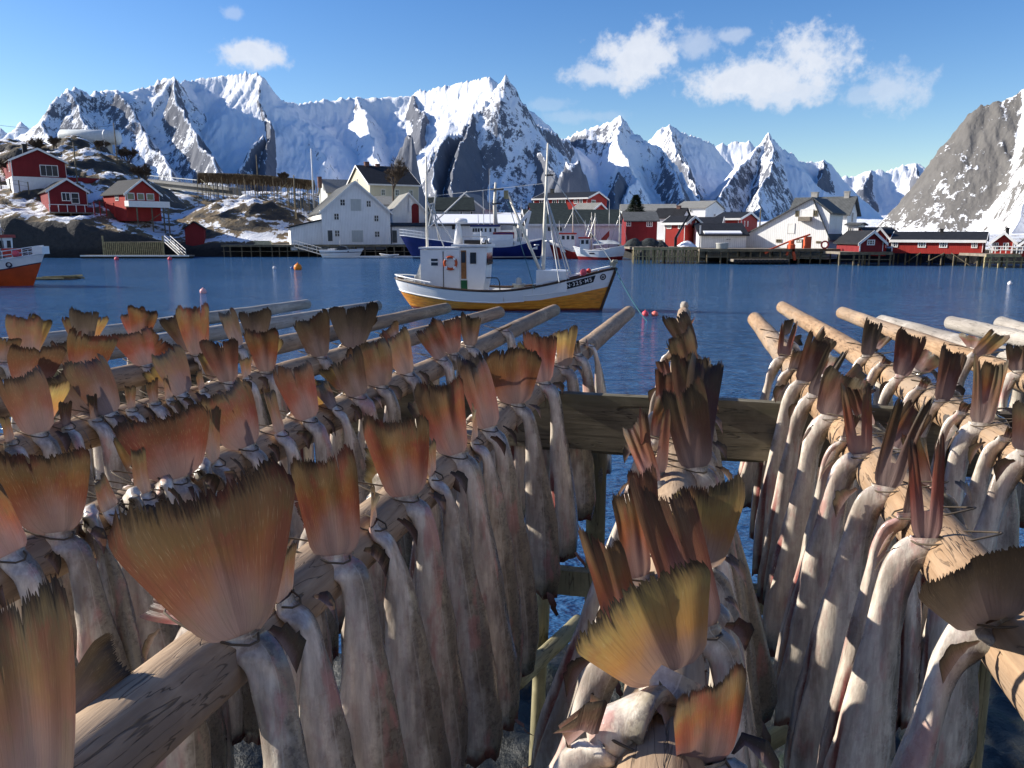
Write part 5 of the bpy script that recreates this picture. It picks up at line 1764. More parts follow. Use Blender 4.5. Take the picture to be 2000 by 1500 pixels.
def wood(name, c0, c1, c2, crack=0.55, along='Y', fine=52.0):
    m, nt, bs = material(name)
    co = nt.coord('Object')
    rnd = nt.node('ShaderNodeObjectInfo').outputs['Random']
    off = nt.node('ShaderNodeVectorMath', operation='ADD', inp={0: co})
    comb = nt.node('ShaderNodeCombineXYZ')
    for i in range(3):
        nt.set(comb.inputs[i], nt.math('MULTIPLY', rnd, 37.0 + 11 * i))
    nt.l.new(comb.outputs[0], off.inputs[1])
    v = off.outputs[0]
    st = {'Y': (fine, fine * .11, fine), 'X': (fine * .08, fine, fine), 'Z': (fine, fine, fine * .08)}[along]
    grain = nt.noise(nt.map(v, st), 1.0, 6, 0.65, 0.8)
    big = nt.noise(nt.map(v, tuple(s * .16 for s in st)), 1.0, 4, 0.6)
    patch = nt.noise(v, 5.0, 4, 0.6)
    cr = nt.noise(nt.map(v, tuple(s * .55 for s in st)), 1.0, 3, 0.5, 1.2)
    knot = nt.node('ShaderNodeTexVoronoi', inp={'Vector': nt.map(v, tuple(s * .09 for s in st)), 'Scale': 1.0}).outputs[0]
    c = nt.mix(nt.smooth(grain, 0.3, 0.7), c0, c1)
    c = nt.mix(nt.smooth(big, 0.42, 0.7), c, c2)
    c = nt.mix(nt.math('MULTIPLY', nt.smooth(patch, 0.52, 0.75), 0.5), c, tuple(x * .6 for x in c0))
    c = nt.mix(nt.math('MULTIPLY', nt.smooth(patch, 0.46, 0.28), 0.55), c, tuple(min(.8, x * 1.35) for x in c1))
    line = nt.math('SUBTRACT', 1.0, nt.smooth(nt.math('ABSOLUTE', nt.math('SUBTRACT', cr, 0.5)), 0.003, 0.014))
    line = nt.math('MULTIPLY', line, nt.smooth(nt.noise(v, 7.5, 3, .6), 0.40, 0.54))
    c = nt.mix(nt.math('MULTIPLY', line, crack), c, (0.02, 0.015, 0.012))
    c = nt.mix(nt.math('SUBTRACT', 1.0, nt.smooth(knot, 0.05, 0.16)), c, (0.05, 0.03, 0.02))
    nt.set(bs.inputs['Base Color'], c)
    bs.inputs['Roughness'].default_value = 0.75
    bs.inputs['Specular IOR Level'].default_value = 0.25
    h = nt.math('SUBTRACT', nt.math('ADD', grain, nt.math('MULTIPLY', big, 1.5)), nt.math('MULTIPLY', line, 2.0))
    nt.set(bs.inputs['Normal'], nt.bump(h, 0.45, 0.004))
    return m


m_pole = wood('weathered_wood', (0.30, 0.205, 0.13), (0.46, 0.335, 0.22), (0.23, 0.165, 0.115), .6)
m_pole_tan = wood('tan_wood', (0.27, 0.165, 0.09), (0.43, 0.285, 0.17), (0.33, 0.25, 0.18), .7)
m_pole_pale = wood('silvered_wood', (0.32, 0.285, 0.24), (0.46, 0.42, 0.37), (0.26, 0.23, 0.20), .55)
m_plank = wood('mossy_plank', (0.10, 0.088, 0.062), (0.20, 0.175, 0.125), (0.13, 0.13, 0.08), .7, 'X', 26.0)
m_post = wood('damp_post', (0.20, 0.18, 0.10), (0.34, 0.30, 0.18), (0.16, 0.15, 0.10), .6, 'Z', 26.0)


def pole(key, near, far, rn, rf, mat, label, ext=1.5, zn=ZP, zf=ZP, seed=0):
    a, b = at_z(near[0], near[1], zn), at_z(far[0], far[1], zf)
    d = (b - a).normalized()
    a = a - d * ext
    L = (b - a).length
    rnd = random.Random(seed)
    n = 46
    pts, rad = [], []
    for i in range(n):
        t = i / (n - 1)
        w1 = mnoise.noise(Vector((t * 3.1, seed * 3.3, 0))) * 0.012
        w2 = mnoise.noise(Vector((t * 2.7, seed * 3.3, 9))) * 0.010
        pts.append((w1 * math.sin(math.pi * t), t * L, w2 * math.sin(math.pi * t)))
        rad.append((rn + (rf - rn) * t) * (1 + 0.05 * mnoise.noise(Vector((t * 17, seed, 3)))))
    pts.append((pts[-1][0], L + 0.012, pts[-1][2]))
    rad.append(rad[-1] * 0.72)
    mb = MB().tube(pts, rad, 22, True, 0.07, seed)
    o = mb.build('drying_pole', mat, smooth=True)
    o.location = a
    o.rotation_euler = d.to_track_quat('Y', 'Z').to_euler()
    tag(o, label, 'pole', 'wooden poles of the drying rack')
    q = o.rotation_euler.to_matrix()
    return dict(key=key, a=a, b=b, d=d, L=L, rn=rn, rf=rf, o=o)


POLES = {}
for key, near, far, rn, rf, mat, label in [
    ('A', (300, 1390), (1228, 610), .062, .054, m_pole, 'brown log running from the lower left corner to beside the moored boat\'s bow'),
    ('P2', (160, 1045), (1083, 606), .060, .052, m_pole, 'brown log whose grey bare tip points at the middle of the boat hull'),
    ('P3', (145, 850), (975, 610), .060, .050, m_pole, 'log left of centre whose bare tip ends below the boat\'s wheelhouse'),
    ('P4', (250, 737), (872, 602), .058, .048, m_pole, 'log whose grey tip ends below the stern of the yellow boat'),
    ('P5', (200, 688), (738, 597), .056, .046, m_pole_pale, 'grey log with its bare end in the water left of the boat\'s stern'),
    ('P6', (110, 664), (600, 594), .056, .045, m_pole_pale, 'farthest left grey log, its end standing before open water'),
    ('M', (1295, 1400), (1336, 612), .060, .052, m_pole, 'log seen end on, nearly hidden by the central column of hanging cod'),
    ('B', (1930, 1190), (1475, 624), .066, .056, m_pole_tan, 'thick tan log carrying the big sunlit cod at the right'),
    ('C', (1960, 868), (1528, 600), .064, .052, m_pole_tan, 'long tan bark-stripped log reaching up to the red buoys\' right'),
    ('D', (1990, 738), (1645, 611), .058, .050, m_pole_tan, 'tan log at the right whose pale tip ends beneath the white warehouse'),
    ('E', (1992, 708), (1722, 632), .064, .062, m_pole_pale, 'thick pale log end lying right beside the tan log under the warehouse'),
    ('F', (2000, 664), (1857, 630), .056, .050, m_pole_pale, 'pale log jutting in from the right edge, lower of the far pair'),
    ('G', (2000, 645), (1955, 632), .056, .052, m_pole_pale, 'short pale log end at the right edge, the farthest one'),
]:
    POLES[key] = pole(key, near, far, rn, rf, mat, label, seed=len(POLES) + 1, ext=2.2 if key in 'FGED' else 1.2)


# --- materials of the fish -------------------------------------------------------
def fish_skin():
    m, nt, bs = material('cod_skin')
    uv = nt.node('ShaderNodeUVMap', uv_map='uv').outputs[0]
    co = nt.coord('Object')
    oi = nt.node('ShaderNodeObjectInfo')
    rnd = oi.outputs['Random']
    comb = nt.node('ShaderNodeCombineXYZ')
    for i in range(3):
        nt.set(comb.inputs[i], nt.math('MULTIPLY', rnd, 29.0 + 13 * i))
    v = nt.node('ShaderNodeVectorMath', operation='ADD', inp={0: co, 1: comb.outputs[0]}).outputs[0]
    sp = nt.node('ShaderNodeSeparateXYZ', inp={0: uv})
    u, q = sp.outputs[0], sp.outputs[1]
    cosv = nt.math('COSINE', nt.math('MULTIPLY', u, 2 * math.pi))
    blot = nt.noise(v, 11.0, 5, 0.65)
    spk = nt.noise(v, 120.0, 4, 0.65)
    mid = nt.noise(nt.map(v, (52, 52, 34)), 1.0, 5, 0.68)
    strk = nt.noise(nt.map(v, (60, 60, 7)), 1.0, 5, 0.65)
    back = nt.smooth(nt.math('ADD', nt.math('ADD', cosv, nt.math('MULTIPLY', nt.math('SUBTRACT', blot, 0.5), 1.3)), nt.math('MULTIPLY', nt.math('SUBTRACT', mid, 0.5), .9)), -0.05, 0.75)
    spots = nt.smooth(nt.math('ADD', spk, nt.math('MULTIPLY', nt.math('SUBTRACT', mid, 0.5), 0.8)), 0.50, 0.60)
    belly = nt.mix(nt.smooth(strk, .3, .7), (0.46, 0.395, 0.33), (0.78, 0.71, 0.60))
    belly = nt.mix(nt.math('MULTIPLY', nt.smooth(mid, 0.45, 0.7), .5), belly, (0.52, 0.36, 0.31))
    bk = nt.mix(mid, (0.095, 0.085, 0.058), (0.27, 0.24, 0.175))
    bk = nt.mix(nt.math('MULTIPLY', spots, .75), bk, (0.06, 0.052, 0.038))
    c = nt.mix(nt.math('MULTIPLY', back, 0.86), belly, bk)
    # lateral line
    ll = nt.math('SUBTRACT', 1.0, nt.smooth(nt.math('ABSOLUTE', nt.math('SUBTRACT', cosv, 0.42)), 0.0, 0.05))
    c = nt.mix(nt.math('MULTIPLY', ll, 0.55), c, (0.62, 0.57, 0.48))
    # bruises, then the open belly
    bru = nt.noise(nt.map(v, (17, 17, 5)), 1.0, 4, 0.6)
    c = nt.mix(nt.math('MULTIPLY', nt.smooth(bru, 0.55, 0.68), 0.65), c, nt.mix(mid, (0.50, 0.14, 0.13), (0.55, 0.33, 0.29)))
    drk = nt.noise(nt.map(v, (14, 14, 4)), 1.0, 4, 0.6)
    c = nt.mix(nt.math('MULTIPLY', nt.smooth(drk, 0.50, 0.68), 0.6), c, (0.14, 0.10, 0.08))
    slit = nt.math('SUBTRACT', 1.0, nt.smooth(nt.math('ABSOLUTE', nt.math('SUBTRACT', nt.math('ADD', u, nt.math('MULTIPLY', nt.math('SUBTRACT', strk, .5), .05)), 0.5)), 0.015, 0.06))
    slit = nt.math('MULTIPLY', slit, nt.smooth(nt.math('ADD', q, nt.math('MULTIPLY', blot, .2)), 0.5, 0.66))
    c = nt.mix(slit, c, nt.mix(spk, (0.10, 0.015, 0.018), (0.40, 0.13, 0.11)))
    cut = nt.smooth(nt.math('ADD', q, nt.math('MULTIPLY', nt.math('SUBTRACT', bru, .5), .14)), 0.955, 0.985)
    c = nt.mix(cut, c, (0.26, 0.07, 0.06))
    nt.set(bs.inputs['Base Color'], c)
    nt.set(bs.inputs['Roughness'], nt.math('MULTIPLY_ADD', blot, 0.40, 0.08))
    bs.inputs['Specular IOR Level'].default_value = 0.55
    bs.inputs['Coat Weight'].default_value = 0.45
    bs.inputs['Coat Roughness'].default_value = 0.16
    wr = nt.noise(nt.map(v, (34, 34, 9)), 1.0, 5, 0.65)
    hh = nt.math('ADD', nt.math('ADD', wr, nt.math('MULTIPLY', mid, .5)), nt.math('MULTIPLY', spk, 0.18))
    nt.set(bs.inputs['Normal'], nt.bump(hh, 0.38, 0.006))
    return m


def fin_skin():
    m, nt, bs = material('fin_membrane')
    uv = nt.node('ShaderNodeUVMap', uv_map='uv').outputs[0]
    oi = nt.node('ShaderNodeObjectInfo')
    rnd = oi.outputs['Random']
    tint = nt.node('ShaderNodeSeparateColor', inp={0: oi.outputs['Color']})
    red, yel, drk = tint.outputs[0], tint.outputs[1], tint.outputs[2]
    sp = nt.node('ShaderNodeSeparateXYZ', inp={0: uv})
    u, q = sp.outputs[0], sp.outputs[1]
    comb = nt.node('ShaderNodeCombineXYZ')
    nt.set(comb.inputs[0], nt.math('ADD', u, nt.math('MULTIPLY', rnd, 31)))
    nt.set(comb.inputs[1], nt.math('ADD', q, nt.math('MULTIPLY', rnd, 57)))
    v = comb.outputs[0]
    blot = nt.noise(nt.map(v, (2.2, 1.6, 1)), 1.0, 4, 0.6)
    blo2 = nt.noise(nt.map(v, (3.0, 2.4, 1), (4.4, 9.1, 0)), 1.0, 3, 0.6)
    rays = nt.noise(nt.map(v, (58, 1.6, 1)), 1.0, 3, 0.6)
    fine = nt.noise(nt.map(v, (130, 7, 1)), 1.0, 3, 0.6)
    qq = nt.math('ADD', q, nt.math('MULTIPLY', nt.math('SUBTRACT', blot, .5), .30))
    qq = nt.math('ADD', qq, nt.math('MULTIPLY', nt.math('SUBTRACT', fine, .5), .22))
    c = nt.ramp(qq, [(0.0, (0.24, 0.18, 0.17)), (0.20, (0.27, 0.12, 0.092)), (0.42, (0.27, 0.078, 0.040)), (0.60, (0.25, 0.10, 0.030)),
                     (0.76, (0.185, 0.130, 0.055)), (0.88, (0.160, 0.130, 0.070)), (0.955, (0.050, 0.040, 0.025)), (1.0, (0.022, 0.018, 0.014))])
    hue = nt.noise(nt.map(v, (2.6, 2.0, 1), (17.3, 3.3, 0)), 1.0, 4, 0.6)
    c = nt.mix(nt.math('MULTIPLY', nt.smooth(hue, .49, .64), .85), c, nt.mix(blo2, (0.20, 0.040, 0.045), (0.30, 0.075, 0.040)))
    c = nt.mix(nt.math('MULTIPLY', nt.smooth(hue, .47, .34), .75), c, (0.155, 0.115, 0.045))
    redc = nt.ramp(qq, [(0.0, (0.38, 0.17, 0.15)), (0.4, (0.32, 0.06, 0.045)), (0.8, (0.19, 0.055, 0.04)), (1.0, (0.05, 0.025, 0.02))])
    yelc = nt.ramp(qq, [(0.0, (0.44, 0.30, 0.20)), (0.35, (0.44, 0.23, 0.07)), (0.75, (0.36, 0.27, 0.09)), (0.93, (0.16, 0.125, 0.055)), (1.0, (0.05, 0.04, 0.025))])
    drkc = nt.ramp(qq, [(0.0, (0.28, 0.23, 0.20)), (0.35, (0.17, 0.135, 0.105)), (0.8, (0.085, 0.07, 0.05)), (1.0, (0.025, 0.022, 0.02))])
    c = nt.mix(nt.math('ADD', yel, nt.math('MULTIPLY', nt.smooth(blo2, .52, .75), .35)), c, yelc)
    c = nt.mix(nt.math('ADD', red, nt.math('MULTIPLY', nt.smooth(blo2, .50, .30), .30)), c, redc)
    c = nt.mix(drk, c, drkc)
    bright = nt.math('MULTIPLY_ADD', nt.math('FRACT', nt.math('MULTIPLY', rnd, 7.31)), .50, .38)
    c = nt.mix(1.0, c, nt.node('ShaderNodeCombineColor', inp={0: bright, 1: bright, 2: bright}).outputs[0], 'MULTIPLY')
    # pale flesh and a painted wet sheen over the root of the tail
    um = nt.math('ABSOLUTE', nt.math('SUBTRACT', u, 0.5))
    root = nt.math('SUBTRACT', 1.0, nt.smooth(nt.math('ADD', nt.math('ADD', q, nt.math('MULTIPLY', um, .7)), nt.math('MULTIPLY', nt.math('SUBTRACT', blo2, .5), .5)), 0.12, 0.74))
    c = nt.mix(nt.math('MULTIPLY', root, 0.5), c, (0.34, 0.26, 0.245))
    c = nt.mix(nt.math('MULTIPLY', nt.smooth(rays, 0.46, 0.70), 0.34), c, nt.mix(.7, c, (0.03, 0.02, 0.014)))
    c = nt.mix(nt.math('MULTIPLY', nt.smooth(fine, 0.56, 0.76), 0.20), c, (0.58, 0.45, 0.30))
    nt.set(bs.inputs['Base Color'], c)
    bs.inputs['Roughness'].default_value = 0.40
    bs.inputs['Specular IOR Level'].default_value = 0.30
    hh = nt.math('ADD', nt.math('MULTIPLY', rays, 1.0), nt.math('MULTIPLY', fine, .3))
    nrm = nt.bump(hh, 0.30, 0.004)
    nt.set(bs.inputs['Normal'], nrm)
    tr = nt.node('ShaderNodeBsdfTranslucent')
    nt.set(tr.inputs[0], nt.mix(.04, nt.node('ShaderNodeHueSaturation', inp={'Saturation': 1.02, 'Value': 1.6, 'Color': c}).outputs[0], (0.75, 0.34, 0.12)))
    mx = nt.node('ShaderNodeMixShader')
    nt.set(mx.inputs[0], nt.math('MULTIPLY', nt.math('SUBTRACT', 1.0, nt.math('MULTIPLY', root, .6)), nt.math('MULTIPLY', nt.math('MULTIPLY', nt.math('MULTIPLY_ADD', yel, .16, .30), nt.math('SUBTRACT', 1.0, nt.math('MULTIPLY', drk, .65))), nt.math('SUBTRACT', 1.0, nt.math('MULTIPLY', nt.smooth(qq, .86, 1.0), .85)))))
    nt.l.new(bs.outputs[0], mx.inputs[1])
    nt.l.new(tr.outputs[0], mx.inputs[2])
    nt.l.new(mx.outputs[0], m.node_tree.nodes['Material Output'].inputs[0])
    return m


m_skin, m_fin = fish_skin(), fin_skin()
m_twine, nt_, bs_ = material('tarred_twine')
bs_.inputs['Base Color'].default_value = (0.10, 0.075, 0.05, 1)
bs_.inputs['Roughness'].default_value = .9


def uv_mesh(name, verts, faces, uvs, mat, parent=None):
    me = bpy.data.meshes.new(name)
    me.from_pydata(verts, [], faces)
    l = me.uv_layers.new(name='uv')
    flat = [0.0] * (2 * len(me.loops))
    vi = [0] * len(me.loops)
    me.loops.foreach_get('vertex_index', vi)
    for i, k in enumerate(vi):
        flat[2 * i], flat[2 * i + 1] = uvs[k]
    l.data.foreach_set('uv', flat)
    me.polygons.foreach_set('use_smooth', [True] * len(me.polygons))
    me.materials.append(mat)
    o = bpy.data.objects.new(name, me)
    COL.objects.link(o)
    if parent is not None:
        o.parent = parent
    return o


TINT = {'o': (.22, .06, .08), 'b': (.08, .08, .45), 'r': (.70, 0, .05), 'y': (0, .70, .0), 'k': (.0, .0, .95), 'g': (.0, .15, .72), 'p': (.55, 0, .35), 'd': (.12, .2, .50), 'c': (.35, .3, 0), 'w': (.0, .75, .08), 'x': (.10, .15, .30)}
TNAME = {'o': 'orange brown', 'b': 'dull brown', 'r': 'bright red', 'y': 'yellow', 'k': 'blackish', 'g': 'grey', 'p': 'purple pink', 'd': 'olive brown', 'c': 'rosy cream', 'w': 'pale olive', 'x': 'dark brown'}


def fan(rnd, L, w0, w1, fold, curl, p, big, ragged=1.0, fork=.12, still=False, split=0.0):
    """a tail fin in its own frame: x across, z along, y out of the sheet"""
    n = 110 if big else 56
    m = 15 if big else 10
    vs, fs, uvs = [], [], []
    tips, nick = [], [0.0] * (n + 1)
    for k in range(rnd.randint(1, 3)):           # deeper tears
        c = rnd.randint(2, n - 2)
        dp = rnd.uniform(.04, .16)
        nick[c] += dp
        nick[c - 1] += dp * .35
        nick[c + 1] += dp * .35
    ph, ph2 = rnd.uniform(0, 6), rnd.uniform(0, 6)
    asym = rnd.uniform(-.09, .09)
    cup, skew, shear, twist = rnd.uniform(-.22, .30), rnd.uniform(-.22, .22), rnd.uniform(-.09, .09), rnd.uniform(-.5, .5)
    if still:
        skew, twist, cup = 0.0, 0.0, .1
    for i in range(n + 1):
        t = -1 + 2 * i / n
        e = 1 - fork * (1 - abs(t) ** 1.6) + asym * t
        e -= .10 * max(0, abs(t) - .85) / .15
        e += ragged * ((.007 if i % 2 else -.007) + rnd.uniform(-.030, .030) + .016 * mnoise.noise(Vector((t * 5 + ph, ph2, 0)))) - nick[i] * ragged
        tips.append(e)
    for j in range(m + 1):
        r = j / m
        r = r if j < m else 1.0
        for i in range(n + 1):
            t = -1 + 2 * i / n
            rr = r * (tips[i] if r > .7 else (1 + (tips[i] - 1) * (r / .7) ** 3 * .7))
            hw = w0 + (w1 - w0) * (min(1, rr / .82) ** p) * (1 - .10 * max(0, rr - .75) / .25)
            hw *= .66 + .34 * min(1, rr / .10) ** .7
            x = hw * (t * (1 - split * rr) + split * rr * (1 if t > 0 else -1 if t < 0 else 0))
            ax = abs(x)
            y = ax * math.sin(fold) + curl * L * rr * rr + cup * hw * t * t * rr + .003 * math.sin(t * 5 + ph) * rr
            x = x * (math.cos(fold)) * (1 + skew * (1 if t > 0 else -1)) + shear * L * rr * rr
            tw = twist * (rr - .1)
            x, y = x * math.cos(tw) - y * math.sin(tw), x * math.sin(tw) + y * math.cos(tw)
            y += .007 * mnoise.noise(Vector((t * 2.2 + ph, rr * 1.6, ph2))) * (rr + .2)
            vs.append((x, y, L * rr))
            uvs.append((i / n, r))
    for j in range(m):
        for i in range(n):
            if split and i in (n // 2 - 1, n // 2) and j >= m * .22:
                continue
            a = j * (n + 1) + i
            fs.append((a, a + 1, a + n + 2, a + n + 1))
    return vs, fs, uvs


def frame(z, toward):
    z = z.normalized()
    y = (toward - z * toward.dot(z)).normalized()
    x = y.cross(z)
    return Matrix((x, y, z)).transposed()


def body(rnd, pts, sc, roll, big, tailx):
    n, m = (22, 34) if big else (14, 20)
    # Catmull-Rom through the path
    P_ = [pts[0] * 2 - pts[1]] + pts + [pts[-1] * 2 - pts[-2]]
    seg = len(pts) - 1
    path = []
    for j in range(m + 1):
        f = j / m * seg
        i = min(int(f), seg - 1)
        t = f - i
        a, b, c, d = P_[i], P_[i + 1], P_[i + 2], P_[i + 3]
        path.append(((b * 2) + (c - a) * t + (a * 2 - b * 5 + c * 4 - d) * t * t + (b * 3 - a - c * 3 + d) * t ** 3) * .5)
    ln = [0.0]
    for a, b in zip(path[:-1], path[1:]):
        ln.append(ln[-1] + (b - a).length)
    tot = ln[-1]
    vs, fs, uvs = [], [], []
    ref = Vector((math.cos(roll), math.sin(roll), 0))
    seed = rnd.uniform(0, 99)
    twist = rnd.uniform(-1.3, 1.3)
    prof = [(0, .027, .006), (.04, .026, .011), (.08, .025, .012), (.15, .026, .013), (.25, .033, .018), (.42, .049, .026), (.62, .064, .033), (.80, .074, .037), (.92, .071, .035), (1.0, .058, .030)]
    for j, p in enumerate(path):
        q = ln[j] / tot
        tg = (path[min(j + 1, m)] - path[max(j - 1, 0)]).normalized()
        bl = min(1, max(0, (q - .06) / .20))
        rf_ = tailx.lerp(ref, bl * bl * (3 - 2 * bl))
        ed = (rf_ - tg * rf_.dot(tg)).normalized()
        ef = tg.cross(ed)
        for a, b in zip(prof[:-1], prof[1:]):
            if q <= b[0]:
                f = (q - a[0]) / (b[0] - a[0])
                f = f * f * (3 - 2 * f) * .5 + f * .5
                wd, wf = a[1] + (b[1] - a[1]) * f, a[2] + (b[2] - a[2]) * f
                break
        wd, wf = wd * sc, wf * sc
        op = max(0.0, min(1.0, (q - .48) / .2))
        tw_ = twist * max(0, q - .2)
        ed, ef = ed * math.cos(tw_) + ef * math.sin(tw_), ef * math.cos(tw_) - ed * math.sin(tw_)
        for k in range(n + 1):
            th = 2 * math.pi * k / n
            g = 1 + .10 * mnoise.noise(Vector((math.cos(th) * 2.6 + seed, math.sin(th) * 2.6, q * 16))) + .10 * math.cos(th) ** 8 * (1 if math.cos(th) > 0 else 0)
            g += .10 * mnoise.noise(Vector((math.cos(th) * 1.2 + seed, math.sin(th) * 1.2, q * 7)))
            g -= op * .42 * math.exp(-((th - math.pi) / .30) ** 2)
            zz = 0
            if j == m:
                zz = .03 * mnoise.noise(Vector((math.cos(th) * 2 + seed, math.sin(th) * 2, 4)))
            vs.append(p + ed * (math.cos(th) * wd * g) + ef * (math.sin(th) * wf * g) + tg * zz)
            uvs.append((k / n, q))
    for j in range(m):
        for k in range(n):
            a = j * (n + 1) + k
            fs.append((a, a + n + 1, a + n + 2, a + 1))
    # the cut end, hollow
    e = path[-1] - (path[-1] - path[-2]).normalized() * .05 * sc
    vs.append(e)
    uvs.append((.5, 1.0))
    c = len(vs) - 1
    for k in range(n):
        fs.append((m * (n + 1) + k, c, m * (n + 1) + k + 1))
    return vs, fs, uvs, path, ref


COUNT = {}


def cod(key, side, ub, tip, w, tint, yaw=0.0, fold=0.0, curl=0.0, lean=None, Lb=None, sc=None, p=None, roll=None, dy=0.0, label=None, bodyon=True, lift=0.0, ragged=1.0, fork=.12, sway=None, still=False, split=0.0, neck=None):
    """one cod: ub = where on its pole it is tied (picked by the column it shows in), tip = where the tail ends, w = width of the tail fin in px"""
    po = POLES[key]
    lo, hi = 0.0, po['L']
    sg = 1 if side == 'R' else -1
    s = Vector((po['d'].y, -po['d'].x, 0)).normalized() * sg
    up = Vector((0, 0, 1))
    rad = lambda t: po['rn'] + (po['rf'] - po['rn']) * t / po['L']
    # the tail root is tied against the shoulder of the pole
    tie = lambda t: po['a'] + po['d'] * t + s * (rad(t) + .012) * .74 + up * ((rad(t) + .012) * .70 + lift)
    f = lambda t: proj(tie(t))[0 if key != 'M' else 1]
    ts = [t for t in np.linspace(0, po['L'], 500) if (po['a'] + po['d'] * t).y > 0.35]
    t = min(ts, key=lambda t: abs(f(t) - ub))
    P = po['a'] + po['d'] * t
    rp = rad(t)
    k = COUNT[key] = COUNT.get(key, 0) + 1
    rnd = random.Random(hash((k, len(key))) % 1000 + int(ub) * 7 + (3 if side == 'L' else 0) + int(tip[0]))
    T = tie(t)
    tp = at(tip[0], tip[1], T.y + dy)
    view = (Vector((0, 0, CAM_H)) - T)
    nk = at(neck[0], neck[1], T.y + dy) - T if neck else Vector((0, 0, 0))
    a = tp - T - nk
    if not still and key in ('A', 'P2', 'P3', 'P4', 'P5'):
        yaw += rnd.uniform(-.05, .45)
    L = a.length
    fwd = proj(T)[2]
    w1 = w / 2 / 1500 * fwd / max(.35, math.cos(fold) * math.cos(yaw))
    sc = sc or rnd.uniform(.9, 1.12)
    big = fwd < 2.3
    root = empty('hanging_cod', tuple(T))
    root.rotation_euler = (0, 0, 0)
    # tail
    M = frame(a, view)
    M = M @ Matrix.Rotation(yaw, 3, 'Z')
    vs, fs, uvs = fan(rnd, L, min(.034 * sc, w1 * .8), w1, fold, curl, p or rnd.uniform(.7, 1.15), big, ragged, fork, still, split)
    tl = uv_mesh('tail_fin', [M @ Vector(q) + nk for q in vs], fs, uvs, m_fin, root)
    c = TINT[tint]
    tl.color = (min(1, max(0, c[0] + rnd.uniform(-.08, .12))), min(1, max(0, c[1] + rnd.uniform(-.08, .12))), min(1, max(0, c[2] + rnd.uniform(-.05, .08))), 1)
    # body
    if bodyon:
        Lb = Lb or rnd.uniform(.66, .80)
        lean = rnd.uniform(.02, .06) if lean is None else lean
        sw = po['d'] * (rnd.uniform(-.03, .03) if sway is None else sway)
        au = a.normalized()
        out = s
        path = [au * .006, au * -.004, T - au * .018 + out * .006 - T, P + out * (rp + .030) + up * .005 - T, P + out * (rp + .040 + lean * .18) - up * .10 + sw * .2 - T,
                P + out * (rp + .043 + lean * .55) - up * (.10 + (Lb - .1) * .45) + sw * .6 - T, P + out * (rp + .043 + lean) - up * Lb + sw - T]
        if neck:
            path = [nk + au * .004, nk * .72 + s * .004 - au * .012, nk * .36 + up * .006, up * .004 + s * .004] + path[2:]
        roll = (rnd.uniform(-.6, .8) if side == 'R' else rnd.uniform(.1, 1.2)) if roll is None else roll
        tx_ = M @ Vector((1, 0, 0))
        if tx_.dot(Vector((math.cos(roll), math.sin(roll), 0))) < 0:
            tx_ = -tx_
        vs, fs, uvs, pth, ref = body(rnd, path, sc, roll, big, tx_)
        b = uv_mesh('body', vs, fs, uvs, m_skin, root)
        if fwd < 3.6:
            # back and belly fins, lying against the skin
            npt = len(pth)
            for (f0, f1, hgt, sgn, nm) in [(.40, .54, .022, 1, 'dorsal_fin'), (.44, .58, .020, -1, 'anal_fin')]:
                i0, i1 = int(f0 * npt), int(f1 * npt)
                nv, fv, uvv = [], [], []
                tilt = rnd.uniform(.4, 1.1) * rnd.choice((-1, 1))
                ns = max(5, (i1 - i0) * 3)
                for i in range(ns + 1):
                    f_ = i0 + (i1 - i0) * i / ns
                    ii = min(int(f_), npt - 2)
                    pp = pth[ii].lerp(pth[ii + 1], f_ - ii)
                    tg = (pth[ii + 1] - pth[ii]).normalized()
                    ed = (ref - tg * ref.dot(tg)).normalized()
                    ef = tg.cross(ed)
                    q = f_ / npt
                    wd = (.026 + (.066 - .026) * min(1, max(0, (q - .1) / .65))) * sc * .97
                    g = i / ns
                    hh = hgt * sc * (math.sin(math.pi * (g ** 1.6)) ** .7 if 0 < g < 1 else 0) * (1 + rnd.uniform(-.12, .12))
                    for jj in range(5):
                        rr = jj / 4
                        base = pp + ed * (wd * sgn)
                        q3 = base + ed * (sgn * hh * rr * .75) + ef * (hh * rr * tilt) - tg * (hh * rr * .9)
                        nv.append(q3)
                        uvv.append((.15 + .7 * g, .25 + .75 * rr))
                for i in range(ns):
                    for jj in range(4):
                        q0 = i * 5 + jj
                        fv.append((q0, q0 + 1, q0 + 6, q0 + 5))
                fo = uv_mesh(nm, nv, fv, uvv, m_fin, root)
                fo.color = (rnd.uniform(0, .4), rnd.uniform(0, .2), rnd.uniform(.5, .85), 1)
        if fwd < 3.4:
            # the collar bones and breast fins left at the cut end
            e_, t_ = pth[-1], (pth[-1] - pth[-3]).normalized()
            for q_ in range(rnd.randint(1, 2)):
                an = rnd.uniform(0, 6.28)
                o_ = Vector((math.cos(an), math.sin(an), 0))
                w_ = Vector((-math.sin(an), math.cos(an), 0)) * rnd.uniform(.010, .018)
                ln_ = rnd.uniform(.07, .13)
                b0 = e_ + o_ * .045 * sc - t_ * .03
                nv, uvv = [], []
                for jj in range(7):
                    rr = jj / 6
                    cc = b0 + (o_ * rnd.uniform(.3, .75) + t_ * .8) * ln_ * rr
                    ww = w_ * (math.sin(math.pi * min(1, .25 + rr * .75)) ** .8) * (1 if jj < 6 else .15)
                    nv += [cc - ww, cc + ww]
                    uvv += [(.3, .2 + .7 * rr), (.7, .2 + .7 * rr)]
                fo = uv_mesh('pectoral_fin', nv, [(2 * jj, 2 * jj + 1, 2 * jj + 3, 2 * jj + 2) for jj in range(6)], uvv, m_fin, root)
                fo.color = (rnd.uniform(.4, .9), 0, rnd.uniform(.1, .5), 1)
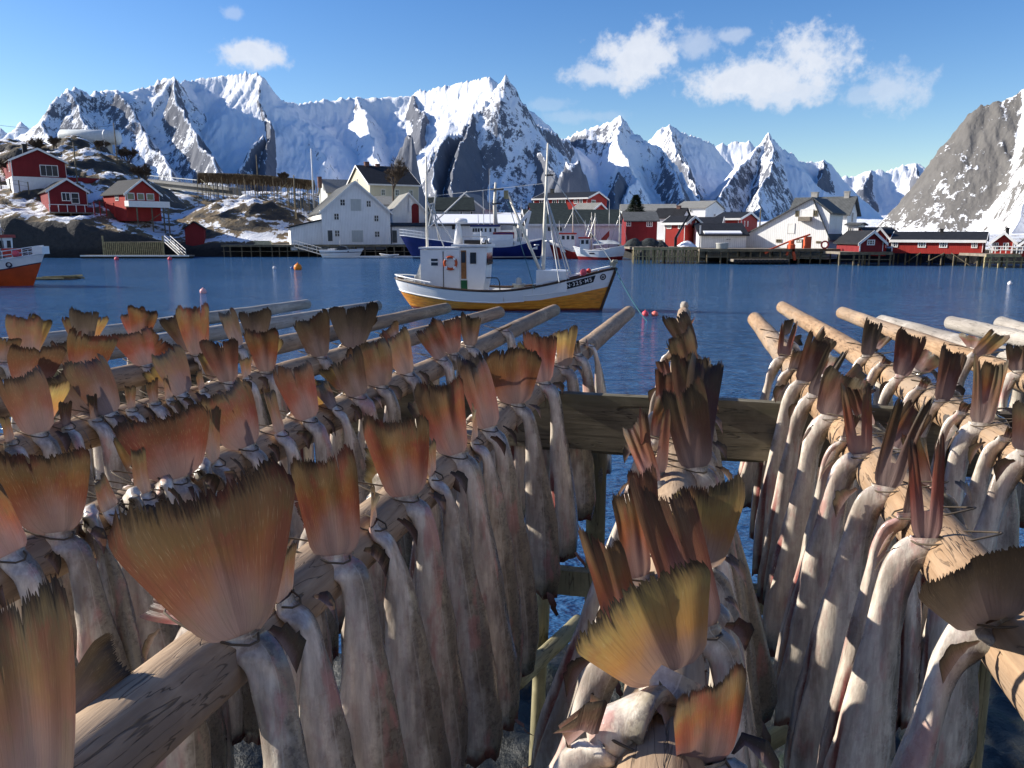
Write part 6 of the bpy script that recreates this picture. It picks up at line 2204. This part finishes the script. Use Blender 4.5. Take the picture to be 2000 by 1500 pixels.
        if side == 'R' or key in ('B', 'C', 'D'):
            # the twine that ties the pair together, wound round the tail root and the pole
            pts = []
            for i in range(15):
                th = 2 * math.pi * i / 14
                pts.append(-a.normalized() * .004 + s * (-.052 + .081 * math.cos(th)) + po['d'] * (.029 * math.sin(th)) + up * (.030 * (1 - math.cos(th)) * .5 + .004 * math.sin(th * 2)))
            MB().tube(pts, .0019, 6).build('twine', m_twine, root, True)
    where = {'A': 'nearest left log', 'P2': 'second left log', 'P3': 'third left log', 'P4': 'fourth left log', 'P5': 'fifth left log', 'P6': 'sixth left log',
             'M': 'central log', 'B': 'thick tan log', 'C': 'long tan log', 'D': 'farther tan log'}[key]
    root['pole'], root['depth'], root['tintname'], root['side'], root['where'] = key, fwd, TNAME[tint], side, where
    if label:
        root['label'] = label
    root['category'] = 'fish'
    root['group'] = 'cod hung in pairs on the drying rack'
    CODS.append(root)
    return root


CODS = []
# --- the fish, pole by pole, from near to far (R hangs on the right of its pole, L on the left)
# nearest left log
cod('A', 'R', 60, (62, 1120), 190, 'd', yaw=-.2, dy=.05, Lb=.7, p=.7, label='cod at the lower left corner with a big yellow and olive tail')
cod('A', 'L', 120, (245, 1275), 210, 'k', yaw=.5, dy=.1, lift=-.02)
cod('A', 'R', 475, (378, 930), 325, 'x', still=True, yaw=.05, fold=.18, dy=-.06, p=.85, curl=-.05, Lb=.75, sc=1.15, label='cod with the largest brown tail, two lobes spread wide, in the left foreground')
cod('A', 'L', 395, (285, 1190), 60, 'r', dy=.1, fold=.5)
cod('A', 'R', 655, (640, 872), 125, 'o', yaw=.1, p=.62, lean=.0, Lb=.78, sc=1.15, roll=.4)
cod('A', 'L', 640, (575, 1000), 95, 'o', yaw=-.7, dy=.06)
cod('A', 'R', 795, (770, 803), 128, 'o', yaw=.12, p=.62, lean=.02, Lb=.80, roll=.1)
cod('A', 'L', 760, (708, 905), 70, 'y', yaw=-.5, dy=.05)
cod('A', 'R', 893, (848, 735), 98, 'o', yaw=.2, p=.8, lean=.05, Lb=.78, roll=.9)
cod('A', 'L', 870, (815, 770), 80, 'b', yaw=-.4, dy=.08)
cod('A', 'R', 955, (925, 700), 78, 'p', yaw=.1, p=.8, lean=.05, Lb=.76, roll=-.3)
cod('A', 'L', 940, (905, 690), 70, 'd', yaw=-.2, dy=.1)
cod('A', 'R', 1012, (1003, 690), 112, 'c', yaw=-.1, p=.55, lean=.05, roll=.3, fork=-.1)
cod('A', 'L', 1000, (955, 700), 40, 'p', yaw=-.8)
cod('A', 'R', 1062, (1052, 645), 62, 'r', yaw=.2, lean=.05, roll=.8)
cod('A', 'L', 1055, (1028, 655), 46, 'y', yaw=-.3, dy=.06)
cod('A', 'R', 1100, (1100, 636), 42, 'y', yaw=.3, lean=.04)
cod('A', 'L', 1090, (1072, 650), 44, 'b', yaw=-.3, dy=.06)
cod('A', 'R', 1128, (1122, 668), 20, 'k', yaw=.6, lean=.05)
cod('A', 'R', 1150, (1143, 668), 18, 'b', yaw=.9, lean=.06)
# second log
cod('P2', 'R', 120, (92, 868), 185, 'o', yaw=-.05, p=.7, Lb=.72)
cod('P2', 'L', 60, (8, 925), 120, 'c', yaw=-.5, dy=.05)
cod('P2', 'R', 345, (312, 800), 168, 'r', yaw=.06, p=.55, label='cod with a broad squarish red brown tail left of the largest tail')
cod('P2', 'L', 275, (238, 835), 42, 'y', yaw=-.6, dy=.04)
cod('P2', 'R', 488, (440, 748), 135, 'o', yaw=.15, p=.7)
cod('P2', 'L', 425, (402, 800), 56, 'y', yaw=-.6)
cod('P2', 'R', 605, (567, 705), 88, 'r', yaw=.12, p=.75)
cod('P2', 'L', 585, (625, 745), 46, 'y', yaw=.5, dy=.05)
cod('P2', 'R', 700, (668, 690), 66, 'd', yaw=.2, p=.8)
cod('P2', 'L', 680, (640, 710), 36, 'y', yaw=-.6)
cod('P2', 'R', 745, (729, 670), 92, 'b', yaw=.0, p=.55, fork=-.04)
cod('P2', 'L', 730, (702, 670), 50, 'y', yaw=-.4)
cod('P2', 'R', 798, (768, 645), 66, 'd', yaw=.3)
cod('P2', 'L', 785, (735, 655), 50, 'r', yaw=-.2)
cod('P2', 'R', 862, (820, 638), 42, 'o', yaw=.5, fold=.2)
cod('P2', 'R', 885, (866, 617), 60, 'r', yaw=.1)
cod('P2', 'L', 868, (850, 640), 30, 'o', yaw=-.5)
cod('P2', 'R', 918, (924, 612), 38, 'd', yaw=.2)
cod('P2', 'L', 915, (902, 618), 26, 'y', yaw=-.4)
cod('P2', 'R', 985, (983, 640), 30, 'k', yaw=.4, bodyon=True)
cod('P2', 'R', 25, (-60, 940), 90, 'o', yaw=.1)
cod('P2', 'R', 215, (190, 930), 40, 'b', yaw=.7)
cod('P2', 'R', 285, (262, 870), 36, 'd', yaw=.7)
cod('P2', 'R', 420, (395, 790), 30, 'b', yaw=.8)
cod('P2', 'R', 548, (520, 760), 26, 'd', yaw=.8)
cod('P2', 'R', 655, (630, 740), 26, 'b', yaw=.8)
cod('A', 'R', 560, (560, 1060), 36, 'b', yaw=.9)
cod('A', 'R', 730, (722, 950), 30, 'd', yaw=.9)
cod('A', 'R', 845, (838, 860), 24, 'b', yaw=.9)
cod('A', 'R', 925, (920, 790), 22, 'd', yaw=.9)
for u_ in (165, 250, 310, 385):
    cod('P2', 'R', u_, (u_ - 10, 1120 - u_ * .5), 24, 'b', yaw=.8)
for u_ in (20, 130, 185, 258, 300, 330, 395, 480):
    cod('P3', 'R', u_, (u_ - 6, 812 - u_ * .24), 18, 'd', yaw=.8)
for u_ in (1655, 1772):
    cod('B', 'L', u_, (u_ + 14, 800 + (u_ - 1650) * .9), 20, 'd', yaw=.7, lean=.06)
for u_ in (1725, 1800, 1880, 1965):
    cod('C', 'L', u_, (u_ + 10, 700 + (u_ - 1725) * .55), 18, 'b', yaw=.7, lean=.06)
# third log
cod('P3', 'R', 80, (42, 718), 95, 'p', yaw=.0, p=.6, label='cod with a dark purple tail at the left edge above a yellow one')
cod('P3', 'L', 70, (108, 738), 66, 'y', yaw=.4, dy=.05)
cod('P3', 'R', 215, (165, 692), 98, 'd', yaw=.15, p=.75)
cod('P3', 'L', 160, (105, 722), 56, 'g', yaw=-.3)
cod('P3', 'R', 355, (312, 680), 82, 'd', yaw=.3, p=.8)
cod('P3', 'L', 320, (290, 715), 42, 'y', yaw=-.6)
cod('P3', 'R', 446, (425, 657), 72, 'p', yaw=.15)
cod('P3', 'L', 420, (396, 680), 34, 'y', yaw=-.7)
cod('P3', 'R', 520, (512, 637), 66, 'o', yaw=-.05)
cod('P3', 'L', 500, (532, 650), 46, 'y', yaw=.4, dy=.06)
cod('P3', 'R', 628, (602, 612), 72, 'g', yaw=.1, label='cod with a pale grey rounded tail left of centre')
cod('P3', 'L', 610, (588, 640), 30, 'g', yaw=-.6)
cod('P3', 'R', 690, (680, 590), 96, 'k', yaw=-.1, p=.65, label='cod with a blackish orange fan tail before the grey log tips')
cod('P3', 'L', 675, (722, 605), 40, 'o', yaw=.5)
cod('P3', 'R', 770, (755, 640), 44, 'd', yaw=.3)
# fourth log
cod('P4', 'R', 55, (58, 668), 112, 'p', yaw=.0, p=.6)
cod('P4', 'L', 50, (92, 690), 56, 'r', yaw=.4)
cod('P4', 'R', 165, (168, 642), 90, 'o', yaw=-.05, p=.6)
cod('P4', 'L', 150, (118, 660), 52, 'd', yaw=-.3)
cod('P4', 'R', 285, (262, 640), 74, 'r', yaw=.1)
cod('P4', 'L', 280, (320, 655), 62, 'r', yaw=.4, dy=.04, label='cod whose bright scarlet tail points right, among brown tails at the left')
cod('P4', 'R', 385, (366, 590), 66, 'o', yaw=.05)
cod('P4', 'L', 375, (328, 612), 52, 'd', yaw=-.4)
cod('P4', 'L', 390, (392, 602), 34, 'o', yaw=.4, dy=.06)
cod('P4', 'R', 465, (438, 602), 38, 'g', yaw=.5, fold=.2)
cod('P4', 'R', 500, (492, 602), 62, 'k', yaw=-.2, label='cod with a small black fan tail in front of the far grey logs')
# fifth log
cod('P5', 'R', 60, (48, 612), 66, 'd', yaw=.1, p=.6, label='cod with a rounded olive yellow tail at the far left')
cod('P5', 'L', 60, (88, 616), 42, 'y', yaw=-.3)
cod('P5', 'R', 168, (162, 600), 52, 'k', yaw=.1, label='cod with a dark rounded tail against the water at the left')
cod('P5', 'L', 160, (142, 612), 40, 'd', yaw=-.3)
cod('P5', 'L', 172, (190, 612), 36, 'y', yaw=.4)
cod('P5', 'R', 275, (290, 600), 56, 'c', yaw=-.2)
cod('P5', 'L', 268, (252, 605), 44, 'r', yaw=.3)
cod('P5', 'R', 8, (12, 655), 50, 'd', yaw=.0)
# central column (tied where its log passes these heights)
cod('M', 'L', 1440, (1222, 1150), 310, 'w', yaw=-.1, fold=.2, dy=.06, p=.9, sc=1.35, ragged=1.5, still=True, neck=(1312, 1312), lean=.0, label='cod with the big pale olive tail bent up left, nearest in central column', fork=.02)
cod('M', 'R', 1490, (1415, 1300), 130, 'o', yaw=.5, dy=-.12, p=.8, lift=-.02)
cod('M', 'R', 1235, (1280, 935), 112, 'p', yaw=.15, p=.6, lean=.03, Lb=.75)
cod('M', 'L', 1260, (1190, 1035), 80, 'c', yaw=-.2, dy=-.02, lean=.12)
cod('M', 'R', 1105, (1375, 930), 140, 'y', yaw=-.1, p=.75, fold=.2, lean=.05)
cod('M', 'L', 1130, (1230, 935), 60, 'c', yaw=.4, lean=.12)
cod('M', 'R', 915, (1330, 742), 85, 'b', yaw=.1, p=.6, lean=.08)
cod('M', 'L', 930, (1278, 790), 62, 'p', yaw=.5, lean=.14, split=.5, still=True)
cod('M', 'R', 905, (1370, 692), 72, 'd', yaw=.3, fold=.3, lean=.12, dy=.2)
cod('M', 'L', 950, (1235, 820), 44, 'c', yaw=.2, lean=.2, dy=.1)
cod('M', 'R', 820, (1345, 690), 70, 'd', yaw=-.2, lean=.08)
cod('M', 'L', 800, (1300, 720), 40, 'p', yaw=.3, lean=.1)
cod('M', 'R', 745, (1322, 646), 58, 'b', yaw=.1)
cod('M', 'L', 745, (1292, 700), 24, 'p', yaw=.3)
cod('M', 'R', 692, (1318, 607), 54, 'g', yaw=.1)
cod('M', 'L', 690, (1350, 618), 22, 'o', yaw=.6)
cod('M', 'R', 1010, (1330, 1000), 60, 'k', yaw=.3, lean=.1, label='cod with a dark curled tail halfway down the central column')
cod('M', 'R', 1180, (1300, 1012), 74, 'p', yaw=.3, lean=.08)
cod('M', 'L', 1045, (1262, 905), 56, 'p', yaw=.2, lean=.12)
cod('M', 'R', 872, (1356, 770), 58, 'd', yaw=.2, lean=.1)
cod('M', 'L', 862, (1302, 775), 48, 'o', yaw=.2, lean=.1)
cod('M', 'R', 782, (1372, 690), 46, 'd', yaw=-.2, lean=.08)
cod('M', 'R', 715, (1338, 640), 40, 'b', yaw=.2)
# thick tan log, right
cod('B', 'L', 1935, (1885, 1070), 215, 'k', yaw=.2, dy=-.10, fold=.25, lean=.10, sc=1.26, Lb=.78, p=.9, still=True, label='cod with a dark brown tail jutting over its log at the right edge')
cod('B', 'L', 1808, (1815, 838), 64, 'r', yaw=.15, lean=.055, Lb=.8, sc=1.26, split=.55, p=.9, still=True)
cod('B', 'R', 1822, (1808, 842), 44, 'o', yaw=-.6, fold=.7)
cod('B', 'L', 1730, (1778, 762), 62, 'd', yaw=.15, lean=.055, Lb=.8, sc=1.26, split=.55, p=.9, still=True)
cod('B', 'R', 1750, (1795, 790), 60, 'o', yaw=.2)
cod('B', 'L', 1680, (1672, 742), 54, 'o', yaw=.15, lean=.055, Lb=.8, sc=1.26, split=.55, p=.9, still=True)
cod('B', 'R', 1700, (1668, 750), 34, 'p', yaw=-.5, fold=.6)
cod('B', 'L', 1622, (1652, 722), 78, 'd', yaw=.1, lean=.055, Lb=.8, sc=1.26)
cod('B', 'R', 1640, (1700, 738), 66, 'b', yaw=.3, dy=.05)
cod('B', 'L', 1590, (1640, 672), 40, 'g', yaw=.15, lean=.055, split=.55, p=.9, still=True)
cod('B', 'R', 1610, (1630, 690), 32, 'o', yaw=-.3)
cod('B', 'L', 1568, (1598, 650), 46, 'p', yaw=.3, lean=.055, sc=1.26)
cod('B', 'R', 1580, (1625, 652), 42, 'd', yaw=.0)
cod('B', 'L', 1548, (1556, 680), 24, 'd', yaw=.6, lean=.055)
cod('B', 'R', 1545, (1568, 665), 20, 'k', yaw=.4)
cod('B', 'L', 1530, (1540, 625), 30, 'o', yaw=.15, lean=.1, split=.55, p=.9, still=True)
cod('B', 'R', 1528, (1534, 622), 18, 'k', yaw=.8, fold=.6)
# long tan log
cod('C', 'L', 2010, (2040, 790), 80, 'b', yaw=.3, lean=.12, sc=1.26, Lb=.78)
cod('C', 'L', 1915, (1945, 695), 50, 'd', yaw=.15, lean=.055, Lb=.78, sc=1.26, split=.55, p=.9, still=True)
cod('C', 'R', 1935, (1952, 700), 40, 'o', yaw=-.4, fold=.6)
cod('C', 'L', 1838, (1862, 675), 42, 'p', yaw=.4, fold=.4, lean=.055, Lb=.78)
cod('C', 'R', 1850, (1880, 690), 36, 'd', yaw=.2)
cod('C', 'L', 1760, (1795, 648), 62, 'r', yaw=.2, lean=.12)
cod('C', 'R', 1790, (1815, 690), 66, 'b', yaw=.1, fork=-.1)
cod('C', 'L', 1693, (1706, 622), 38, 'k', yaw=.3, lean=.1)
cod('C', 'R', 1705, (1728, 650), 34, 'd', yaw=-.2)
cod('D', 'L', 1905, (1952, 646), 36, 'y', yaw=.3, lean=.1, fold=.3)
cod('D', 'R', 1905, (1910, 655), 70, 'b', yaw=-.2)
cod('D', 'L', 1990, (1990, 668), 40, 'd', yaw=.2)
cod('D', 'R', 1975, (1972, 700), 40, 'o', yaw=.3)

# labels: what the tail looks like, then its place along its log
ORD = ['first', 'second', 'third', 'fourth', 'fifth', 'sixth', 'seventh', 'eighth', 'ninth', 'tenth', 'eleventh', 'twelfth', 'thirteenth', 'fourteenth', 'fifteenth', 'sixteenth', 'seventeenth', 'eighteenth', 'nineteenth', 'twentieth',
       'twenty-first', 'twenty-second', 'twenty-third', 'twenty-fourth', 'twenty-fifth', 'twenty-sixth', 'twenty-seventh', 'twenty-eighth']
for key in POLES:
    for sd_ in 'RL':
        row = sorted([c for c in CODS if c['pole'] == key and c['side'] == sd_], key=lambda c: c['depth'])
        for i, c in enumerate(row):
            if 'label' not in c:
                c['label'] = 'cod with %s tail, %s from near end, %s side of %s' % (
                    c['tintname'], ORD[i], {'R': 'right', 'L': 'left'}[sd_], c['where'])
for c in CODS:
    for k_ in ('pole', 'depth', 'tintname', 'side', 'where'):
        del c[k_]

# --- frame of the rack: planks, posts and braces
pd = POLES['M']['d']
ps = Vector((pd.y, -pd.x, 0)).normalized()
P0 = at_z(1310, 776, ZP - .056)


def plank(name, c, half0, half1, hgt, thk, mat, label, cat='plank', group=None):
    L = half0 + half1
    mb = MB()
    nx = 40
    vs, fs = [], []
    rr = random.Random(len(label))
    for i in range(nx + 1):
        x = -half0 + L * i / nx
        e0, e1 = rr.uniform(-.003, .003), rr.uniform(-.004, .004)
        vs += [(x, -thk / 2 + e0, -hgt + e1), (x, thk / 2 + e0, -hgt + e1), (x, thk / 2 + e0, e0), (x, -thk / 2 + e0, e0)]
    for i in range(nx):
        for k in range(4):
            a, b = i * 4 + k, i * 4 + (k + 1) % 4
            fs.append((a, b, b + 4, a + 4))
    fs += [(3, 2, 1, 0), (nx * 4, nx * 4 + 1, nx * 4 + 2, nx * 4 + 3)]
    o = mb.add(vs, fs).build(name, mat)
    o.location = c
    o.rotation_euler = (0, 0, math.atan2(ps.y, ps.x))
    return tag(o, label, cat, group)


plank('cross_plank', P0, 3.4, 3.2, .255, .055, m_plank, 'dark mossy plank crossing under the poles, barred with sunlight', 'plank', 'planks of the rack frame')
plank('cross_plank', P0 + pd * .22 - Vector((0, 0, .11)), 3.4, 3.2, .22, .055, m_plank, 'grey plank just behind and below the dark mossy crossing plank', 'plank', 'planks of the rack frame')
P1 = at_z(1300, 1142, 0) * 0 + P0 + pd * .1
P1.z = CAM_H - (1142 - 455) / 1500 * P1.y * 1.03
plank('cross_plank', P1, 3.4, 3.2, .125, .06, m_post, 'low greenish rail near the water under the hanging fish', 'plank', 'planks of the rack frame')


def log(name, a, b, r, mat, label, cat, group=None, seed=3):
    d = (b - a).normalized()
    L = (b - a).length
    n = 14
    pts = [(0, 0, L * i / n) for i in range(n + 1)]
    o = MB().tube(pts, [r * (1 + .05 * mnoise.noise(Vector((i * .9, seed, 0)))) for i in range(n + 1)], 16, True, .06, seed).build(name, mat, smooth=True)
    o.location = a
    o.rotation_euler = d.to_track_quat('Z', 'Y').to_euler()
    return tag(o, label, cat, group)


log('rack_post', at(1032, 1640, 4.0) - Vector((0, 0, .6)), at(1062, 1150, 4.0), .040, m_post, 'yellowish wet post standing in the water left of the central column', 'post', 'posts of the rack', 5)
pq = at(1160, 1180, 3.8)
log('rack_post', Vector((pq.x, pq.y, -.3)), pq + Vector((0, 0, .9)), .05, m_post, 'grey post behind the fish of the central column', 'post', 'posts of the rack', 6)
pq = at(1290, 1180, 3.75)
log('rack_post', Vector((pq.x, pq.y, -.3)), pq + Vector((0, 0, .9)), .05, m_post, 'post right behind the central column of fish', 'post', 'posts of the rack', 7)
log('rack_brace', at(1010, 1330, 3.5), at(1130, 1215, 4.2), .045, m_post, 'slanting brace beside the yellowish post', 'brace', 'braces of the rack', 8)
log('rack_brace', at(1380, 1520, 3.3), at(1546, 1420, 3.0), .042, m_post, 'round pole end poking out at the bottom between centre and right', 'brace', 'braces of the rack', 9)
log('rack_brace', at(1400, 1010, 4.4), at(1490, 950, 4.2), .03, m_post, 'thin mossy brace between the central column and the right fish', 'brace', 'braces of the rack', 10)
log('rack_post', at(1965, 1000, 3.4) - Vector((0, 0, 2.3)), at(1965, 800, 3.4), .055, m_post, 'post at the right edge among the hanging fish', 'post', 'posts of the rack', 11)

# white float on the tip of the central log
mb = MB().lathe([(.004, -.034), (.022, -.030), (.034, -.010), (.034, .016), (.024, .034), (.004, .040)], (0, 0, 0), 14)
fl = mb.build('pole_cap', m_pole_pale, smooth=True)
fl.location = POLES['M']['b'] + Vector((0, 0, .06))
tag(fl, 'rounded whitish knob standing on the tip of the central log', 'knob')

# wet shore rock under the rack
m_wet, nt, bs = material('wet_rock')
co = nt.coord('Object')
nn = nt.noise(co, 3.0, 6, 0.65)
nt.set(bs.inputs['Base Color'], nt.ramp(nn, [(0.3, (0.005, 0.006, 0.006)), (0.55, (0.012, 0.014, 0.012)), (0.7, (0.02, 0.032, 0.012)), (0.85, (0.05, 0.05, 0.045))]))
bs.inputs['Roughness'].default_value = 0.6
nt.set(bs.inputs['Normal'], nt.bump(nt.noise(co, 9, 5, .6), .8, .05))
gx, gy = np.meshgrid(np.linspace(-6, 7, 150), np.linspace(-1.5, 7.2, 120))
gz = .62 - .055 * np.maximum(gy - 1, 0) + fbm(gx / 1.3, gy / 1.3, 5, .55) * .5
gz = gz - 1.6 * np.clip(gy - 6.0, 0, 1)
tag(grid_object('shore_rocks', gx, gy, gz, m_wet), kind='structure')
